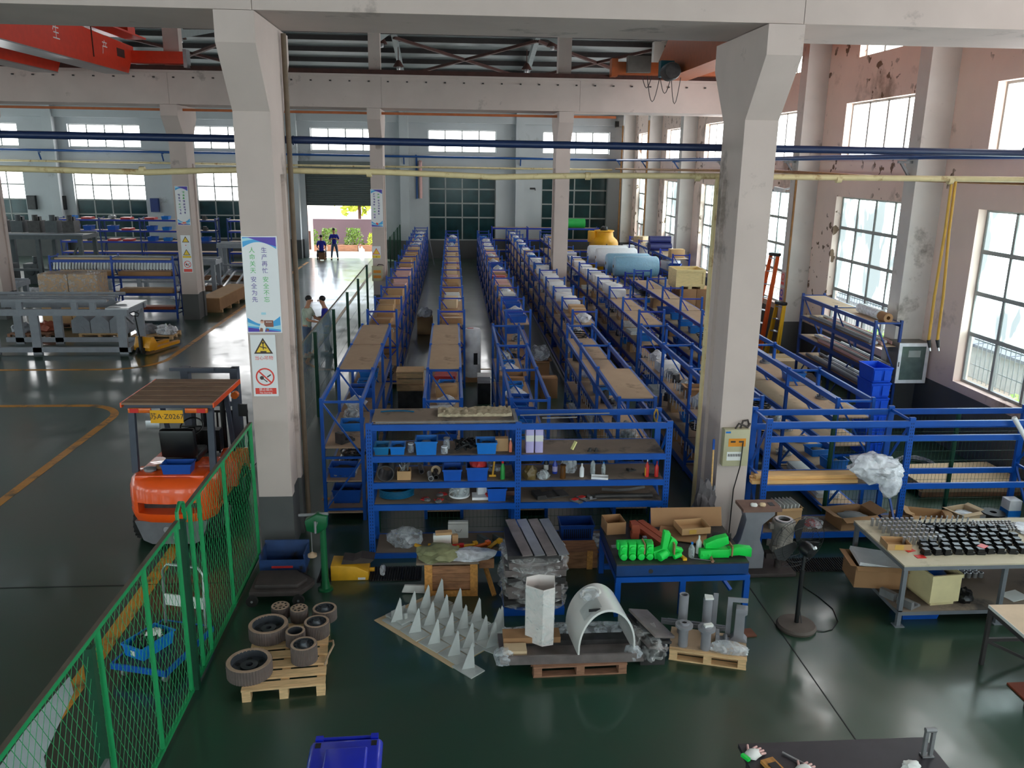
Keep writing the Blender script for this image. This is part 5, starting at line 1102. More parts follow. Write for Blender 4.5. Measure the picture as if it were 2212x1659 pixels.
o = put1(obj('grey_tube', MB().lathe([(0.035, 0), (0.055, 0), (0.055, 0.5), (0.04, 0.5), (0.035, 0.02)], n=16), m_gp2), 'tall grey tube with an open end at the back', 'tube', (2.68, 8.62, 0.1475)); o = put1(obj('grey_tube', MB().lathe([(0, 0), (0.055, 0), (0.055, 0.48), (0, 0.48)], n=16), m_gp2), 'tall grey tube with capped white end at the back', 'tube', (2.95, 8.56, 0.1475)); obj('paper_cap', MB().prism([(-0.05, -0.05), (0.05, -0.05), (0.056, 0.03), (-0.03, 0.056)], 0.48, 0.5), m_white, o)
single('channel', MB().prism([(-0.03, 0), (0.03, 0), (0.03, 0.05), (0.022, 0.05), (0.022, 0.008), (-0.022, 0.008), (-0.022, 0.05), (-0.03, 0.05)], -0.36, 0.36, 'x'), m_gp2, 'long grey channel lying behind the tall tubes', 'channel', (2.86, 8.84, 0.09), -0.3)
single('channel', MB().prism([(-0.03, 0), (0.03, 0), (0.03, 0.05), (0.022, 0.05), (0.022, 0.008), (-0.022, 0.008), (-0.022, 0.05), (-0.03, 0.05)], -0.36, 0.36, 'x'), m_gp2, 'long grey channel resting farther back on the floor', 'channel', (2.98, 8.98, 0.0), -0.3)
put1(bracket(0.16, 0.14, 0.12, m_gp2, 'grey_casting'), 'small grey casting with a paper note in the middle', 'casting', (3.1, 8.4, 0.1475), -0.3)
for x, y, l, hk_ in ((3.06, 8.62, 'upright grey flat bar with a straight top', 0), (3.2, 8.52, 'upright grey bar bent over at the top', 1)):
    o = single('upright_bar', MB().box(-0.028, 0.028, -0.012, 0.012, 0, 0.5), m_gp2, l, 'bar', (x, y, 0.1475), -0.2)
    if hk_: obj('bent_end', MB().box(0.028, 0.2, -0.012, 0.012, 0.45, 0.5), m_gp2, o)
single('grey_stand', MB().prism([(-0.09, 0), (0.1, 0), (0.1, 0.02), (0.06, 0.06), (0.055, 0.34), (0.08, 0.36), (0.08, 0.42), (-0.05, 0.42), (-0.05, 0.36), (-0.055, 0.06), (-0.09, 0.02)], -0.06, 0.06, 'y'), m_gp2, 'waisted grey casting standing on the pallet corner', 'casting', (3.3, 8.44, 0.1475), -0.35, bevel=0.006)
single('bag_parts', MB().blob((0, 0, 0), (0.42, 0.2, 0.12), 77, 0.3), m_film, 'clear bag of steel parts at the front pallet edge', 'bag', (3.12, 8.2, 0.1475), -0.3)
single('rust_plate', MB().prism([(-0.1, -0.08), (0.12, -0.06), (0.1, 0.1), (-0.08, 0.08)], 0, 0.02), mat('rust_brown', (104, 60, 42), 0.8, var=0.2), 'small rusty plate on the floor behind the grey pallet', 'plate', (3.52, 8.78, 0))
# --- blue marking-out table
bt = thing('marking_table', 'heavy blue framed table with a dark oily plate top', 'table', (2.85, 9.85, 0), 0.0)
obj('top_plate', MB().box(-0.85, 0.82, -0.6, 0.6, 0.7, 0.72), m_greyd, bt); obj('top_edge', MB().box(-0.85, 0.82, -0.6, -0.57, 0.56, 0.699).box(-0.85, -0.82, -0.57, 0.6, 0.56, 0.699).box(0.79, 0.82, -0.57, 0.6, 0.56, 0.699).box(-0.82, 0.79, 0.57, 0.6, 0.56, 0.699), m_bluedark2 if 'm_bluedark2' in globals() else mat('table_blue', (12, 58, 112), 0.45, var=0.1), bt)
obj('frame_rail', MB().box(-0.85, 0.85, -0.6, -0.54, 0.47, 0.54).box(-0.85, 0.85, 0.54, 0.6, 0.47, 0.54).box(-0.85, -0.79, -0.54, 0.54, 0.47, 0.54).box(0.79, 0.85, -0.54, 0.54, 0.47, 0.54), m_blue, bt)
for x in (-0.82, 0.0, 0.82):
    for y in (-0.57, 0.57): obj('leg', MB().box(x - 0.035, x + 0.035, y - 0.03, y + 0.03, 0, 0.47), m_blue, bt)
obj('lower_rail', MB().box(-0.78, 0.78, 0.54, 0.6, 0.06, 0.12), m_blue, bt); obj('brace', MB().bar((0.5, 0.5, 0.46), (0.8, -0.1, 0.06), 0.05, 0.03), m_blue, bt); obj('bolt_knob', MB().cyl((-0.42, -0.605, 0.62), (-0.42, -0.59, 0.62), 0.03, 10), m_greyd, bt)
m_gb = mat('bright_green_part', (18, 214, 78), 0.5, var=0.05)
TZ = 0.721
def green_part(kind):
    b = MB()
    if kind == 0:
        for i in range(4):
            b.cbox((-0.16 + 0.11 * i, 0.0, 0.1), (0.09, 0.14, 0.19)); b.cyl((-0.16 + 0.11 * i, -0.1, 0.04), (-0.16 + 0.11 * i, -0.06, 0.04), 0.045, 10); b.cyl((-0.16 + 0.11 * i, -0.09, 0.14), (-0.16 + 0.11 * i, -0.06, 0.14), 0.038, 10)
        b.cbox((0, 0.06, 0.14), (0.46, 0.09, 0.1))
    elif kind == 1:
        b.prism([(-0.14, 0), (0.02, 0), (0.06, 0.08), (0.02, 0.14), (0.05, 0.34), (-0.03, 0.36), (-0.05, 0.14), (-0.16, 0.1)], -0.05, 0.06, 'y'); b.prism([(0.02, 0.0), (0.2, 0.02), (0.24, 0.09), (0.14, 0.12), (0.16, 0.2), (0.08, 0.26), (0.04, 0.16)], 0.0, 0.09, 'y'); b.cyl((-0.1, -0.1, 0.05), (0.0, -0.04, 0.08), 0.06, 10); b.cyl((0.1, -0.06, 0.03), (0.2, -0.02, 0.05), 0.035, 8)
    else:
        b.cbox((-0.24, -0.04, 0.06), (0.14, 0.1, 0.12)); b.cbox((-0.08, 0, 0.06), (0.3, 0.12, 0.11)); b.prism([(0.06, 0.02), (0.2, 0.03), (0.36, 0.0), (0.36, 0.12), (0.2, 0.14), (0.06, 0.12)], -0.05, 0.05, 'y'); b.prism([(-0.24, 0.13), (-0.08, 0.13), (0.06, 0.19), (0.04, 0.29), (-0.1, 0.26), (-0.24, 0.2)], -0.05, 0.06, 'y')
        for x in (-0.28, -0.2): b.cyl((x, -0.1, 0.06), (x, -0.085, 0.06), 0.018, 8)
    return b
for kd, x, y, l in ((0, 2.27, 9.45, 'bright green ribbed part at the side of the table nearest the arch'), (1, 2.64, 9.42, 'bright green spiked part in the middle of the table'), (2, 3.38, 9.42, 'bright green long curved part overhanging the table end')):
    o = single('green_part', green_part(kd), m_gb, l, 'machine part', (x, y, TZ), bevel=0.008); obj('tie', MB().cbox((0.1, 0.0, 0.14 if kd < 2 else 0.1), (0.015, 0.16, 0.14)), m_card2, o)
m_rbar = mat('red_oxide', (150, 70, 46), 0.6, var=0.1)
for k in range(2): single('oxide_bar', MB().bar((-0.02 + 0.11 * k, 0.4, 0.045), (0.24 + 0.11 * k, -0.3, 0.045), 0.09, 0.09), m_rbar, ['red oxide bar lying slantwise, beside the open carton', 'red oxide bar lying slantwise, on the felt side'][k], 'bar', (2.44, 9.95, TZ))
put1(open_carton(0.26, 0.28, 0.17, m_card2, 0, 'open_carton'), 'open brown carton on the back corner of the blue table', 'carton', (2.14, 10.24, TZ), 0.1)
single('vee_block', MB().box(-0.05, 0.05, -0.05, 0.05, 0, 0.08).box(-0.04, 0.06, -0.04, 0.04, 0.08, 0.15).box(-0.05, 0.05, -0.05, 0.05, 0.15, 0.2), m_rbar, 'stack of small brown blocks beside the open carton', 'block', (2.38, 10.0, TZ))
o = single('caliper', MB().bar((-0.24, 0, 0.012), (0.22, 0.05, 0.012), 0.05, 0.02), m_alu, 'steel ruler with slide lying behind the green ribbed part', 'ruler', (2.26, 9.72, TZ)); obj('slide', MB().cbox((0.2, 0.05, 0.06), (0.05, 0.06, 0.12)), m_alu, o)
single('cardboard_sheet', MB().cbox((0, 0, 0.13), (0.98, 0.012, 0.26), 0, -0.35), m_card2, 'wide cardboard panel leaning at the back of the table', 'cardboard', (3.16, 10.34, TZ))
single('cardboard_flat', MB().cbox((0, 0, 0.035), (0.62, 0.34, 0.012), -0.35, 0.08), m_card2, 'torn cardboard piece lying flat on the table', 'cardboard', (3.02, 9.98, TZ))
o = put1(open_carton(0.4, 0.3, 0.09, m_card, 0, 'open_carton'), 'shallow carton tray with yellow printed label on the cardboard', 'carton', (3.16, 10.05, TZ + 0.075), 0.12); obj('yellow_label', MB().box(-0.1, 0.0, -0.153, -0.151, 0.01, 0.07), m_tape, o); text('printed_letters', '▪▪▪▪▪▪▪', 0.05, m_greyd, o, (0.06, -0.153, 0.045), (PI / 2, 0, 0)) if False else None
single('paper_tube', MB().lathe([(0.05, -0.12), (0.05, 0.12), (0.04, 0.12), (0.04, -0.12), (0.05, -0.12)], axis='x', n=14), m_greyd, 'grey roll lying at the end of the cardboard', 'roll', (3.52, 9.9, TZ + 0.051), -0.4)
put1(bottle(0.04, 0.2, m_pet, m_binb), 'clear water bottle with blue cap on blue table', 'bottle', (2.98, 9.42, TZ)); put1(bottle(0.035, 0.24, m_cap, m_cap, neck=0.3), 'white spray bottle on the blue table', 'bottle', (3.1, 9.52, TZ)); o = single('hammer', MB().cyl((0, -0.12, 0.02), (0.02, 0.1, 0.03), 0.02, 8), m_palo, 'wooden handled hammer beside the white spray bottle', 'hammer', (3.2, 9.36, TZ)); obj('head', MB().cyl((-0.04, 0.12, 0.03), (0.1, 0.1, 0.03), 0.025, 8), m_greyd, o)
single('scriber', MB().cyl((-0.14, 0.05, 0.008), (0.14, -0.05, 0.008), 0.006, 6), m_alu, 'thin steel scriber at the front edge of table', 'scriber', (3.1, 9.3 + 0.02, TZ)); single('yellow_clip', MB().cbox((0, 0, 0.02), (0.03, 0.09, 0.03), 0.3).cbox((0.01, -0.06, 0.02), (0.05, 0.03, 0.03)), m_yel, 'small yellow clip near the spiked green part', 'clip', (2.86, 9.38, TZ))
# --- drill-press style grey casting with clamped cylinder
gc = thing('machine_column', 'curved grey machine column with a rusty flat top', 'machine', (4.3, 10.42, 0))
obj('base', MB().box(-0.3, 0.42, -0.25, 0.25, 0, 0.06), m_soot, gc, bevel=0.01); obj('column_body', MB().prism([(-0.3, 0.06), (0.0, 0.06), (0.0, 0.3), (-0.08, 0.5), (-0.06, 0.72), (0.1, 0.86), (0.1, 0.94), (-0.34, 0.94), (-0.3, 0.8), (-0.36, 0.5), (-0.44, 0.36)], -0.1, 0.1, 'y'), m_gp2, gc, bevel=0.015)
obj('top_table', MB().box(-0.38, 0.16, -0.17, 0.17, 0.94, 0.985), mat('rusty_top', (122, 92, 80), 0.7, var=0.15), gc); obj('top_slot', MB().box(0.03, 0.1, -0.06, 0.06, 0.985, 0.988), m_dark, gc)
obj('stand_foot', MB().cyl((0.22, -0.06, 0.06), (0.22, -0.06, 0.36), 0.05, 10).box(0.02, 0.3, -0.12, 0.0, 0.22, 0.3), m_soot, gc)
m_cyl = mat('machine_cylinder', (138, 130, 122), 0.5, metal=0.3, var=0.15, scale=10)
cyo = obj('cylinder', MB().lathe([(0.11, 0.78), (0.15, 0.78), (0.16, 0.75), (0.15, 0.7), (0.14, 0.42), (0.17, 0.38), (0.16, 0.34), (0.11, 0.34), (0.11, 0.78)], (0.24, -0.08, 0), 22), m_cyl, gc)
b = MB()
for k in range(10): a = k * PI / 5; b.cbox((0.24 + 0.17 * math.cos(a), -0.08 + 0.17 * math.sin(a), 0.4 + 0.3 * (k % 2)), (0.06, 0.06, 0.08), a)
obj('clamp_lug', b, m_cyl, cyo)['kind'] = 'stuff'; obj('inner_ring', MB().lathe([(0.08, 0.8), (0.12, 0.8), (0.12, 0.76), (0.08, 0.76), (0.08, 0.8)], (0.24, -0.08, 0), 20), m_alu, cyo)
for x, l in ((-0.2, 'white cloth scrap lying on the rusty machine top, wall side'), (-0.08, 'pale stone lying on the rusty machine top')): single('scrap', MB().blob((0, 0, 0), (0.1, 0.08, 0.05), int(90 + x * 50), 0.3, 2, 2), m_white if x < -.1 else m_card3, l, 'scrap', (4.3 + x, 10.36, 0.986))
# --- pedestal fan
fn = thing('pedestal_fan', 'black pedestal fan on a round iron base', 'fan', (4.2, 8.9, 0), 0)
obj('base', MB().lathe([(0, 0), (0.23, 0), (0.24, 0.03), (0.22, 0.06), (0.05, 0.075), (0, 0.075)], n=30), mat('fan_base', (84, 74, 68), 0.7, var=0.15), fn); obj('pole', MB().cyl((0, 0, 0.07), (0, 0, 0.78), 0.028, 12), m_blk, fn); obj('pole_upper', MB().cyl((0, 0, 0.7), (0.02, 0.02, 1.0), 0.02, 10), m_blk, fn)
mo = obj('motor', MB().lathe([(0, -0.1), (0.06, -0.09), (0.085, -0.03), (0.085, 0.06), (0.05, 0.1), (0, 0.1)], (0, 0, 0), 16, 'y').xf(Matrix.Translation((0.03, 0.0, 1.05)) @ Euler((0.15, 0, 0.2)).to_matrix().to_4x4()), m_blk, fn); obj('motor_cap', MB().cyl((0.07, -0.08, 1.1), (0.09, -0.1, 1.12), 0.02, 8), m_cap, mo)
cage = MB(); cm_ = Matrix.Translation((0.0, 0.2, 1.05)) @ Euler((0.15, 0, 0.2)).to_matrix().to_4x4(); rf = 0.36
for k in range(40):
    a = 2 * PI * k / 40
    cage.tube([(0.06 * math.cos(a), -0.07, 0.06 * math.sin(a)), (rf * 0.7 * math.cos(a), -0.06, rf * 0.7 * math.sin(a)), (rf * math.cos(a), 0, rf * math.sin(a)), (rf * 0.7 * math.cos(a), 0.07, rf * 0.7 * math.sin(a)), (0.06 * math.cos(a), 0.08, 0.06 * math.sin(a))], 0.0014, 4)
for r_, y in ((rf, 0), (rf * 0.7, -0.06), (rf * 0.7, 0.07)): cage.tube([(r_ * math.cos(k * PI / 16), y, r_ * math.sin(k * PI / 16)) for k in range(32)], 0.003, 5, True)
obj('guard', cage.xf(cm_), m_blk, fn)['kind'] = 'stuff'
for k in range(3):
    a = k * 2 * PI / 3 + 0.4; b = MB().prism([(0.03, -0.03), (0.3, -0.1), (0.33, 0.02), (0.26, 0.1), (0.03, 0.04)], -0.004, 0.004)
    obj('blade', b.xf(cm_ @ Euler((PI / 2, a, 0)).to_matrix().to_4x4() @ Euler((0.35, 0, 0)).to_matrix().to_4x4()), m_dark, fn)
obj('power_cord', MB().tube([(0.02, 0.03, 0.3), (0.06, -0.04, 0.02), (0.3, -0.12, 0.006), (0.42, -0.08, 0.006), (0.58, 0.1, 0.006), (0.65, 0.4, 0.006), (0.6, 0.7, 0.006), (0.5, 1.0, 0.008)], 0.006, 6), m_blk, fn)
# --- long workbench with sorted parts
wb = thing('workbench', 'long grey steel workbench covered with sorted small parts', 'workbench', (5.46, 8.86, 0), 0.0); m_bw = mat('bench_steel', (112, 116, 122), 0.5, var=0.08); m_btop = mat('bench_top', (198, 186, 160), 0.6, var=0.08, scale=2, dirt=(128, 116, 96), dirt_amt=0.75)
BL = 3.2; BWd = 1.3; BZ = 0.84
obj('tabletop', MB().box(-0.02, BL, -0.02, BWd, BZ - 0.02, BZ), m_btop, wb); obj('table_frame', MB().box(-0.02, BL, -0.02, 0.03, BZ - 0.07, BZ - 0.021).box(-0.02, BL, BWd - 0.05, BWd, BZ - 0.07, BZ - 0.021).box(-0.02, 0.03, 0.03, BWd - 0.05, BZ - 0.07, BZ - 0.021), m_bw, wb)
for x in (0.0, 1.28, 2.6):
    for y in (0.0, BWd - 0.05): o = obj('leg', MB().box(x, x + 0.05, y, y + 0.05, 0.01, BZ - 0.07), m_bw, wb); obj('foot_plate', MB().box(x - 0.03, x + 0.09, y - 0.03, y + 0.08, 0, 0.01), m_bw, o)
obj('lower_shelf', MB().box(0, BL, 0, BWd - 0.02, 0.2, 0.215), m_chipdk, wb); obj('shelf_frame', MB().box(0.05, BL, 0.0, 0.04, 0.15, 0.199).box(0.0, 0.05, 0.05, BWd - 0.05, 0.15, 0.199), m_bw, wb)
BZ += 0.001
pin0 = None; rr = random.Random(5)
def rep(first, fn, label, cat, loc, rz, group):
    o = fn() if first[0] is None else dup(first[0])
    if first[0] is None: first[0] = o
    return put1(o, label, cat, loc, rz, group)
P1, P2, P3, P4 = [None], [None], [None], [None]
def pin():
    o = obj('steel_pin', MB().lathe([(0.019, 0), (0.019, 0.09), (0.023, 0.09), (0.023, 0.108), (0, 0.108)], n=8), m_alu); return o
for i in range(6):
    for j in range(9):
        x = 5.6 + 0.068 * j + 0.03 * (i % 2) + 0.02 * i; y = 9.98 - 0.115 * i
        if x > 6.24: continue
        rep(P1, pin, 'bright steel pin, %s row from the bench back, %s from the carton end' % (ORD[i], ORD[j]), 'pin', (x, y, BZ), 0, 'steel pins on the workbench')
m_facegrey = mat('clamp_face', (104, 110, 118), 0.4, var=0.1)
def blk():
    o = obj('black_bracket', MB().box(-0.05, 0.05, -0.042, 0.042, 0, 0.035).box(-0.042, 0.035, -0.036, 0.036, 0.035, 0.075), m_blk); obj('silver_face', MB().box(-0.041, 0.034, -0.035, 0.035, 0.0751, 0.078), m_facegrey, o); obj('side_lug', MB().box(0.046, 0.075, -0.02, 0.02, 0, 0.025), m_greyd, o); return o
for i in range(6):
    for j in range(11):
        x = 5.86 + 0.14 * j + 0.05 * i - 0.1 * (i > 3); y = 9.12 + 0.13 * i
        if x > 7.3 or (i > 2 and x < 6.25): continue
        rep(P2, blk, 'black clamp block, %s row from the bench front, %s from the tray end' % (ORD[i], ORD[j]), 'clamp block', (x + rr.uniform(-.01, .01), y + rr.uniform(-.01, .01), BZ), rr.uniform(-0.15, 0.15), 'black clamp blocks on the workbench')
def lev():
    o = obj('dark_lever', MB().bar((-0.05, 0, 0.012), (0.05, 0, 0.012), 0.02, 0.022).cyl((-0.03, 0, 0.02), (-0.01, 0.01, 0.1), 0.01, 6), m_dark); obj('pin_tip', MB().cyl((-0.01, 0.01, 0.1), (-0.005, 0.012, 0.125), 0.011, 6), m_alu, o); return o
for i in range(4):
    for j in range(9):
        rep(P3, lev, 'dark bright-tipped lever, %s row from the bench back, %s from the pins' % (ORD[i], ORD[j]), 'lever', (6.28 + 0.075 * j + 0.02 * i, 9.98 - 0.075 * i, BZ), 0.2, 'dark levers on the workbench')
def capn():
    o = obj('metal_stud', MB().lathe([(0.02, 0), (0.02, 0.04), (0.012, 0.045), (0, 0.045)], n=8), m_alu); return o
for i in range(5):
    for j in range(12): rep(P4, capn, 'tiny steel cap, %s row from the bench back, %s from the levers' % (ORD[i], ORD[j]), 'steel cap', (6.98 + 0.05 * j + 0.025 * (i % 2), 9.98 - 0.06 * i, BZ), 0, 'tiny steel caps on the workbench')
for k, (x, y, l) in enumerate(((5.76, 9.06, 'red tag lying on a clamp block at the front edge'), (5.72, 9.24, 'red tag beside the small carton tray'), (6.62, 9.16, 'red tag among the black clamp blocks'), (6.72, 9.75, 'red tag at the back among the dark levers'))):
    single('red_tag', MB().cbox((0, 0, 0.0), (0.12, 0.09, 0.004), 0.3 * k), m_redb, l, 'tag', (x, y, BZ + 0.003 if k != 2 else BZ + 0.08))
o = put1(open_carton(0.3, 0.24, 0.08, m_card, 0.0, 'open_carton'), 'shallow carton tray with orange tape at bench corner', 'carton', (5.6, 9.36, BZ), -0.1); obj('tape_band', MB().box(-0.06, 0.05, -0.123, -0.121, 0.01, 0.075), m_tape, o)
put1(bag(0.5, 0.5, 0.06, m_filmw, 81), 'milky sheet of plastic spread on the far bench end', 'plastic sheet', (7.7, 9.7, BZ))
# under the bench
o = put1(obj('cream_tote', MB().open_box(-0.2, 0.2, -0.27, 0.27, 0.05, 0.42, 0.02).box(-0.16, 0.16, -0.24, 0.24, 0, 0.05), mat('tote_cream', (222, 208, 160), 0.5, var=0.05)), 'tall cream box with blue contents on the lower bench shelf', 'tote', (6.06, 9.22, 0.216), 0.1)
obj('rim', MB().box(-0.21, 0.21, -0.285, -0.27, 0.38, 0.425).box(-0.21, 0.21, 0.27, 0.285, 0.38, 0.425).box(-0.215, -0.2, -0.285, 0.285, 0.38, 0.425).box(0.2, 0.215, -0.285, 0.285, 0.38, 0.425), MATS['tote_cream'], o); obj('contents', MB().blob((0, 0, 0.3), (0.3, 0.42, 0.08), 83, 0.3), m_bind, o)
o = put1(open_carton(0.66, 0.5, 0.3, m_card2, 0.5, 'open_carton'), 'big open carton jutting out under the bench end', 'carton', (5.56 - 0.02, 9.66, 0.217), -0.15); obj('foam_sheet', MB().cbox((0, 0, 0.3), (0.56, 0.44, 0.05), 0, 0.05, 0.12), m_filmwhite, o)
for x, y, l in ((5.55, 9.22, 'grey ribbed casting on the lower shelf by the bench leg'), (5.66, 9.0, 'grey casting at the front edge of lower shelf')): put1(bracket(0.2, 0.2, 0.1, m_grey, 'casting'), l, 'casting', (x, y, 0.217), 0.5)
single('black_bag', MB().blob((0, 0, 0), (0.24, 0.24, 0.16), 85, 0.3), m_blk, 'crumpled black bag beside the cream tote', 'bag', (6.42, 9.1, 0.217))
P5 = [None]
def ring(): return obj('ring_part', MB().lathe([(0.028, 0), (0.034, 0), (0.034, 0.07), (0.03, 0.07), (0.022, 0.075), (0.022, 0.0), (0.028, 0)], n=12), m_alu)
for i in range(4):
    for j in range(9): rep(P5, ring, 'bright ring on lower bench shelf, %s row from the back, %s from cream box' % (ORD[i], ORD[j]), 'ring', (6.3 + 0.085 * j + 0.04 * (i % 2), 9.9 - 0.08 * i, 0.2165), 0, 'bright rings under the workbench')
o = put1(tote(0.5, 0.3, 0.12, m_bind, None, 'blue_crate'), 'blue crate on the floor under the bench', 'crate', (5.85, 9.15, 0.0)); single('yellow_scrap', MB().cbox((0, 0, 0.01), (0.06, 0.03, 0.015), 0.5), m_yel, 'tiny yellow scrap on floor under the bench', 'scrap', (6.75, 9.0, 0.0))
# --- small table at the frame edge
st_ = thing('side_table', 'dark framed small table with a pale top beyond the bench', 'table', (6.42, 7.62, 0), -0.02); m_dkfr = mat('dark_frame', (62, 58, 58), 0.5, var=0.1)
obj('tabletop', MB().box(-0.42, 0.7, -0.42, 0.42, 0.72, 0.75), mat('pale_top', (206, 178, 148), 0.6, var=0.05), st_); obj('edge_band', MB().box(-0.425, -0.42, -0.42, 0.42, 0.715, 0.751), m_white, st_); obj('table_frame', MB().box(-0.42, 0.7, 0.38, 0.42, 0.66, 0.719).box(-0.42, -0.38, -0.42, 0.38, 0.66, 0.719), m_dkfr, st_)
for x, y in ((-0.42, 0.38), (-0.42, -0.42), (0.62, 0.38), (0.62, -0.42)): obj('leg', MB().box(x, x + 0.04, y, y + 0.04, 0, 0.66), m_dkfr, st_)
obj('stretcher', MB().box(-0.38, 0.66, 0.385, 0.415, 0.3, 0.34), m_dkfr, st_); obj('brace', MB().bar((-0.38, 0.4, 0.3), (0.2, 0.4, 0.02), 0.03, 0.03), m_dkfr, st_)
o = thing('brown_drum', 'rusty brown drum on a flat plate under the small table', 'drum', (6.5, 7.4, 0)); obj('plate', MB().box(-0.42, 0.4, -0.22, 0.25, 0, 0.02), m_rbar, o); obj('drum_body', MB().lathe([(0, 0.02), (0.2, 0.02), (0.2, 0.3), (0, 0.3)], n=20), mat('drum_brown', (92, 50, 32), 0.6, var=0.2), o)
single('paper_sheet', MB().cbox((0, 0, 0.0), (0.3, 0.22, 0.006), 0.3), m_white, 'white paper sheet on the lower shelf beyond the bench leg', 'paper', (7.15, 9.15, 0.22))
# --- dark plate table at the bottom edge
dt = thing('plate_table', 'low table with a dark steel plate top and gloves on it', 'table', (3.32, 5.25, 0)); obj('plate_top', MB().box(-0.92, 0.72, -0.7, 0.66, 0.71, 0.75), mat('plate_dark', (54, 50, 56), 0.5, metal=0.3, var=0.1), dt)
for x in (-0.85, 0.6):
    for y in (-0.6, 0.56): obj('leg', MB().box(x, x + 0.07, y, y + 0.07, 0, 0.71), m_greyd, dt)
PZ = 0.751
for x, y, l in ((2.47, 5.76, 'dirty white work glove at the plate corner'), (2.82, 5.55, 'pale work glove with green trim on the dark plate')):
    o = thing('work_glove', l, 'glove', (x, y, PZ), 0.5); obj('palm', MB().blob((0, 0, 0), (0.16, 0.12, 0.05), int(x * 40), 0.25, 2, 2), m_white, o); b = MB()
    for k in range(4): b.cyl((0.05, -0.04 + k * 0.026, 0.02), (0.12 - 0.012 * abs(k - 1.5), -0.05 + k * 0.032, 0.014), 0.012, 6, 0.009)
    b.cyl((0.0, 0.05, 0.02), (0.05, 0.1, 0.014), 0.012, 6, 0.009); obj('fingers', b, m_pink, o); obj('cuff', MB().box(-0.1, -0.07, -0.04, 0.04, 0.005, 0.03), m_gb, o)
o = thing('calculator_case', 'yellow brown wooden case with a black keypad', 'case', (2.6, 5.55, PZ), 0.3); obj('case', MB().box(-0.06, 0.06, -0.16, 0.14, 0, 0.03), m_crate, o); obj('keypad', MB().box(-0.035, 0.04, -0.1, 0.08, 0.03, 0.036), m_blk, o)
o = thing('screwdriver', 'long steel rod with blue handle lying on the plate', 'tool', (2.86, 5.62, PZ), -0.85); obj('rod', MB().cyl((-0.2, 0, 0.012), (0.1, 0, 0.014), 0.008, 8), m_alu, o); obj('handle', MB().cyl((0.06, -0.02, 0.014), (0.24, -0.02, 0.014), 0.014, 8), m_bind, o)
o = thing('u_fixture', 'tall forked steel fixture standing on the dark plate', 'fixture', (3.93, 5.68, PZ)); 
for x in (-0.03, 0.03): obj('prong', MB().box(x - 0.014, x + 0.014, -0.014, 0.014, 0, 0.24), m_grey, o)
obj('head', MB().cyl((-0.045, 0, 0.25), (0.045, 0, 0.25), 0.022, 10), m_grey, o); obj('foot', MB().box(-0.05, 0.05, -0.03, 0.03, 0, 0.012), m_grey, o)
single('rag', MB().blob((0, 0, 0), (0.14, 0.1, 0.06), 95, 0.3), m_white, 'small white rag by the forked fixture', 'rag', (3.72, 5.55, PZ))
# --- blue wheeled bin
m_bin = mat('wheelie_blue', (26, 44, 190), 0.3, var=0.05, coat=0.3)
wbn = thing('wheeled_bin', 'royal blue wheeled rubbish bin with closed lid', 'bin', (-0.86, 5.5, 0), 0.03)
obj('bin_body', MB().frust((0, 0.0), (0.22, 0.26), (0.27, 0.34), 0.06, 0.92), m_bin, wbn, bevel=0.015); o = obj('lid', MB().frust((0, 0), (0.3, 0.37), (0.27, 0.33), 0.92, 0.99), m_bin, wbn, bevel=0.03); obj('lid_panel', MB().frust((0.01, 0.02), (0.17, 0.2), (0.155, 0.18), 0.99, 1.015), m_bin, o, bevel=0.01)
for x in (-0.22, 0.22): obj('lid_slot', MB().box(x - 0.022, x + 0.022, 0.24, 0.3, 0.985, 0.992), m_dark, o); obj('hinge', MB().box(x - 0.03, x + 0.03, 0.34, 0.39, 0.93, 0.99), m_bin, o)
for x in (-0.25, 0.25): obj('wheel', MB().lathe([(0, -0.025), (0.1, -0.025), (0.1, 0.025), (0, 0.025)], (x, 0.3, 0.1), 16, 'x'), m_tyre, wbn)
obj('handle', MB().cyl((-0.22, 0.39, 0.95), (0.22, 0.39, 0.95), 0.018, 8), m_bin, wbn)

# ================================================================ mesh fences, pipes, column fittings
m_sheet = glass('grey_sheet', (150, 168, 176), 0.55); m_sheetc = glass('clear_sheet', (160, 176, 182), 0.2)
af = thing('aisle_fence', 'long dark green mesh fence between bright aisle and racks', 'fence', (-2.97, 14.6, 0))
posts = [0.55, 3.3, 6.2, 9.0, 11.8, 14.6, 17.4, 20.2, 23.0, 25.8, 28.6, 31.4, 33.6]
for y in posts: obj('post', MB().box(-0.035, 0.035, y - 0.035, y + 0.035, 0, 1.9 if y < 12 else 2.0), m_fgd, af)
obj('top_rail', MB().box(-0.03, -0.015, 0, 14.7, 1.96, 2.0), m_dust, af)
for a, b_ in ((0.0, 3.2), (3.35, 6.15)): obj('plastic_sheet', MB().box(-0.047, -0.041, a, b_, 0.1, 1.95), m_sheetc if a == 0 else m_sheet, af)
b = MB()
for k in range(330): b.box(-0.039, -0.036, 0.05 + k * 0.102, 0.0535 + k * 0.102, 0.05, 1.95)
for z in (0.08, 0.5, 0.95, 1.4, 1.9): b.box(-0.043, -0.0392, 0, 33.6, z, z + 0.006)
obj('wire_mesh', b, m_fgd, af)['kind'] = 'stuff'
def xfence(label, x0, x1, y, h):
    t = thing('rear_mesh_fence', label, 'fence', (x0, y, 0)); L = x1 - x0; b = MB()
    for k in range(int(L / 0.06)): b.box(k * 0.06, k * 0.06 + 0.003, -0.0015, 0.0015, 0.05, h)
    for k in range(int(h / 0.16)): b.box(0, L, 0.0016, 0.0046, 0.06 + k * 0.16, 0.064 + k * 0.16)
    obj('wire_mesh', b, m_fgd, t)['kind'] = 'stuff'
    for x in (0.0, L / 2, L): obj('post', MB().cyl((x, 0.04, 0), (x, 0.04, h + 0.12), 0.035, 12), m_fgd, t)
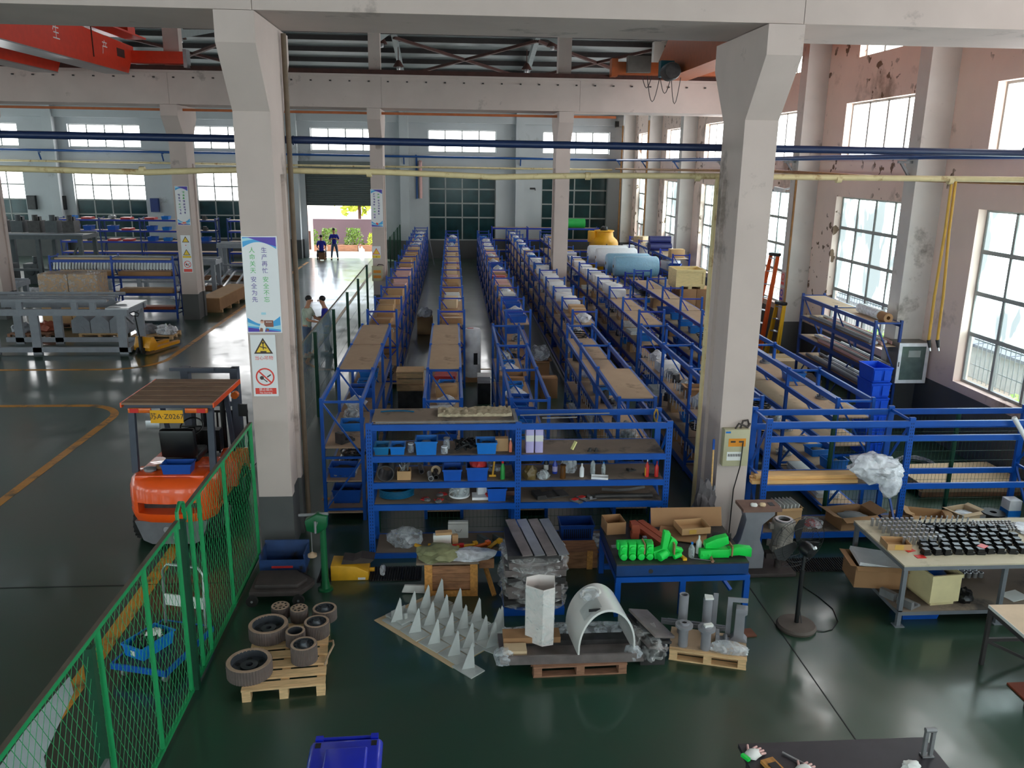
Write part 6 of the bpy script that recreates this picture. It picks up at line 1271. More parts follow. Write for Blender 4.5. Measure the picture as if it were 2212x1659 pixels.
xfence('dark mesh fence standing behind the two-bay parts rack', -1.15, 3.05, 11.86, 1.75)
xfence('dark mesh fence with round green posts behind window-bay rack', 5.9, 9.9, 11.95, 1.75)
# overhead pipes
m_pb = mat('pipe_dark_blue', (20, 40, 80), 0.4, var=0.06); m_pb2 = mat('pipe_mid_blue', (24, 76, 140), 0.4, var=0.06); m_pc = mat('pipe_cream', (214, 196, 150), 0.55, var=0.08, dirt=(150, 110, 60), dirt_amt=0.7); m_po = mat('pipe_ochre', (150, 104, 58), 0.6, var=0.2)
def pipe(label, pts, r, m, n=10):
    return single('pipe', MB().tube(pts, r, n), m, label, 'pipe')
p = pipe('thick dark blue pipe running across the hall behind both white columns', [(-29.5, 12.2, 5.82), (-6, 12.2, 5.77), (0.8, 12.2, 5.745), (9.7, 12.2, 5.72)], 0.052, m_pb)
for x in (-20, -14, -8, -2.2, 4.4, 8.4): obj('flange', MB().cyl((x, 12.2, 5.75), (x + 0.02, 12.2, 5.75), 0.065, 12), m_pb, p)
c1 = [(-29.5, 12.2, 5.33)] + [(-9 + 0.8 * k, 12.2 + 0.02 * math.sin(k), 5.325 + 0.025 * math.sin(k * 0.9) - 0.01 * math.cos(k * 2.1)) for k in range(16)] + [(3.76, 12.2, 5.34), (9.75, 12.2, 5.35)]
p = pipe('wavy cream pipe running across the hall below the dark blue one', c1, 0.042, m_pc)
for x in (-7.9, -4.3, -1.2, 1.9, 3.5, 5.6, 7.3): obj('coupling', MB().cyl((x, 12.2, 5.32), (x + 0.07, 12.2, 5.32), 0.055, 10), m_pc, p)
pipe('blue pipe along back wall turning along the window wall', [(-29.5, 48.6, 5.82), (9.6, 48.6, 5.68), (9.3, 48.3, 5.68), (9.3, 28.9, 5.68), (9.32, 16, 5.72), (9.3, 8, 5.7)], 0.06, m_pb2)
pipe('cream pipe along the back wall, lower than the blue one', [(-29.5, 48.65, 5.24), (-7, 48.65, 5.16), (9.1, 48.65, 5.14)], 0.055, m_pc)
pipe('rusty ochre pipe along the window wall below blue pipe', [(9.25, 48.3, 5.2), (9.28, 24, 5.34), (9.3, 17.2, 5.27), (9.35, 8, 5.3)], 0.045, m_po)
for k, y in enumerate([16.85, 22.9, 28.95, 35.0, 41.0, 47.1]):
    single('pipe_bracket', MB().bar((9.42, y + 0.22, 5.25), (9.16, y + 0.22, 5.6), 0.05, 0.05).box(9.1, 9.4, y + 0.19, y + 0.25, 5.58, 5.63), m_pb2 if k > 2 else m_grey, 'slanted pipe bracket on the %s wall column counted from the hose' % ORD[k], 'bracket')
for k, x in enumerate([-22.35, -15.85, -9.35, -2.7, 3.85]):
    single('pipe_bracket', MB().bar((x, YB - 0.46, 5.3), (x, 48.55, 5.64), 0.06, 0.06).box(x - 0.03, x + 0.03, 48.5, YB - 0.45, 5.66, 5.71), m_pb2, 'slanted pipe bracket on the %s back wall column from the far gable' % ORD[k], 'bracket')
pipe('blue drop pipe hanging on the back wall near the shutter', [(-2.02, 48.55, 5.78), (-2.02, 49.0, 5.7), (-2.02, 49.14, 5.5), (-2.02, 49.14, 3.4)], 0.05, m_pb2)
pipe('pale drop pipe beside the blue drop pipe, back wall', [(-1.8, 48.6, 5.16), (-1.8, 49.1, 5.5), (-1.8, 49.1, 3.42)], 0.09, m_pink)
pipe('cream standpipe climbing beside the white column with breaker box', [(3.83, 12.18, 5.3), (3.8, 12.12, 5.2), (3.8, 12.12, 0.05)], 0.035, m_pc)
pipe('dark conduit climbing the hidden side of poster column', [(-2.22, 12.02, 0.1), (-2.22, 12.02, 7.1)], 0.035, mat('old_conduit', (104, 88, 72), 0.7, var=0.15))
pipe('ochre conduit on the window wall beside the ladders', [(9.36, 22.82, 5.2), (9.36, 22.82, 1.0)], 0.03, m_po)
pipe('cream conduit on second wall column from back corner', [(9.35, 41.0, 7.5), (9.35, 41.0, 0.3)], 0.04, m_po)
pipe('brown conduit on the wall column nearest back corner', [(9.33, 47.2, 7.5), (9.33, 47.2, 0.3)], 0.05, m_po)
m_hy = mat('hose_yellow', (196, 150, 52), 0.5, var=0.1)
for x0, x1, l in ((7.36, 7.36, 'yellow air hose hanging from cream pipe, cabinet side'), (7.42, 7.5, 'yellow air hose hanging from cream pipe, window side')):
    o = single('air_hose', MB().tube([(x0, 12.2, 5.35), (x0 + 0.01, 12.2, 4.6), (x1 - 0.01, 12.2, 3.6), (x1, 12.2, 2.9)], 0.022, 8), m_hy, l, 'hose'); obj('nozzle', MB().cyl((x1, 12.2, 2.92), (x1 + 0.02, 12.18, 2.8), 0.032, 8, 0.02), m_dark, o); obj('tip', MB().cyl((x1 + 0.02, 12.18, 2.8), (x1 + 0.03, 12.17, 2.75), 0.012, 6), m_alu, o)
o = thing('hydrant_cabinet', 'white framed glass door cabinet hung on wall column', 'cabinet', (9.6, 16.6, 1.1)); obj('cabinet_box', MB().box(-0.32, 0.34, -0.18, 0.24, 0, 0.86), mat('cabinet_grey', (120, 118, 112), 0.5), o)
d = obj('door', MB().box(-0.32, -0.25, -0.205, -0.182, 0, 0.86).box(0.27, 0.34, -0.205, -0.182, 0, 0.86).box(-0.25, 0.27, -0.205, -0.182, 0, 0.07).box(-0.25, 0.27, -0.205, -0.182, 0.79, 0.86), m_cap, o); obj('glass_pane', MB().box(-0.25, 0.27, -0.197, -0.19, 0.07, 0.79), mat('cabinet_glass', (92, 108, 104), 0.1, var=0.15), d); obj('notice', MB().box(-0.1, 0.16, -0.2, -0.198, 0.56, 0.7), mat('notice_grey', (150, 158, 154), 0.4), d); obj('latch', MB().box(-0.3, -0.28, -0.212, -0.206, 0.36, 0.46), m_greyd, d)
# breaker box on the column
m_bb = mat('breaker_cream', (184, 178, 146), 0.5, var=0.04)
o = thing('breaker_box', 'cream breaker box with orange panel on white column', 'breaker box', (4.025, 11.15, 1.32)); obj('box_body', MB().box(-0.185, 0.185, -0.13, -0.001, 0, 0.55), m_bb, o, bevel=0.008); obj('orange_panel', MB().box(-0.12, 0.13, -0.134, -0.131, 0.3, 0.42), mat('panel_orange', (222, 142, 40), 0.4), o); obj('white_label', MB().box(-0.13, 0.08, -0.134, -0.131, 0.09, 0.22), m_white, o)
for k in range(8): obj('label_mark', MB().box(-0.115 + k * 0.024, -0.103 + k * 0.024, -0.136, -0.1345, 0.15, 0.19), m_greyd, o)
obj('switch_dark', MB().box(-0.09, -0.02, -0.137, -0.1345, 0.36, 0.385).box(0.03, 0.1, -0.137, -0.1345, 0.36, 0.385), m_greyd, o); obj('blue_mark', MB().box(-0.17, -0.1, -0.134, -0.131, 0.5, 0.525), m_binb, o); obj('cable', MB().tube([(0.09, -0.14, 0.36), (0.08, -0.15, 0.2), (0.07, -0.15, 0.0), (0.05, -0.02, -0.4), (0.04, -0.02, -1.2)], 0.008, 6), m_blk, o)
obj('top_cable', MB().tube([(-0.02, -0.08, 0.55), (0.02, -0.09, 0.63), (0.1, -0.08, 0.6), (0.17, -0.05, 0.56), (0.22, 0.0, 0.6)], 0.014, 6).tube([(0.06, -0.06, 0.55), (0.09, -0.06, 0.66), (0.17, -0.03, 0.66), (0.22, 0.02, 0.56)], 0.014, 6), m_soot, o)
# mops and poles leaning at the column
for k, (a, b_, l) in enumerate((((3.3, 11.3, 0.02), (3.66, 11.1, 1.1), 'grey pole leaning against the column, farthest out'), ((3.5, 11.02, 0.02), (3.78, 11.08, 1.0), 'grey pole leaning against the column, inner one'), ((3.62, 10.98, 0.02), (3.79, 11.05, 0.85), 'short grey pole leaning against the column'))):
    single('pole', MB().cyl(a, b_, 0.016, 8), m_gp2, l, 'pole')
o = single('mop', MB().cyl((3.7, 10.95, 0.25), (3.72, 11.1, 1.55), 0.014, 8), m_timber, 'mop with pale wooden handle standing by the column', 'mop'); obj('grip', MB().cyl((3.72, 11.1, 1.55), (3.722, 11.115, 1.7), 0.018, 8), m_bind, o); obj('mop_head', MB().blob((3.62, 11.0, 0.6), (0.3, 0.22, 0.5), 55, 0.4, 4, 3), mat('mop_grey', (96, 90, 92), 0.9, var=0.3), o)
# signs on columns
m_pw = mat('poster_white', (238, 238, 240), 0.4, var=0.01); m_pbl = mat('poster_blue', (70, 170, 230), 0.4, var=0.02); m_ppu = mat('poster_purple', (86, 62, 180), 0.4, var=0.05); m_pcy = mat('poster_pale_cyan', (176, 226, 240), 0.4, var=0.02); m_tg = mat('print_green', (84, 190, 96), 0.5, var=0); m_tp = mat('print_purple', (92, 72, 160), 0.5, var=0); m_pbr = mat('print_brown', (150, 96, 80), 0.5, var=0)
m_sy = mat('sign_yellow', (244, 206, 60), 0.4, var=0.02); m_sk = mat('sign_brown_black', (70, 52, 50), 0.5, var=0); m_sr = mat('sign_red', (232, 72, 60), 0.4, var=0.02); m_skin_p = mat('print_skin', (236, 190, 170), 0.5, var=0)
RX = (PI / 2, 0, 0)
def poster(label, x, y, z0, w, h, cols, art):
    t = thing('safety_poster', label, 'poster', (x, y, z0)); obj('board', MB().box(-w / 2, w / 2, -0.012, 0, 0, h), m_pw, t)
    i = 0.014; e = w / 2 - i
    def arch(zf, top, m, nm, lay):
        n = 12; pts = [(-e + 2 * e * k / n, zf(k / n)) for k in range(n + 1)]; up = [(-e + 2 * e * k / n, top(k / n)) for k in range(n, -1, -1)]
        obj(nm, MB().prism(pts + up, -0.0124 - lay * 0.0006, -0.0119 - lay * 0.0006, 'y'), m, t)
    H = h - i
    arch(lambda f: H - 0.19 + 0.17 * math.sin(PI * min(1, 0.15 + 0.75 * f)) * 0.75, lambda f: H, m_pbl, 'print_band', 0)
    arch(lambda f: H - 0.1 + 0.12 * math.sin(PI * (0.2 + 0.6 * f)) * 0.6, lambda f: H - 0.06 + 0.12 * math.sin(PI * (0.2 + 0.6 * f)) * 0.6 - 0.05 * f, m_pcy, 'print_band', 1)
    arch(lambda f: H - max(0.0, 0.14 * f - 0.02) - 0.002, lambda f: H, m_ppu, 'print_band', 2)
    arch(lambda f: i, lambda f: i + 0.19 - 0.1 * math.sin(PI * f) + 0.02 * f, m_pbl, 'print_band', 0); arch(lambda f: i + 0.08 - 0.05 * f, lambda f: i + 0.13 - 0.04 * f - 0.04 * math.sin(PI * f), m_pcy, 'print_band', 1); arch(lambda f: i, lambda f: i + 0.06 - 0.055 * f, m_ppu, 'print_band', 2)
    for (cx_, z_top, segs, size) in cols:
        zz = z_top
        for s_, m_ in segs:
            for chx in s_:
                if chx == ' ': zz -= size * 0.35; continue
                text('lettering', chx, size, m_, t, (cx_, -0.0135, zz), RX, ext=0.0004); zz -= size * 1.12
    if art: art(t)
    return t
def art1(t):
    obj('print_board', MB().box(0.0, 0.12, -0.0155, -0.014, 0.08, 0.17), m_pbr, t); obj('print_figure', MB().prism([(-0.06, 0.0), (0.0, 0.0), (0.02, 0.08), (-0.01, 0.13), (-0.05, 0.12), (-0.07, 0.06)], -0.0158, -0.0145, 'y'), m_pw, t)
    obj('print_head', MB().cyl((-0.025, -0.0145, 0.15), (-0.025, -0.016, 0.15), 0.022, 12), m_skin_p, t); obj('print_hair', MB().prism([(-0.05, 0.16), (-0.03, 0.18), (0.0, 0.165), (-0.02, 0.155)], -0.0168, -0.016, 'y'), m_pbr, t); obj('print_legs', MB().prism([(-0.07, 0.016), (-0.02, 0.016), (-0.02, 0.06), (-0.05, 0.07)], -0.0165, -0.0158, 'y'), m_pbr, t); obj('print_head', MB().cyl((0.04, -0.0145, 0.04), (0.04, -0.016, 0.04), 0.02, 10), m_pbr, t)
    for k in range(4): obj('print_mark', MB().box(0.025 + k * 0.02, 0.037 + k * 0.02, -0.0162, -0.0156, 0.14, 0.152), m_pw, t)
    obj('print_mark', MB().box(-0.03, 0.03, -0.0135, -0.013, 0.245, 0.275), m_pcy, t)
poster('tall safety slogan poster with two columns of large characters', -2.505, 11.138, 3.255, 0.455, 1.275,
       [(0.055, 1.09, [('生产再忙 ', m_tp), ('安全不忘', m_tg)], 0.079), (-0.1, 1.09, [('人命关天 ', m_tg), ('安全为先', m_tp)], 0.079)], art1)
def marks(t, cx_, zt, n, m, sz, seed):
    rr = random.Random(seed)
    for k in range(n):
        b = MB(); z = zt - k * sz * 1.2
        for q in range(5):
            if rr.random() < 0.5: b.cbox((cx_ + rr.uniform(-.2, .2) * sz, -0.0135, z + rr.uniform(-.35, .35) * sz), (sz * 0.75, 0.001, sz * 0.13))
            else: b.cbox((cx_ + rr.uniform(-.3, .3) * sz, -0.0135, z), (sz * 0.13, 0.001, sz * 0.8))
        obj('faded_character', b, m, t)
def art2(t): obj('print_hands', MB().prism([(-0.12, 0.06), (-0.02, 0.03), (0.1, 0.06), (0.06, 0.12), (-0.04, 0.11)], -0.0158, -0.0145, 'y'), m_skin_p, t); obj('print_red', MB().box(-0.04, 0.06, -0.0165, -0.0158, 0.07, 0.1), m_sr, t)
t = poster('safety poster on the middle-row column beyond the yellow pallet jack', -9.125, 29.588, 3.27, 0.43, 1.3, [], art2)
marks(t, 0.06, 1.1, 3, m_tg, 0.08, 1); marks(t, 0.06, 0.8, 5, m_tp, 0.08, 2); marks(t, -0.09, 1.0, 3, m_tp, 0.08, 3); marks(t, -0.09, 0.7, 2, m_tg, 0.08, 4); marks(t, -0.09, 0.5, 2, m_tp, 0.08, 5)
def art3(t): obj('print_red', MB().prism([(-0.02, 0.16), (-0.05, 0.12), (0.0, 0.06), (0.05, 0.11), (0.0, 0.15)], -0.0165, -0.0158, 'y'), m_sr, t)
t = poster('safety poster on the middle-row column beside open shutter', -2.6, 29.588, 3.26, 0.41, 1.28, [], art3)
marks(t, 0.07, 1.1, 2, m_tg, 0.075, 11); marks(t, 0.07, 0.9, 6, m_tp, 0.075, 12); marks(t, -0.08, 1.12, 5, m_tp, 0.075, 13); marks(t, -0.08, 0.62, 2, m_tg, 0.075, 14); marks(t, -0.08, 0.42, 2, m_tp, 0.075, 15)
def tri(t, cx_, cz, r, m_out, m_in, lay=0.0):
    P = lambda q: [(cx_ + q * r * math.cos(math.radians(a)), cz + q * r * math.sin(math.radians(a))) for a in (90, 210, 330)]
    obj('triangle_border', MB().prism(P(1.0), -0.0095 - lay, -0.008 - lay, 'y'), m_out, t); obj('triangle_face', MB().prism(P(0.74), -0.0105 - lay, -0.0095 - lay, 'y'), m_in, t)
def nosmoke(t, cx_, cz, r):
    b = MB().lathe([(r * 0.84, -0.0095), (r, -0.0095), (r, -0.008), (r * 0.84, -0.008), (r * 0.84, -0.0095)], (cx_, 0, cz), 28, 'y', False); b.cbox((cx_, -0.0098, cz), (r * 1.8, 0.002, r * 0.16), 0, 0, PI / 4); obj('prohibition_ring', b, m_sr, t)
    obj('match_symbol', MB().cyl((cx_ - r * 0.35, -0.0092, cz - r * 0.1), (cx_ - r * 0.35, -0.0082, cz - r * 0.1), r * 0.22, 10).cbox((cx_, -0.0088, cz - r * 0.38), (r * 0.55, 0.001, r * 0.1), 0, 0, 0.7).cbox((cx_ + r * 0.42, -0.0088, cz + r * 0.12), (r * 0.5, 0.001, r * 0.14), 0, 0, -0.6), m_sk, t)
t = thing('warning_sign', 'white sign with lifting hazard triangle and no smoking ring', 'sign', (-2.54, 11.142, 2.375)); obj('board', MB().box(-0.165, 0.165, -0.008, 0, 0, 0.85), m_pw, t)
tri(t, 0, 0.665, 0.145, m_sk, m_sy); obj('hook_symbol', MB().cyl((0, -0.0112, 0.74), (0, -0.0106, 0.74), 0.015, 10).box(-0.006, 0.006, -0.0112, -0.0106, 0.65, 0.73).cbox((0, -0.011, 0.68), (0.09, 0.0006, 0.012), 0, 0, 0.25).box(-0.04, 0.04, -0.0112, -0.0106, 0.6, 0.63), m_sk, t)
text('lettering', '当心吊物', 0.062, m_sr, t, (0.0, -0.0085, 0.53), RX, ext=0.0004); nosmoke(t, 0.0, 0.27, 0.125)
o = obj('red_band', MB().box(-0.14, 0.14, -0.0095, -0.008, 0.03, 0.115), m_sr, t); text('lettering', '禁止烟火', 0.045, m_pw, t, (0, -0.0099, 0.09), RX, ext=0.0003); text('lettering', 'No burning', 0.036, m_pw, t, (0, -0.0099, 0.05), RX, ext=0.0003)
t = thing('warning_sign', 'white sign with two hazard triangles on the pallet-jack column', 'sign', (-9.13, 29.592, 1.66)); obj('board', MB().box(-0.16, 0.16, -0.008, 0, 0, 1.27), m_pw, t); tri(t, 0, 1.1, 0.14, m_sk, m_sy); tri(t, 0, 0.66, 0.14, m_sk, m_sy); marks(t, 0, 0.93, 1, m_sr, 0.05, 21)
obj('yellow_band', MB().box(-0.14, 0.14, -0.0095, -0.008, 0.5, 0.57), m_sy, t); nosmoke(t, 0, 0.28, 0.12); obj('red_band', MB().box(-0.14, 0.14, -0.0095, -0.008, 0.02, 0.12), m_sr, t)
t = thing('warning_sign', 'white sign with a red edged triangle beside the open shutter', 'sign', (-2.66, 29.592, 2.18)); obj('board', MB().box(-0.15, 0.15, -0.008, 0, 0, 0.42), m_pw, t); tri(t, 0, 0.21, 0.15, m_sr, m_sy); obj('yellow_band', MB().box(-0.14, 0.14, -0.0095, -0.008, 0.01, 0.11), m_sy, t); marks(t, 0, 0.06, 1, m_sk, 0.05, 22)
o = thing('breaker_box', 'cream breaker box with two orange labels, aisle fence column', 'breaker box', (-2.64, 29.59, 1.4)); obj('box_body', MB().box(-0.18, 0.18, -0.12, 0, 0, 0.52), m_bb, o); obj('orange_panel', MB().box(-0.13, 0.13, -0.124, -0.121, 0.28, 0.38), MATS['panel_orange'], o); obj('orange_panel', MB().box(-0.13, 0.13, -0.124, -0.121, 0.1, 0.2), MATS['panel_orange'], o); obj('cable', MB().tube([(0.0, -0.06, 0.52), (0.05, -0.06, 0.58), (0.18, -0.02, 0.56), (0.26, 0.05, 0.5)], 0.014, 6), m_soot, o)
# wall boxes, camera, lamps
for x, l in ((-23.3, 'dark box on the back wall, farthest from the shutter'), (-21.7, 'dark box on the back wall, beside the bright window')): o = thing('wall_box', l, 'wall box', (x, YB, 2.6)); obj('box_body', MB().box(-0.22, 0.22, -0.2, -0.001, 0, 0.75), m_dark, o); obj('grille', MB().box(-0.18, 0.18, -0.206, -0.2, 0.05, 0.7), m_greyd, o)
o = thing('wall_box', 'blue box on the back wall near the pipe column', 'wall box', (-16.66, YB, 2.52)); obj('box_body', MB().box(-0.22, 0.22, -0.2, -0.001, 0, 0.75), mat('box_blue', (24, 48, 110), 0.5), o); obj('door_edge', MB().box(-0.18, 0.18, -0.206, -0.2, 0.05, 0.7), MATS['box_blue'], o)
o = thing('security_camera', 'white security camera over the window behind the ladders', 'camera', (9.5, 24.2, 4.78)); obj('camera_body', MB().cbox((-0.05, 0, 0.05), (0.12, 0.34, 0.12), 0.5, 0.15), m_cap, o); obj('lens', MB().cyl((-0.14, 0.14, 0.03), (-0.17, 0.19, 0.02), 0.04, 10), m_dark, o); obj('arm', MB().cyl((0, -0.05, 0.05), (0.51, -0.1, 0.15), 0.025, 8), m_cap, o)
o = thing('wall_lamp', 'small black floodlight high on back wall near the corner', 'lamp', (9.3, 48.8, 7.45)); obj('housing', MB().cbox((0, 0, 0.2), (0.2, 0.16, 0.3)), m_blk, o); obj('arm', MB().cyl((0, 0.05, 0.1), (0, 0.38, 0.05), 0.03, 8), m_blk, o)
o = thing('security_camera', 'black camera on the back wall between dark windows', 'camera', (4.67, 48.75, 4.05)); obj('camera_body', MB().cbox((-0.1, 0, 0), (0.3, 0.12, 0.1)), m_blk, o); obj('arm', MB().cyl((0.05, 0, 0), (0.1, 0.4, -0.1), 0.025, 8), m_blk, o)
for (x, y, z, l) in ((-2.99, 38.5, 10.3, 'unlit bell lamp under roof above the shutter, upper one'), (-2.5, 42, 9.75, 'unlit bell lamp under roof above the shutter, lower one'), (3.55, 42, 9.75, 'unlit bell lamp beside the white roof rafter, lower one'), (4.35, 38.5, 10.35, 'unlit bell lamp beside the white roof rafter, upper one'), (-11.8, 40, 10.5, 'unlit bell lamp under the roof by the red crane')):
    o = thing('bell_lamp', l, 'lamp', (x, y, z)); obj('shade', MB().lathe([(0.06, 0.3), (0.1, 0.26), (0.25, 0.02), (0.25, 0), (0.23, 0.0), (0.08, 0.24)], n=16), m_rust, o); obj('bulb', MB().lathe([(0, -0.16), (0.08, -0.14), (0.1, -0.02), (0.06, 0.1), (0, 0.1)], n=12), m_alu, o); obj('stem', MB().cyl((0, 0, 0.28), (0, 0, 0.9), 0.02, 6), m_rust, o)
# ---------------------------------------------------------------- cranes
m_cr = mat('crane_red', (226, 62, 34), 0.4, var=0.06); m_cro = mat('crane_orange', (168, 82, 34), 0.5, var=0.1)
ck = thing('bridge_crane', 'big red double girder bridge crane at the upper corner', 'crane', (-10.0, 12.5, 8.0))
for x0, nm in ((-0.62, 'girder'), (-2.75, 'girder')):
    b = MB().prism([(0.6, 0.0), (15.8, 0.0), (16.4, 0.72), (16.4, 0.85), (0.0, 1.12), (0, 0.5)], x0, x0 + 0.6, 'x'); g = obj(nm, b, m_cr, ck); obj('bottom_flange', MB().box(x0 - 0.06, x0 + 0.66, 0.6, 15.7, -0.03, -0.001), m_alu, g); obj('top_flange', MB().box(x0 - 0.08, x0 + 0.68, 0, 16.4, 1.125, 1.16), m_cr, g)
    if x0 > -1:
        for s_, y in (('全', 7.3), ('生', 11.0), ('产', 14.1)): text('lettering', s_, 0.42, m_pw, g, (x0 + 0.602, y, 0.52), (PI / 2, 0, PI / 2), ext=0.001)
        obj('vent_plate', MB().box(x0 + 0.6, x0 + 0.606, 15.0, 15.6, 0.42, 0.66), m_rust, g); obj('stiffener', MB().box(x0 + 0.6, x0 + 0.62, 13.2, 13.24, 0.2, 1.0), m_rust, g)
for y in (16.2, -0.2): obj('end_carriage', MB().box(-3.6, 1.55, y, y + 0.4, 0.36, 0.72), m_cr, ck); obj('buffer', MB().box(1.55, 1.66, y, y + 0.4, 0.25, 0.8), m_alu, ck)
obj('walkway', MB().box(0.1, 0.7, 1.0, 15.5, 0.95, 1.0), m_cr, ck); obj('motor_box', MB().box(0.1, 0.5, 14.6, 15.2, 1.0, 1.25), m_cr, ck)
ck2 = thing('bridge_crane', 'rusty orange bridge crane beside the corbel of white column', 'crane', (6.7, 12.5, 8.1))
g = obj('girder', MB().prism([(0.6, 0.0), (15.2, 0.0), (16.0, 0.6), (14.8, 1.15), (13.2, 1.3), (0.0, 1.3), (0, 0.5)], 0, 0.7, 'x'), m_cro, ck2); obj('bottom_flange', MB().box(-0.06, 0.76, 0.6, 15.2, -0.03, -0.001), m_cro, g)
obj('end_carriage', MB().box(-1.3, 2.2, 16.1, 16.5, 0.22, 0.6), m_cro, ck2); obj('end_carriage', MB().box(-1.3, 2.2, -0.2, 0.2, 0.22, 0.6), m_cro, ck2); obj('control_cabinet', MB().box(-1.05, -0.3, 15.7, 16.0, 0.25, 0.75), mat('cabinet_taupe', (112, 104, 98), 0.6), ck2); obj('buffer', MB().box(-1.5, -1.3, 16.1, 16.5, 0.15, 0.7), m_cro, ck2)
o = obj('hoist', MB().lathe([(0, -0.3), (0.22, -0.3), (0.25, -0.2), (0.25, 0.25), (0.12, 0.34), (0, 0.34)], (-0.35, 12.9, 0.0), 16, 'y'), m_greyd, ck2); obj('hoist_motor', MB().box(-0.55, -0.15, 13.3, 13.6, -0.1, 0.35), mat('hoist_teal', (20, 90, 104), 0.5), o)
for k, (x0, x1, d) in enumerate(((-0.9, -0.6, 0.35), (-0.75, -0.35, 0.75), (-0.35, 0.0, 0.5), (0.0, 0.3, 0.8))): obj('festoon_cable', MB().tube([(x0 + (x1 - x0) * q / 8, 14.2, 0.0 - d * math.sin(PI * q / 8)) for q in range(9)], 0.012, 5), m_blk, ck2)

# ================================================================ goods between the rack runs and by the window wall
def rest(o, label, cat, loc, rz=0.0, group=None): return put1(o, label, cat, loc, rz, group)
o = rest(obj('water_heater', MB().lathe([(0, 0), (0.2, 0), (0.21, 0.02), (0.21, 1.22), (0.19, 1.25), (0, 1.26)], n=24), m_cap), 'white upright cylinder tank beside the second rack row', 'tank', (0.5, 21.0, 0.12)); obj('red_lid_mark', MB().box(-0.14, 0.02, -0.05, 0.05, 1.26, 1.262), m_red, o); obj('black_panel', MB().box(0.02, 0.12, -0.213, -0.19, 0.35, 0.65), m_blk, o)
single('support_carton', MB().box(-0.22, 0.22, -0.2, 0.2, 0, 0.119), m_card2, 'brown carton base under the white cylinder tank', 'carton', (0.5, 21.0, 0))
for k, (x, y, z, l) in enumerate(((-1.05, 19.5, 0.0, 'lower'), (-0.8, 19.52, 0.0, 'lower'), (-1.0, 19.5, 0.16, 'upper'), (-0.76, 19.5, 0.16, 'upper'))):
    single('red_block', MB().box(-0.11, 0.11, -0.28, 0.28, 0, 0.155), mat('brick_pink', (206, 128, 100), 0.8, var=0.1), 'pinkish block in the %s layer of the small stack, %s' % (l, 'fence side' if k % 2 == 0 else 'inner side'), 'block', (x, y, z + 0.0005), bevel=0.01)
def wooden_case(label, loc, w, d, h, slats=3, lid=True):
    t = thing('wooden_case', label, 'case', loc)
    for k in range(slats):
        hh = h / slats
        obj('slat', MB().box(-w / 2, w / 2, -d / 2, -d / 2 + 0.015, k * hh + 0.01, (k + 1) * hh - 0.015), m_pal, t); obj('slat', MB().box(-w / 2, w / 2, d / 2 - 0.015, d / 2, k * hh + 0.01, (k + 1) * hh - 0.015), m_pal, t)
    obj('end_panel', MB().box(-w / 2, -w / 2 + 0.015, -d / 2 + 0.015, d / 2 - 0.015, 0, h), m_pal, t); obj('end_panel', MB().box(w / 2 - 0.015, w / 2, -d / 2 + 0.015, d / 2 - 0.015, 0, h), m_pal, t); obj('floor_board', MB().box(-w / 2, w / 2, -d / 2, d / 2, -0.012, 0.0), m_pal, t)
    if lid: obj('lid', MB().box(-w / 2 - 0.01, w / 2 + 0.01, -d / 2 - 0.01, d / 2 + 0.01, h, h + 0.02), m_pal, t)
    return t
wooden_case('pale slatted wooden case, between fence-side and second rack rows', (-0.98, 18.6, 0.46), 0.6, 0.5, 0.42); single('case_stand', MB().box(-0.28, 0.28, -0.22, 0.22, 0, 0.44), m_greyd, 'dark crate carrying the pale slatted case', 'crate', (-0.98, 18.6, 0))
rest(carton(0.3, 0.4, 0.5, m_greyd, False, 'dark_case'), 'dark box on the aisle floor, by third rack row', 'box', (0.72, 19.0, 0)); rest(stack(0.3, 0.4, 4, 0.04, m_white, 'sheet_stack'), 'pale stack lying on the dark box, third rack row', 'sheets', (0.72, 19.0, 0.5005))
rest(carton(0.4, 0.34, 0.5, m_card2), 'big brown carton on floor, between third and fourth rows', 'carton', (2.3, 19.4, 0)); rest(open_carton(0.5, 0.4, 0.5, m_card2, 0.6), 'open brown carton on floor, beyond the big one', 'carton', (2.25, 21.2, 0)); rest(bag(0.5, 0.4, 0.4, m_film, 91), 'clear film bundle on the open brown carton', 'bag', (2.25, 21.2, 0.5))
rest(carton(0.5, 0.5, 0.55, m_card), 'brown carton on the floor of the first aisle', 'carton', (-0.92, 27.2, 0)); rest(bag(0.45, 0.4, 0.3, m_filmw, 92), 'white bag sitting on the first aisle carton', 'bag', (-0.92, 27.2, 0.5515)); single('floor_pipe', MB().cyl((-1.2, 19.02, 0.03), (0.15, 19.0, 0.03), 0.03, 8), mat('oxide_orange', (176, 92, 56), 0.6), 'orange steel bar lying across the cross aisle', 'bar')
single('grey_pipe', MB().cyl((-0.98, 45.2, 0.02), (-1.25, 45.0, 1.5), 0.03, 8), m_gp2, 'thin white pole leaning in the first aisle near the back', 'pole')
for k in range(5): single('profile_bundle', MB().cyl((-1.86 + 0.075 * k, 12.5, 0.7), (-1.86 + 0.08 * k, 16.2, 0.72 + 0.02 * (k % 2)), 0.03, 8), m_greyd if k % 2 else m_alu, '%s long grey profile lying in the fence-side rack' % ['first', 'second', 'third', 'fourth', 'fifth'][k], 'profile')
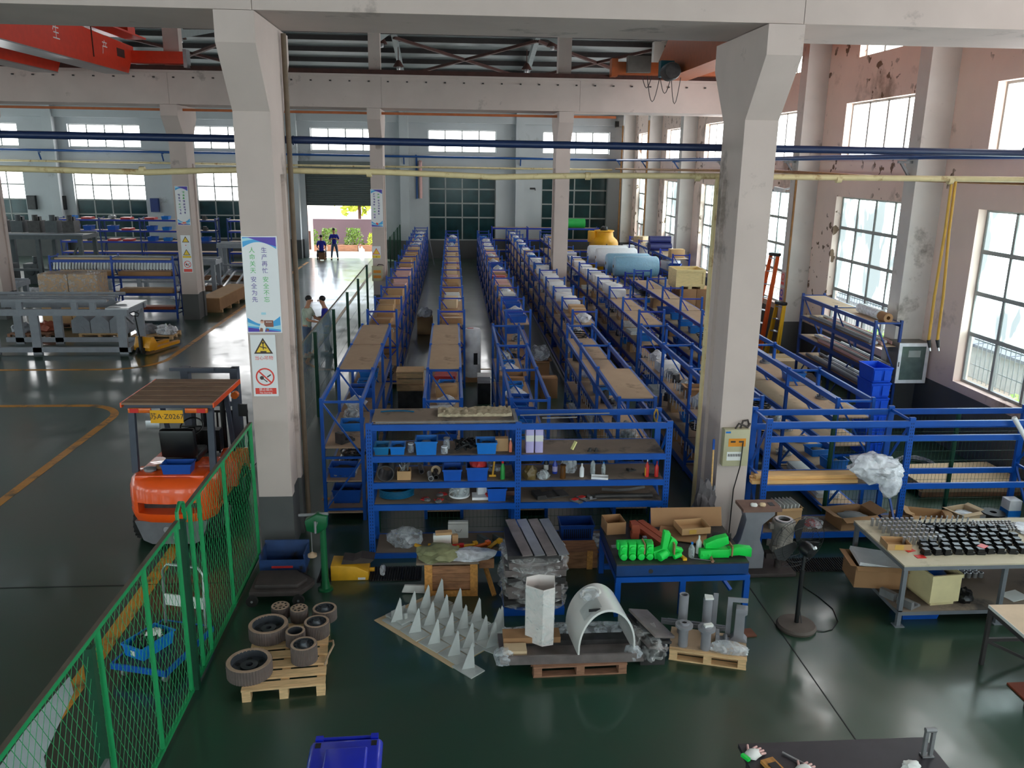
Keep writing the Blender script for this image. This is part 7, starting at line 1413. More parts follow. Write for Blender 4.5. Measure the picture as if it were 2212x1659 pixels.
# ladders leaning at the wall column
def ladder(label, loc, rz, L, m, tilt, rungs):
    t = thing('step_ladder', label, 'ladder', loc, rz); c, s_ = math.cos(tilt), math.sin(tilt)
    for q, off in ((0, 0.0), (1, 0.12)):
        for x in (-0.22, 0.22):
            k = 1 - 0.35
            obj('stile', MB().bar((x, off, 0.03), (x * k, off * 0.4 + L * s_, L * c), 0.03, 0.07, (0, 1, 0)), m, t); obj('foot', MB().cbox((x, off, 0.015), (0.05, 0.09, 0.03)), m_dark, t)
        for i in range(rungs):
            f = (i + 0.7) / rungs; w_ = 0.22 * (1 - 0.35 * f); obj('rung', MB().box(-w_, w_, -0.02, 0.02, -0.012, 0.012), m_alu, t, (0, off * (1 - 0.6 * f) + L * s_ * f, L * c * f))
    obj('top_cap', MB().cbox((0, L * s_ + 0.03, L * c), (0.36, 0.16, 0.09)), m_dark, t, bevel=0.02); return t
m_lo = mat('ladder_orange', (242, 108, 46), 0.45, var=0.05); m_ly = mat('ladder_yellow', (224, 168, 34), 0.45, var=0.05); m_lr = mat('ladder_red', (150, 30, 34), 0.45, var=0.05)
ladder('tall orange step ladder leaning by the window wall column', (8.85, 23.6, 0), -1.2, 3.05, m_lo, 0.16, 8); ladder('short yellow step ladder standing beside the orange one', (9.02, 22.75, 0), -1.2, 1.75, m_ly, 0.14, 5); ladder('dark red step ladder behind the orange one', (8.7, 24.7, 0), -1.2, 2.3, m_lr, 0.14, 6)
for z, m_, l in ((2.2, m_sr, 'small red prohibition notice on wall column by the ladders'), (1.75, m_pbl if False else m_ppu, 'small blue notice on wall column by the ladders')): o = thing('notice', l, 'sign', (9.39, 23.15, z)); obj('board', MB().box(-0.01, 0, -0.12, 0.12, 0, 0.38), m_pink, o); obj('ring', MB().lathe([(0.06, -0.012), (0.1, -0.012), (0.1, -0.01), (0.06, -0.01)], (0, 0, 0.24), 18, 'x', False), m_, o); obj('band', MB().box(-0.013, -0.01, -0.1, 0.1, 0.03, 0.1), m_, o)
# tube rack in front of the window
rack('tube_rack', 'blue rack of long wrapped tubes standing in front of the window', 'y', [16.52, 18.4, 20.25], 8.75, 9.35, 2.42, [0.9, 1.38, 1.87, 2.36], allb(2, 0, 1, 2, 3), m=mat('rack_blue_dim', (18, 58, 130), 0.4), top_beam=False)
TL = ['near the cabinet end', 'near the ladder end']
for lv, z in enumerate([0.9, 1.38, 1.87]):
    for k in range(6):
        x = 8.85 + 0.085 * k; y0 = 16.6 + 0.1 * ((k * 7 + lv) % 4); y1 = 19.9 - 0.3 * ((k * 5 + lv * 2) % 4)
        single('wrapped_tube', MB().cyl((0, 0, 0), (0.02, y1 - y0, 0.0), 0.036, 8), [m_filmwhite, m_pink, m_gp2][(k + lv) % 3] if lv else [m_gp2, m_filmwhite][k % 2], '%s long wrapped tube counted from the aisle, %s level of the tube rack' % (ORD[k], ['lower', 'middle', 'upper'][lv]), 'tube', (x, y0, z + 0.0375))
rest(obj('film_roll', MB().cyl((0, 0, 0.11), (0, 0.9, 0.11), 0.11, 14), m_filmw), 'milky film roll on top of the tube rack', 'roll', (9.05, 16.9, 2.3615)); rest(obj('paper_roll', MB().lathe([(0.04, 0), (0.1, 0), (0.1, 0.3), (0.04, 0.3), (0.04, 0)], axis='y', n=14), m_card2), 'brown paper roll end on the tube rack top', 'roll', (9.05, 16.56, 2.3615 + 0.1))
rest(bottle(0.12, 0.34, m_cap, m_cap, neck=0.5), 'white canister on the upper tube rack shelf', 'canister', (9.2, 20.0, 1.945)) if False else None
for k in range(6):
    o = rest(tote(0.38, 0.6, 0.295, mat('stack_blue', (12, 84, 220), 0.4, var=0.05), None, 'stacking_crate'), '%s blue stacking crate counted from the floor, window side' % ORD[k], 'crate', (8.18, 15.2, 0.301 * k))
    for q in (-0.1, 0.1): obj('handle_panel', MB().box(q - 0.07, q + 0.07, -0.305, -0.296, 0.05, 0.24), MATS['stack_blue'], o)
rest(carton(0.9, 0.9, 0.5, m_card3), 'wide pale carton on the floor by the tube rack', 'carton', (8.95, 21.4, 0)); rest(carton(0.6, 0.5, 0.35, m_card), 'brown carton in front of the wide pale one', 'carton', (8.25, 20.6, 0)); single('dark_trolley', MB().box(-0.3, 0.3, -0.5, 0.5, 0.3, 0.7).cyl((-0.2, -0.3, 0), (-0.2, 0.3, 0.25), 0.1, 8).blob((0, 0, 0.7), (0.5, 0.8, 0.3), 7, 0.4), m_soot, 'dark machine scrap heap standing beside the blue crates', 'machine', (7.95, 17.6, 0)); rest(flange(0.2, 0.3, m_gp2), 'large grey flange on the sixth rack row side', 'machine part', (7.3, 20.0, 0))
# pale board stacks, wire coils behind rack B
o = thing('board_stack', 'low stack of pale boards on the floor behind window-bay rack', 'boards', (8.95, 13.35, 0))
for k in range(5): obj('board', MB().cbox((0.02 * (k % 2), 0, 0.13 + 0.025 * k), (1.9, 1.1, 0.022), 0.02 * k - 0.03), m_chip if k < 4 else m_card3, o)
for y in (-0.4, 0.4): obj('bearer', MB().box(-0.9, 0.9, y - 0.05, y + 0.05, 0, 0.116), m_palo, o)
for k, (x, y, l) in enumerate(((8.05, 14.5, 'coil of grey wire on the floor, nearer the blue crates'), (8.75, 14.35, 'coil of grey wire on the floor, nearer the window'))): single('wire_coil', MB().tube([((0.3 + 0.012 * (a % 7)) * math.cos(a * .4), (0.3 + 0.012 * (a % 7)) * math.sin(a * .4), 0.015 + 0.0009 * a) for a in range(110)], 0.01, 5), m_gp2, l, 'wire coil', (x, y, 0.0))
single('green_mat', MB().box(-0.9, 0.9, -0.5, 0.5, 0, 0.003), mat('mat_green', (40, 110, 84), 0.6), 'pale green floor sheet behind the wire coils', 'floor sheet', (8.8, 15.35 - 0.75, 0.0005)) if False else None
single('black_tube_bend', MB().tube([(7.0, 14.2, 0.9), (7.3, 14.1, 0.86), (7.7, 14.15, 0.9), (8.0, 14.4, 0.98)], 0.06, 8), m_blk, 'bent black tube lying over boards behind the window-bay rack', 'tube') if False else None
# big items near the back
for i in range(2):
    for j in range(2): rest(carton(0.55, 1.0, 0.74, m_card2, True, 'big_carton'), 'big brown carton, %s layer, %s the wooden crate' % (['lower', 'upper'][j], ['inner side under', 'window side under'][i]), 'carton', (7.6 + 0.56 * i, 26.9, 0.12 + 0.742 * j))
pallet('pallet under the four big brown cartons', (7.88, 26.9, 0), 0, 1.15, 1.05, 0.119, m_palo, 6)
wc = thing('plywood_crate', 'pale plywood crate on top of the big brown cartons', 'crate', (7.65, 26.9, 1.605)); m_ply = wood('plywood_pale', (232, 208, 150), 0.65, (2, 2, 10), 0.1)
obj('crate_walls', MB().box(-0.48, 0.48, -0.5, -0.47, 0.08, 0.62).box(-0.48, 0.48, 0.47, 0.5, 0.08, 0.62).box(-0.48, -0.45, -0.47, 0.47, 0.08, 0.62).box(0.45, 0.48, -0.47, 0.47, 0.08, 0.62).box(-0.45, 0.45, -0.47, 0.47, 0.08, 0.12), m_ply, wc); obj('batten', MB().box(-0.48, 0.48, -0.52, -0.501, 0.08, 0.16).box(-0.48, 0.48, -0.52, -0.501, 0.54, 0.62).box(-0.48, -0.4, -0.52, -0.501, 0.16, 0.54).box(0.4, 0.48, -0.52, -0.501, 0.16, 0.54), m_ply, wc)
for x in (-0.4, 0.0, 0.4): obj('foot', MB().box(x - 0.06, x + 0.06, -0.5, 0.5, 0, 0.08), m_ply, wc)
m_bub = mat('bubble_white', (222, 224, 228), 0.35, var=0.04, bump=0.5, scale=16); m_bubb = mat('bubble_blue', (136, 180, 206), 0.35, var=0.06, bump=0.5, scale=16)
rack('roll_rack', 'blue rack carrying the big bubble wrap rolls', 'y', [29.6, 31.7, 33.8, 35.9], 6.15, 6.85, 1.75, [0.12, 0.8, 1.5], allb(3, 0, 1, 2), m=m_bluedk, top_beam=False)
for k, (x0, x1, y, z, m_, l) in enumerate(((5.7, 7.35, 33.2, 1.5, m_bub, 'big white bubble wrap roll, nearer one'), (5.55, 7.2, 34.3, 1.5, m_bub, 'big white bubble wrap roll, farther one'), (5.85, 7.5, 30.2, 1.5, m_bubb, 'big pale blue bubble wrap roll, nearer one'), (5.75, 7.4, 31.2, 1.5, m_bubb, 'big pale blue bubble wrap roll, farther one'))):
    o = single('bubble_roll', MB().lathe([(0.06, 0), (0.33, 0.02), (0.37, 0.08), (0.37, x1 - x0 - 0.08), (0.33, x1 - x0 - 0.02), (0.06, x1 - x0)], axis='x', n=24), m_, l, 'roll', (x0, y, z + 0.371)); obj('core', MB().lathe([(0.05, -0.01), (0.06, -0.01), (0.06, x1 - x0 + 0.01), (0.05, x1 - x0 + 0.01), (0.05, -0.01)], axis='x', n=12), m_card2, o)
tk = single('yellow_tank', MB().lathe([(0, 0), (0.7, 0), (0.76, 0.1), (0.76, 1.45), (0.7, 1.6), (0.5, 1.78), (0.46, 2.02), (0.52, 2.05), (0.52, 2.1), (0, 2.1)], n=28), mat('tank_yellow', (240, 172, 30), 0.4, var=0.05), 'big yellow shouldered tank near the back corner', 'tank', (7.95, 44, 0)); obj('dark_seam', MB().box(0.0, 0.05, -0.775, -0.74, 0.2, 1.45), m_greyd, tk); obj('lid_knob', MB().blob((0, 0, 2.08), (0.4, 0.4, 0.25), 5, 0.3), m_dark, tk); obj('filler_neck', MB().cyl((-0.62, 0, 1.5), (-0.62, 0, 2.06), 0.24, 14), MATS['tank_yellow'], tk)
rack('back_rack', 'blue rack along the back wall under the green roll', 'x', [2.2, 4.2, 6.2, 8.2], 47.1, 47.8, 2.0, [0.12, 0.7, 1.3, 1.95], allb(3, 0, 1, 2, 3), m=m_bluedk, top_beam=False)
single('green_roll', MB().cyl((0, 0, 0.26), (1.5, 0, 0.26), 0.26, 18), mat('roll_green', (30, 160, 70), 0.5, var=0.08), 'green fabric roll on the rack along back wall', 'roll', (5.95, 47.45, 1.951))
rack('window_rack', 'blue rack by the windows beyond the plywood crate', 'y', [31.5, 33.5, 35.5, 37.5, 39.5], 8.35, 9.05, 2.2, [0.12, 0.8, 1.45, 2.0], allb(4, 0, 1, 2, 3), m=m_bluedk, top_beam=False)
for k, (kd, y, z) in enumerate((('carton', 32.2, 2.0), ('boxw', 33.0, 1.45), ('red', 34.2, 1.45), ('bag', 36.5, 2.0), ('cartonp', 38.6, 2.0), ('carton', 36.2, 0.8), ('bind', 32.3, 1.45), ('boxw', 38.4, 1.45))): put(kd, KINDS[kd][2], '%s on the window rack, %s frame bay' % (KINDS[kd][0], ORD[min(3, int((y - 31.5) / 2))] + (' top' if z > 1.9 else ' lower')), KINDS[kd][1], (8.7, y, z + 0.001), 0.2 * k, 'goods on the window rack', (1.3, 1.3, 1.3))
for k in range(3): single('blue_roll', MB().cyl((0, 0, 0.16), (0.9, 0, 0.16), 0.16, 12), mat('tarp_navy', (34, 38, 96), 0.5), ['navy roll on the window rack top, nearest the column', 'navy roll on the window rack top, middle one', 'navy roll on the window rack top, uppermost'][k], 'roll', (8.2, 34.6 + 0.34 * k if k < 2 else 34.77, 2.001 + (0.28 if k == 2 else 0)))
rest(carton(0.5, 0.5, 0.6, m_filmwhite, False, 'white_carton'), 'white topped carton stacked near back windows', 'carton', (8.7, 41.2, 1.0)); rest(carton(0.7, 0.7, 0.98, m_card), 'tall brown carton near the back windows', 'carton', (8.7, 41.2, 0))

# ================================================================ far side of the aisle
m_mg = mat('machine_grey', (142, 146, 154), 0.5, var=0.08); m_mgd = mat('machine_grey_dark', (74, 80, 84), 0.55, var=0.12)
fr = thing('welding_machine', 'long grey welded steel machine frame with rails on top', 'machine', (-13.4, 24.15, 0))
for y in (0.05, 1.45):
    obj('top_beam', MB().box(0, 4.15, y - 0.06, y + 0.06, 1.12, 1.3), m_mg, fr); obj('bottom_beam', MB().box(0, 4.15, y - 0.05, y + 0.05, 0.06, 0.2), m_mg, fr)
    for x in (0.4, 1.55, 3.95): obj('leg', MB().box(x - 0.12, x + 0.12, y - 0.05, y + 0.05, 0.0, 1.12), m_mg, fr)
    obj('rail', MB().box(-1.5, 3.6, y - 0.03, y + 0.03, 1.5, 1.58), m_mg, fr)
    for x in (0.3, 1.2, 2.7, 3.2): obj('rail_post', MB().box(x - 0.08, x + 0.08, y - 0.05, y + 0.05, 1.3, 1.5), m_mg, fr)
obj('end_plate', MB().box(3.55, 4.2, 0.0, 1.5, 1.301, 1.34), m_alu, fr); obj('end_beam', MB().box(3.85, 4.1, 0.12, 1.38, 0.06, 0.18).box(3.85, 4.1, 0.12, 1.38, 1.12, 1.26), m_mg, fr); obj('end_brace', MB().bar((4.0, 0.2, 1.1), (4.0, 0.8, 0.75), 0.06, 0.06).bar((4.0, 0.8, 0.75), (4.0, 1.35, 1.1), 0.06, 0.06), m_mg, fr); obj('cross_rail', MB().box(-1.5, 3.6, 0.5, 0.56, 1.5, 1.56).box(-1.5, 3.6, 0.9, 0.96, 1.5, 1.56), m_mg, fr)
rack('timber_rack', 'blue two-bay rack holding flat cartons behind the wrapped cartons', 'x', [-13.8, -11.75, -9.68], 29.75, 30.45, 2.2, [0.32, 0.9, 1.5, 2.05], allb(2, 0, 1, 2), m=mat('rack_blue_left', (20, 66, 160), 0.4), top_beam=False)
for k, (x, z, m_, l) in enumerate(((-12.8, 1.5, m_card, 'flat long carton on the upper shelf, wrapped carton side'), (-10.7, 1.5, m_card2, 'flat long carton on the upper shelf, column side'), (-10.7, 0.9, m_card, 'flat long carton on the middle shelf, column side'), (-10.7, 0.32, m_rbar, 'reddish board on the lowest shelf, column side'))): single('flat_carton', MB().box(-0.9, 0.9, -0.24, 0.24, 0, 0.14 if z > .5 else 0.08), m_, l, 'carton', (x, 30.1, z + 0.001), bevel=0.008)
b = MB()
for r_ in range(2):
    for k in range(38): b.bar((-13.7 + k * 0.105, 29.8 + 0.2 * r_, 1.72), (-13.66 + k * 0.105, 29.8 + 0.2 * r_, 2.0), 0.05, 0.02, (0, 1, 0))
o = single('zigzag_profiles', b, m_alu, 'row of zigzag metal profiles hung in the rack top', 'profiles'); o['kind'] = 'stuff'
single('timber_plank', MB().box(-1.95, 1.95, -0.1, 0.1, 0, 0.05), m_card3, 'long pale plank lying on top of the timber rack', 'plank', (-11.74, 29.98, 2.052)); single('steel_profile', MB().box(-1.95, 1.95, -0.06, 0.06, 0, 0.1), m_mg, 'long grey profile lying on top of the timber rack', 'profile', (-11.74, 30.22, 2.052))
pallet('pallet under the two film wrapped cartons', (-12.6, 28.6, 0), 0, 2.0, 0.95, 0.14, m_palo, 6)
for x, l in ((-13.05, 'film wrapped brown carton by the far column, one of two'), (-12.1, 'film wrapped brown carton nearer the pallet jack, one of two')): o = rest(carton(0.92, 0.85, 1.62, m_card, True, 'wrapped_carton'), l, 'carton', (x, 28.6, 0.1415)); obj('stretch_film', MB().box(-0.465, 0.465, -0.43, 0.43, 0.6, 1.632), m_stretch, o)
bx_ = thing('long_crate', 'long brown wooden crate on bearers behind the signed column', 'crate', (-8.75, 32.6, 0), -0.05)
for s_ in (-0.35, 0.35): obj('side_panel', MB().box(s_ - 0.015, s_ + 0.015, -1.8, 1.8, 0.12, 0.55), m_rbar if False else m_card2, bx_)
obj('end_panel', MB().box(-0.334, 0.334, -1.8, -1.77, 0.12, 0.55), m_card2, bx_); obj('end_panel', MB().box(-0.334, 0.334, 1.77, 1.8, 0.12, 0.55), m_card2, bx_); obj('lid', MB().box(-0.37, 0.37, -1.82, 1.82, 0.55, 0.58), m_card, bx_)
for y in (-1.5, -0.5, 0.5, 1.5): obj('bearer', MB().box(-0.36, 0.36, y - 0.06, y + 0.06, 0, 0.119), m_card, bx_)
pj = thing('pallet_jack', 'yellow hand pallet jack beside the grey machine frame', 'pallet jack', (-8.95, 24.35, 0), -0.35); m_py = mat('jack_yellow', (232, 160, 24), 0.4, var=0.06)
for s_ in (-0.19, 0.19): obj('fork', MB().prism([(s_ - 0.08, 0.1), (s_ + 0.08, 0.1), (s_ + 0.08, 1.2), (s_ + 0.04, 1.3), (s_ - 0.04, 1.3), (s_ - 0.08, 1.2)], 0.06, 0.14), m_py, pj)
obj('yoke', MB().prism([(-0.1, 0.08), (0.12, 0.08), (0.3, 0.2), (0.12, 0.46), (0.0, 0.46), (-0.1, 0.2)], -0.27, 0.27, 'x'), m_py, pj, bevel=0.01); obj('pump', MB().cyl((0, -0.12, 0.1), (0, -0.12, 0.5), 0.06, 10), m_blk, pj); obj('handle', MB().cyl((0, -0.14, 0.45), (0, -0.24, 1.15), 0.02, 8).tube([(-0.16, -0.26, 1.2), (-0.1, -0.24, 1.12), (0.1, -0.24, 1.12), (0.16, -0.26, 1.2), (0, -0.27, 1.26)], 0.014, 6, True), m_blk, pj)
for s_ in (-0.08, 0.08): obj('wheel', MB().lathe([(0, -0.03), (0.09, -0.03), (0.09, 0.03), (0, 0.03)], (s_, -0.14, 0.09), 14, 'x'), m_tyre, pj)
for k, (x, y, l) in enumerate(((-9.35, 26.6, 'pallet of scrap parts behind the pallet jack'), (-11.05, 26.9, 'pallet carrying three grey vee castings'), (-13.2, 26.9, 'pallet of brown scrap behind the machine frame'))): pallet(l, (x, y, 0), 0, 1.25, 0.9, 0.13, m_pal if k < 2 else m_palo, 5)
for k in range(3): single('vee_casting', MB().prism([(-0.28, 0), (0.28, 0), (0.28, 0.35), (0.0, 0.62), (-0.28, 0.4)], -0.35, 0.35, 'y').cyl((0, -0.36, 0.1), (0, 0.36, 0.1), 0.1, 10), m_mg, '%s grey vee casting from the far wall side' % ORD[k], 'casting', (-11.62 + 0.58 * k, 26.9, 0.1315))
for k, (x, y, z, m_, l) in enumerate(((-9.62, 26.6, 0.1315, m_gp2, 'heap of grey parts on the scrap pallet'), (-8.98, 26.45, 0.1315, m_filmw, 'white paper bag on the scrap pallet'), (-13.5, 26.8, 0.1315, m_mg, 'heap of grey parts on the brown scrap pallet'), (-12.8, 27.0, 0.1315, m_rbar, 'brown boards heap on the brown scrap pallet'))): single('parts_heap', MB().blob((0, 0, 0), (0.6, 0.5, 0.3), 40 + k, 0.5, 4, 3), m_, l, 'heap', (x, y, z))
# machinery farther back
def gantry(label, x0, x1, y0, y1, h, n, m=m_mgd):
    t = thing('gantry_bench', label, 'machine', (x0, y0, 0)); L, D = x1 - x0, y1 - y0
    obj('bed', MB().box(0, L, 0, D, h - 0.18, h), m, t)
    for k in range(n):
        x = 0.15 + (L - 0.3) * k / (n - 1)
        for y in (0.1, D - 0.1): obj('leg', MB().box(x - 0.08, x + 0.08, y - 0.08, y + 0.08, 0, h - 0.18), m, t)
    obj('cross_beam', MB().box(0.2, L - 0.2, 0.05, 0.15, h * 0.3, h * 0.3 + 0.1), m, t); obj('brace', MB().bar((L - 0.2, 0.1, h - 0.3), (L - 0.9, 0.1, 0.5), 0.08, 0.08), m, t); obj('guide_rail', MB().box(0, L, 0.1, 0.18, h, h + 0.06).box(0, L, D - 0.18, D - 0.1, h, h + 0.06), m_mg, t)
    return t
gantry('tall grey gantry bench in the far bay with parts on top', -21.5, -15.9, 37.5, 39.2, 2.2, 4); gantry('grey conveyor bench behind the timber rack', -14.8, -9.9, 35.8, 36.8, 1.35, 4, m_mg); gantry('short grey bench beyond the signed column', -9.0, -6.9 - 0.4, 40.2, 41.2, 1.5, 2, m_mg) if False else gantry('short grey bench beyond the signed column', -11.3, -9.2, 41.2, 42.2, 1.5, 2, m_mg)
for k in range(7): single('machine_unit', MB().box(-0.25, 0.25, -0.3, 0.3, 0, 0.5).cyl((0, -0.1, 0.5), (0, -0.1, 0.75), 0.12, 10).box(-0.12, 0.12, 0.05, 0.25, 0.5, 0.66), m_mgd if k % 2 else m_greyd, '%s dark machine head along the tall gantry bench, far column first' % ORD[k], 'machine', (-21 + 0.72 * k, 38.35, 2.262))
for k in range(5): single('machine_unit', MB().box(-0.3, 0.3, -0.3, 0.3, 0, 0.9).cyl((0, -0.31, 0.6), (0, -0.36, 0.6), 0.2, 12).cyl((0.1, 0, 0.9), (0.1, 0, 1.2), 0.1, 8), m_mgd, '%s dark machine unit under the gantry bench, far column first' % ORD[k], 'machine', (-20.6 + 1.05 * k, 38.35, 0.0), bevel=0.02)
for st, y0, l in (([-20.0, -18, -16, -14, -12.2], 44.6, 'dark blue rack along the back wall under the bright windows'), ([-11.6, -9.6, -7.9 - 1.0], 44.6, 'dark blue rack by the back wall beside shutter')): rack('back_rack', l, 'x', st, y0, y0 + 0.7, 2.5, [0.2, 0.75, 1.3, 1.85, 2.4], allb(len(st) - 1, 0, 1, 2, 3, 4), m=mat('rack_blue_far', (20, 54, 124), 0.45), top_beam=False)
for i in range(4):
    for lv, z in ((4, 2.4), (3, 1.85), (2, 1.3)):
        for q in range(2):
            kd = R.choice(['bin', 'bind', 'carton', 'bracket', 'bag2', 'red']); put(kd, KINDS[kd][2], '%s, %s end, %s far wall rack bay, %s shelf' % (KINDS[kd][0], ['near', 'far'][q], ORD[i], ['', '', 'middle', 'upper', 'top'][lv]), KINDS[kd][1], (-19.4 + 1.95 * i + 0.75 * q, 44.95, z + 0.001), PI / 2, 'goods on the far wall rack', (1.2, 1.2, 1.1))
for i in range(2):
    for lv, z in ((4, 2.4), (3, 1.85), (2, 1.3)):
        kd = R.choice(['bag', 'carton', 'bind', 'bag2']); put(kd, KINDS[kd][2], '%s on the %s rack bay beside the shutter, %s shelf' % (KINDS[kd][0], ORD[i], ['', '', 'middle', 'upper', 'top'][lv]), KINDS[kd][1], (-10.6 + 1.3 * i, 44.95, z + 0.001), PI / 2, 'goods on the shutter rack', (1.3, 1.2, 1.2))
for k in range(8): single('steel_length', MB().box(-0.04, 0.04, -2.6, 2.6, 0, 0.06), m_alu if k % 2 else m_mg, '%s long steel length in the row on the floor, aisle side last' % ORD[k], 'steel length', (-11.3 + 0.42 * k, 37.2 + 0.3 * (k % 3) + 1.2, 0.22), 0.15)
for y in (36.6, 39.8): single('floor_bearer', MB().box(-1.9, 1.9, -0.1, 0.1, 0, 0.2), m_palo, 'wooden bearer under the steel lengths, %s one' % ('nearer' if y < 38 else 'farther'), 'bearer', (-9.75, y, 0))
for k, (x, y, l) in enumerate(((-10.8, 37.5 - 3.3, 'milky film bundle on the floor behind the signed column'), (-16.3, 33.8, 'milky film bundle on the floor beyond the far column'))): single('film_heap', MB().blob((0, 0, 0), (1.0, 0.8, 0.5), 60 + k, 0.4, 3, 3), m_filmw, l, 'film', (x, y, 0))
gantry('low grey frame bench by the far column', -20.5, -16.2, 33.5 - 1.3, 33.2, 0.9, 3, m_mg)

# ================================================================ people
m_skin = mat('skin', (206, 152, 122), 0.55, var=0.04); m_hair = mat('hair_black', (26, 22, 22), 0.6, var=0.2); m_tee = mat('tee_pale', (190, 204, 186), 0.8, var=0.05); m_blues = mat('workwear_blue', (36, 44, 168), 0.75, var=0.08); m_jean = mat('jeans_grey_blue', (92, 110, 138), 0.8, var=0.08); m_navy = mat('trousers_navy', (38, 44, 62), 0.8, var=0.08); m_shoe = mat('shoe_dark', (46, 40, 40), 0.6); m_shoel = mat('shoe_pale', (170, 160, 140), 0.6)
def skinned(name, verts, edges, radii, m, parent, root=0, sub=1):
    me = bpy.data.meshes.new(name); me.from_pydata(verts, edges, []); me.update(); me.materials.append(m)
    o = bpy.data.objects.new(name, me); COL.objects.link(o); o.parent = parent
    md = o.modifiers.new('skin', 'SKIN'); md.use_smooth_shade = True
    for i, r in enumerate(radii):
        v = me.skin_vertices[0].data[i]; v.radius = (r, r) if not isinstance(r, tuple) else r; v.use_root = (i == root)
    s = o.modifiers.new('subsurf', 'SUBSURF'); s.levels = sub; s.render_levels = sub
    dg = bpy.context.evaluated_depsgraph_get(); me2 = bpy.data.meshes.new_from_object(o.evaluated_get(dg)); o.modifiers.clear(); o.data = me2
    return o
def person(label, loc, rz, arms, head_fwd=0.1, lean=0.0, legs=None, shirt=m_blues, trous=m_jean, shoes=m_shoe, pelvis_z=0.92, h=1.0, sleeve=0.55):
    """faces -y; arms = [(elbow, wrist)] for both sides; legs = [(knee, ankle)]"""
    t = thing('person', label, 'person', loc, rz); P = Vector((0, 0, pelvis_z)); ch = P + Vector((0, -lean * 0.6, 0.4)); nk = P + Vector((0, -lean, 0.56)); hb = nk + Vector((0, -head_fwd * 0.5, 0.07)); hd = hb + Vector((0, -head_fwd, 0.1)); ht = hd + Vector((0, -head_fwd * 0.2 + 0.02, 0.07))
    V, E, Rr = [P, P + Vector((0, -lean * .3, 0.2)), ch, nk, hb, hd, ht], [(0, 1), (1, 2), (2, 3), (3, 4), (4, 5), (5, 6)], [0.1, 0.095, 0.11, 0.055, 0.06, (0.078, 0.092), 0.07]
    def add(p, par, r): V.append(Vector(p)); Rr.append(r); E.append((par, len(V) - 1)); return len(V) - 1
    legs = legs or [((0.1, -0.01, 0.48), (0.11, 0.02, 0.09)), ((-0.1, -0.01, 0.48), (-0.11, 0.02, 0.09))]
    legj = []
    for s_, (kn, an) in zip((1, -1), legs):
        hp = add(P + Vector((0.085 * s_, 0, -0.06)), 0, 0.09); k = add(kn, hp, 0.058); a = add(an, k, 0.042); f = add(Vector(an) + Vector((0, -0.12, -0.05)), a, 0.035); legj.append((V[hp], V[k], V[a]))
    armj = []
    for s_, (el, wr) in zip((1, -1), arms):
        sh = add(ch + Vector((0.17 * s_, 0, 0.06)), 2, 0.058); e = add(el, sh, 0.042); w_ = add(wr, e, 0.03); d = (Vector(wr) - Vector(el)).normalized(); sd = Vector((0, 0, 1)).cross(d).normalized(); palm = add(Vector(wr) + d * 0.06, w_, (0.034, 0.02)); armj.append((V[sh], V[e], V[w_]))
        for q in range(4):
            o_ = (q - 1.5) * 0.017; f1 = add(V[palm] + sd * o_ + d * 0.045, palm, 0.009); add(V[f1] + d * (0.04 - 0.006 * abs(q - 1.4)) + Vector((0, 0, -0.018)), f1, 0.008)
        tb_ = add(V[w_] + d * 0.035 - sd * 0.035 * s_, w_, 0.01); add(V[tb_] + d * 0.04 - sd * 0.012 * s_, tb_, 0.009)
    skinned('body', V, E, Rr, m_skin, t, 0, 1)
    # clothes follow the body
    V2 = [P + Vector((0, 0, -0.1)), V[1], ch, nk - Vector((0, 0, 0.05))]; E2 = [(0, 1), (1, 2), (2, 3)]; R2 = [0.145, 0.135, 0.145, 0.075]
    for sh, e, w_ in armj: i0 = len(V2); V2 += [sh, sh.lerp(e, sleeve), sh.lerp(e, min(1.0, sleeve + 0.3))]; R2 += [0.075, 0.066, 0.062]; E2 += [(2, i0), (i0, i0 + 1), (i0 + 1, i0 + 2)]
    skinned('shirt', V2, E2, R2, shirt, t, 0, 1)
    V3 = [P + Vector((0, 0, 0.05)), P + Vector((0, 0, -0.02))]; E3 = [(0, 1)]; R3 = [0.13, 0.132]
    for hp, k, a in legj: i0 = len(V3); V3 += [hp + Vector((0, 0, -0.03)), k, a + (k - a) * 0.05]; R3 += [0.1, 0.072, 0.06]; E3 += [(1, i0), (i0, i0 + 1), (i0 + 1, i0 + 2)]
    skinned('trousers', V3, E3, R3, trous, t, 0, 1)
    for hp, k, a in legj: obj('shoe', MB().prism([(-0.045, -0.19), (0.045, -0.19), (0.05, -0.05), (0.04, 0.07), (-0.04, 0.07), (-0.05, -0.05)], 0, 0.075).xf(Matrix.Translation((a.x, a.y, a.z - 0.088))), shoes, t, bevel=0.02)
    fd = (hd - hb).normalized()
    obj('hair', MB().blob(tuple(ht + Vector((0, 0.025, -0.015))), (0.17, 0.19, 0.17), 3, 0.08, 3, 3, False), m_hair, t)
    fc = hd + Vector((0, -0.088, 0.0)); obj('nose', MB().prism([(-0.012, -0.02), (0.012, -0.02), (0.006, 0.025), (-0.006, 0.025)], fc.y - 0.018, fc.y + 0.02, 'y').xf(Matrix.Translation((fc.x, 0, fc.z - 0.01))), m_skin, t)
    for s_ in (-1, 1): obj('eye', MB().lathe([(0, -0.008), (0.01, -0.004), (0.01, 0.004), (0, 0.008)], (0.03 * s_, fc.y + 0.006, fc.z + 0.02), 8, 'y'), m_hair, t); obj('ear', MB().lathe([(0, -0.01), (0.026, -0.006), (0.026, 0.006), (0, 0.01)], (0.08 * s_, hd.y, hd.z), 10, 'x'), m_skin, t)
    obj('mouth', MB().box(fc.x - 0.022, fc.x + 0.022, fc.y + 0.0, fc.y + 0.02, fc.z - 0.05, fc.z - 0.042), m_red, t)
    return t
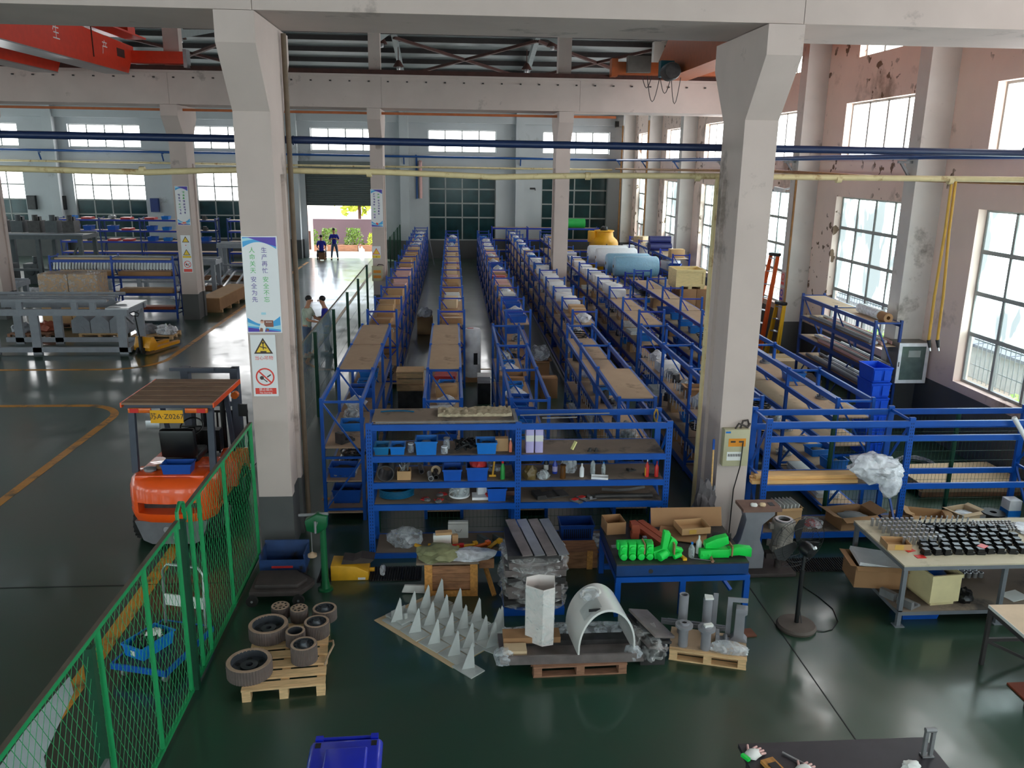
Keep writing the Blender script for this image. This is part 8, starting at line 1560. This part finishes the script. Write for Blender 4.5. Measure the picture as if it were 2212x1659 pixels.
person('person in pale tee and light jeans, head bent, reaching forward', (-4.16, 23.75, 0), 1.25, [((0.24, -0.14, 1.12), (0.1, -0.36, 1.08)), ((-0.24, -0.16, 1.12), (-0.08, -0.38, 1.06))], 0.05, 0.05, None, m_tee, m_jean, m_shoel)
person('person in blue workwear facing the one in pale tee', (-3.62, 23.95, 0), -1.5, [((0.23, -0.1, 1.1), (0.06, -0.26, 1.12)), ((-0.23, -0.1, 1.1), (-0.06, -0.26, 1.1))], 0.05, 0.06, [((0.1, -0.02, 0.46), (0.12, 0.1, 0.09)), ((-0.1, -0.05, 0.47), (-0.11, -0.04, 0.09))], m_blues, m_navy, m_shoe, 0.88, sleeve=0.9)
person('person in blue shirt standing in the doorway looking at hands', (-6.68, 48.2, 0), 0.1, [((0.27, -0.02, 1.1), (0.05, -0.22, 1.2)), ((-0.27, -0.02, 1.1), (-0.05, -0.22, 1.2))], 0.05, 0.03, [((0.14, -0.02, 0.48), (0.17, 0.02, 0.09)), ((-0.14, -0.02, 0.48), (-0.18, 0.02, 0.09))], m_blues, m_jean, m_shoe)
person('person in blue shirt sitting on a stool, back turned', (-7.36, 47.9, 0), PI + 0.15, [((0.24, -0.14, 0.75), (0.14, -0.36, 0.62)), ((-0.24, -0.14, 0.75), (-0.14, -0.36, 0.62))], 0.06, 0.12, [((0.2, -0.42, 0.52), (0.24, -0.36, 0.09)), ((-0.2, -0.42, 0.52), (-0.22, -0.36, 0.09))], m_blues, m_navy, m_shoe, 0.55)
sl = thing('stool', 'brown wooden stool under the sitting person', 'stool', (-7.36, 47.92, 0)); obj('seat', MB().box(-0.18, 0.18, -0.16, 0.16, 0.4, 0.44), m_palo, sl)
for x in (-0.15, 0.15):
    for y in (-0.13, 0.13): obj('leg', MB().box(x - 0.02, x + 0.02, y - 0.02, y + 0.02, 0, 0.4), m_palo, sl)
obj('side_board', MB().box(-0.16, 0.16, -0.145, -0.13, 0.05, 0.4), m_palo, sl)
# ---------------------------------------------------------------- yard seen through the door
for k, (x, w_) in enumerate(((-8.9, 1.9), (-6.9, 1.9), (-4.9, 1.9), (-2.9, 1.9))):
    o = thing('planter', '%s low brown planter box outside the shutter door' % ORD[k], 'planter', (x, 53.6, -0.06)); obj('planter_box', MB().open_box(-w_ / 2, w_ / 2, -0.3, 0.3, 0, 0.4, 0.05), m_palo, o); obj('soil', MB().box(-w_ / 2 + 0.05, w_ / 2 - 0.05, -0.25, 0.25, 0.3, 0.36), m_soot, o)
for k, (x, d, m_, l) in enumerate(((-8.9, (1.3, 0.7, 0.9), m_leafy, 'bushy green shrub nearest the gate post outside'), (-7.7, (1.3, 0.7, 1.0), m_leafy, 'bushy green shrub behind the standing person outside'), (-6.2, (1.4, 0.7, 1.0), m_leafy, 'bushy green shrub in the middle of the yard'), (-4.9, (1.1, 0.7, 0.75), m_leafy2, 'yellow green shrub beside the column edge outside'), (-3.3, (1.2, 0.7, 0.9), m_leafy, 'bushy green shrub last in the yard row'))): shrub((x, 53.6, 0.3), d, m_, l, k)
o = thing('gate_post', 'pale pink gate post with dark slots outside the door', 'post', (-8.6, 51.6, -0.06)); obj('post_body', MB().box(-0.2, 0.2, -0.2, 0.2, 0, 2.6), mat('post_pink', (226, 196, 186), 0.7), o); obj('slot', MB().box(-0.1, 0.1, -0.21, -0.2, 0.3, 1.4), m_rust, o)
o = single('white_jug', MB().lathe([(0, 0), (0.16, 0), (0.17, 0.3), (0.05, 0.42), (0.05, 0.48), (0, 0.48)], n=12), m_cap, 'white plastic jug on the yard pavement', 'jug', (-5.5, 51.5, -0.06))
tr_ = thing('tree', 'sunlit tree beyond the yard wall', 'tree', (-6.8, 63, -0.06)); obj('trunk', MB().cyl((0, 0, 0), (0, 0, 2.8), 0.12, 8), m_rust, tr_); b = MB(); rr = random.Random(2)
for k in range(260):
    p_ = Vector((rr.gauss(0, 0.9), rr.gauss(0, 0.6), 2.9 + rr.gauss(0, 0.4))); u = Vector((rr.uniform(-1, 1), rr.uniform(-1, 1), rr.uniform(-1, 1))).normalized() * 0.35; v = u.orthogonal() * 0.5; b.add([p_ - v, p_ + u, p_ + v, p_ - u], [(0, 1, 2, 3)])
obj('foliage', b, m_leafy2, tr_)['kind'] = 'stuff'
# ---------------------------------------------------------------- outside the window wall
for k, y in enumerate((11.0, 13.0, 15.0, 19.6, 21.6)): shrub((11.7 + 0.3 * (k % 2), y, -0.05), (1.6, 2.4, 1.1), mat('hedge_leaf', (140, 178, 80), 0.7, var=0.4, scale=9), 'pale green shrub outside the window wall, %s toward the back' % ORD[k], 50 + k, 600)
m_shed = mat('shed_roof_grey', (96, 104, 116), 0.5, var=0.1, scale=1)
for k, (y0, y1) in enumerate(((6, 17), (17.5, 30))):
    t = thing('shed', 'grey low shed outside the windows, %s' % ['hose side', 'ladder side'][k], 'shed', (14.2, y0, -0.05)); obj('wall', MB().box(0, 8, 0.3, y1 - y0 - 0.3, 0, 0.9), mat('shed_wall', (170, 176, 180), 0.7), t)
    for q in range(8): obj('roof_panel', MB().bar((-0.4, 0.3 + (y1 - y0 - 0.6) * (q + 0.5) / 8, 1.0), (8.5, 0.3 + (y1 - y0 - 0.6) * (q + 0.5) / 8, 1.7), (y1 - y0 - 0.6) / 8 - 0.06, 0.08), m_shed, t)
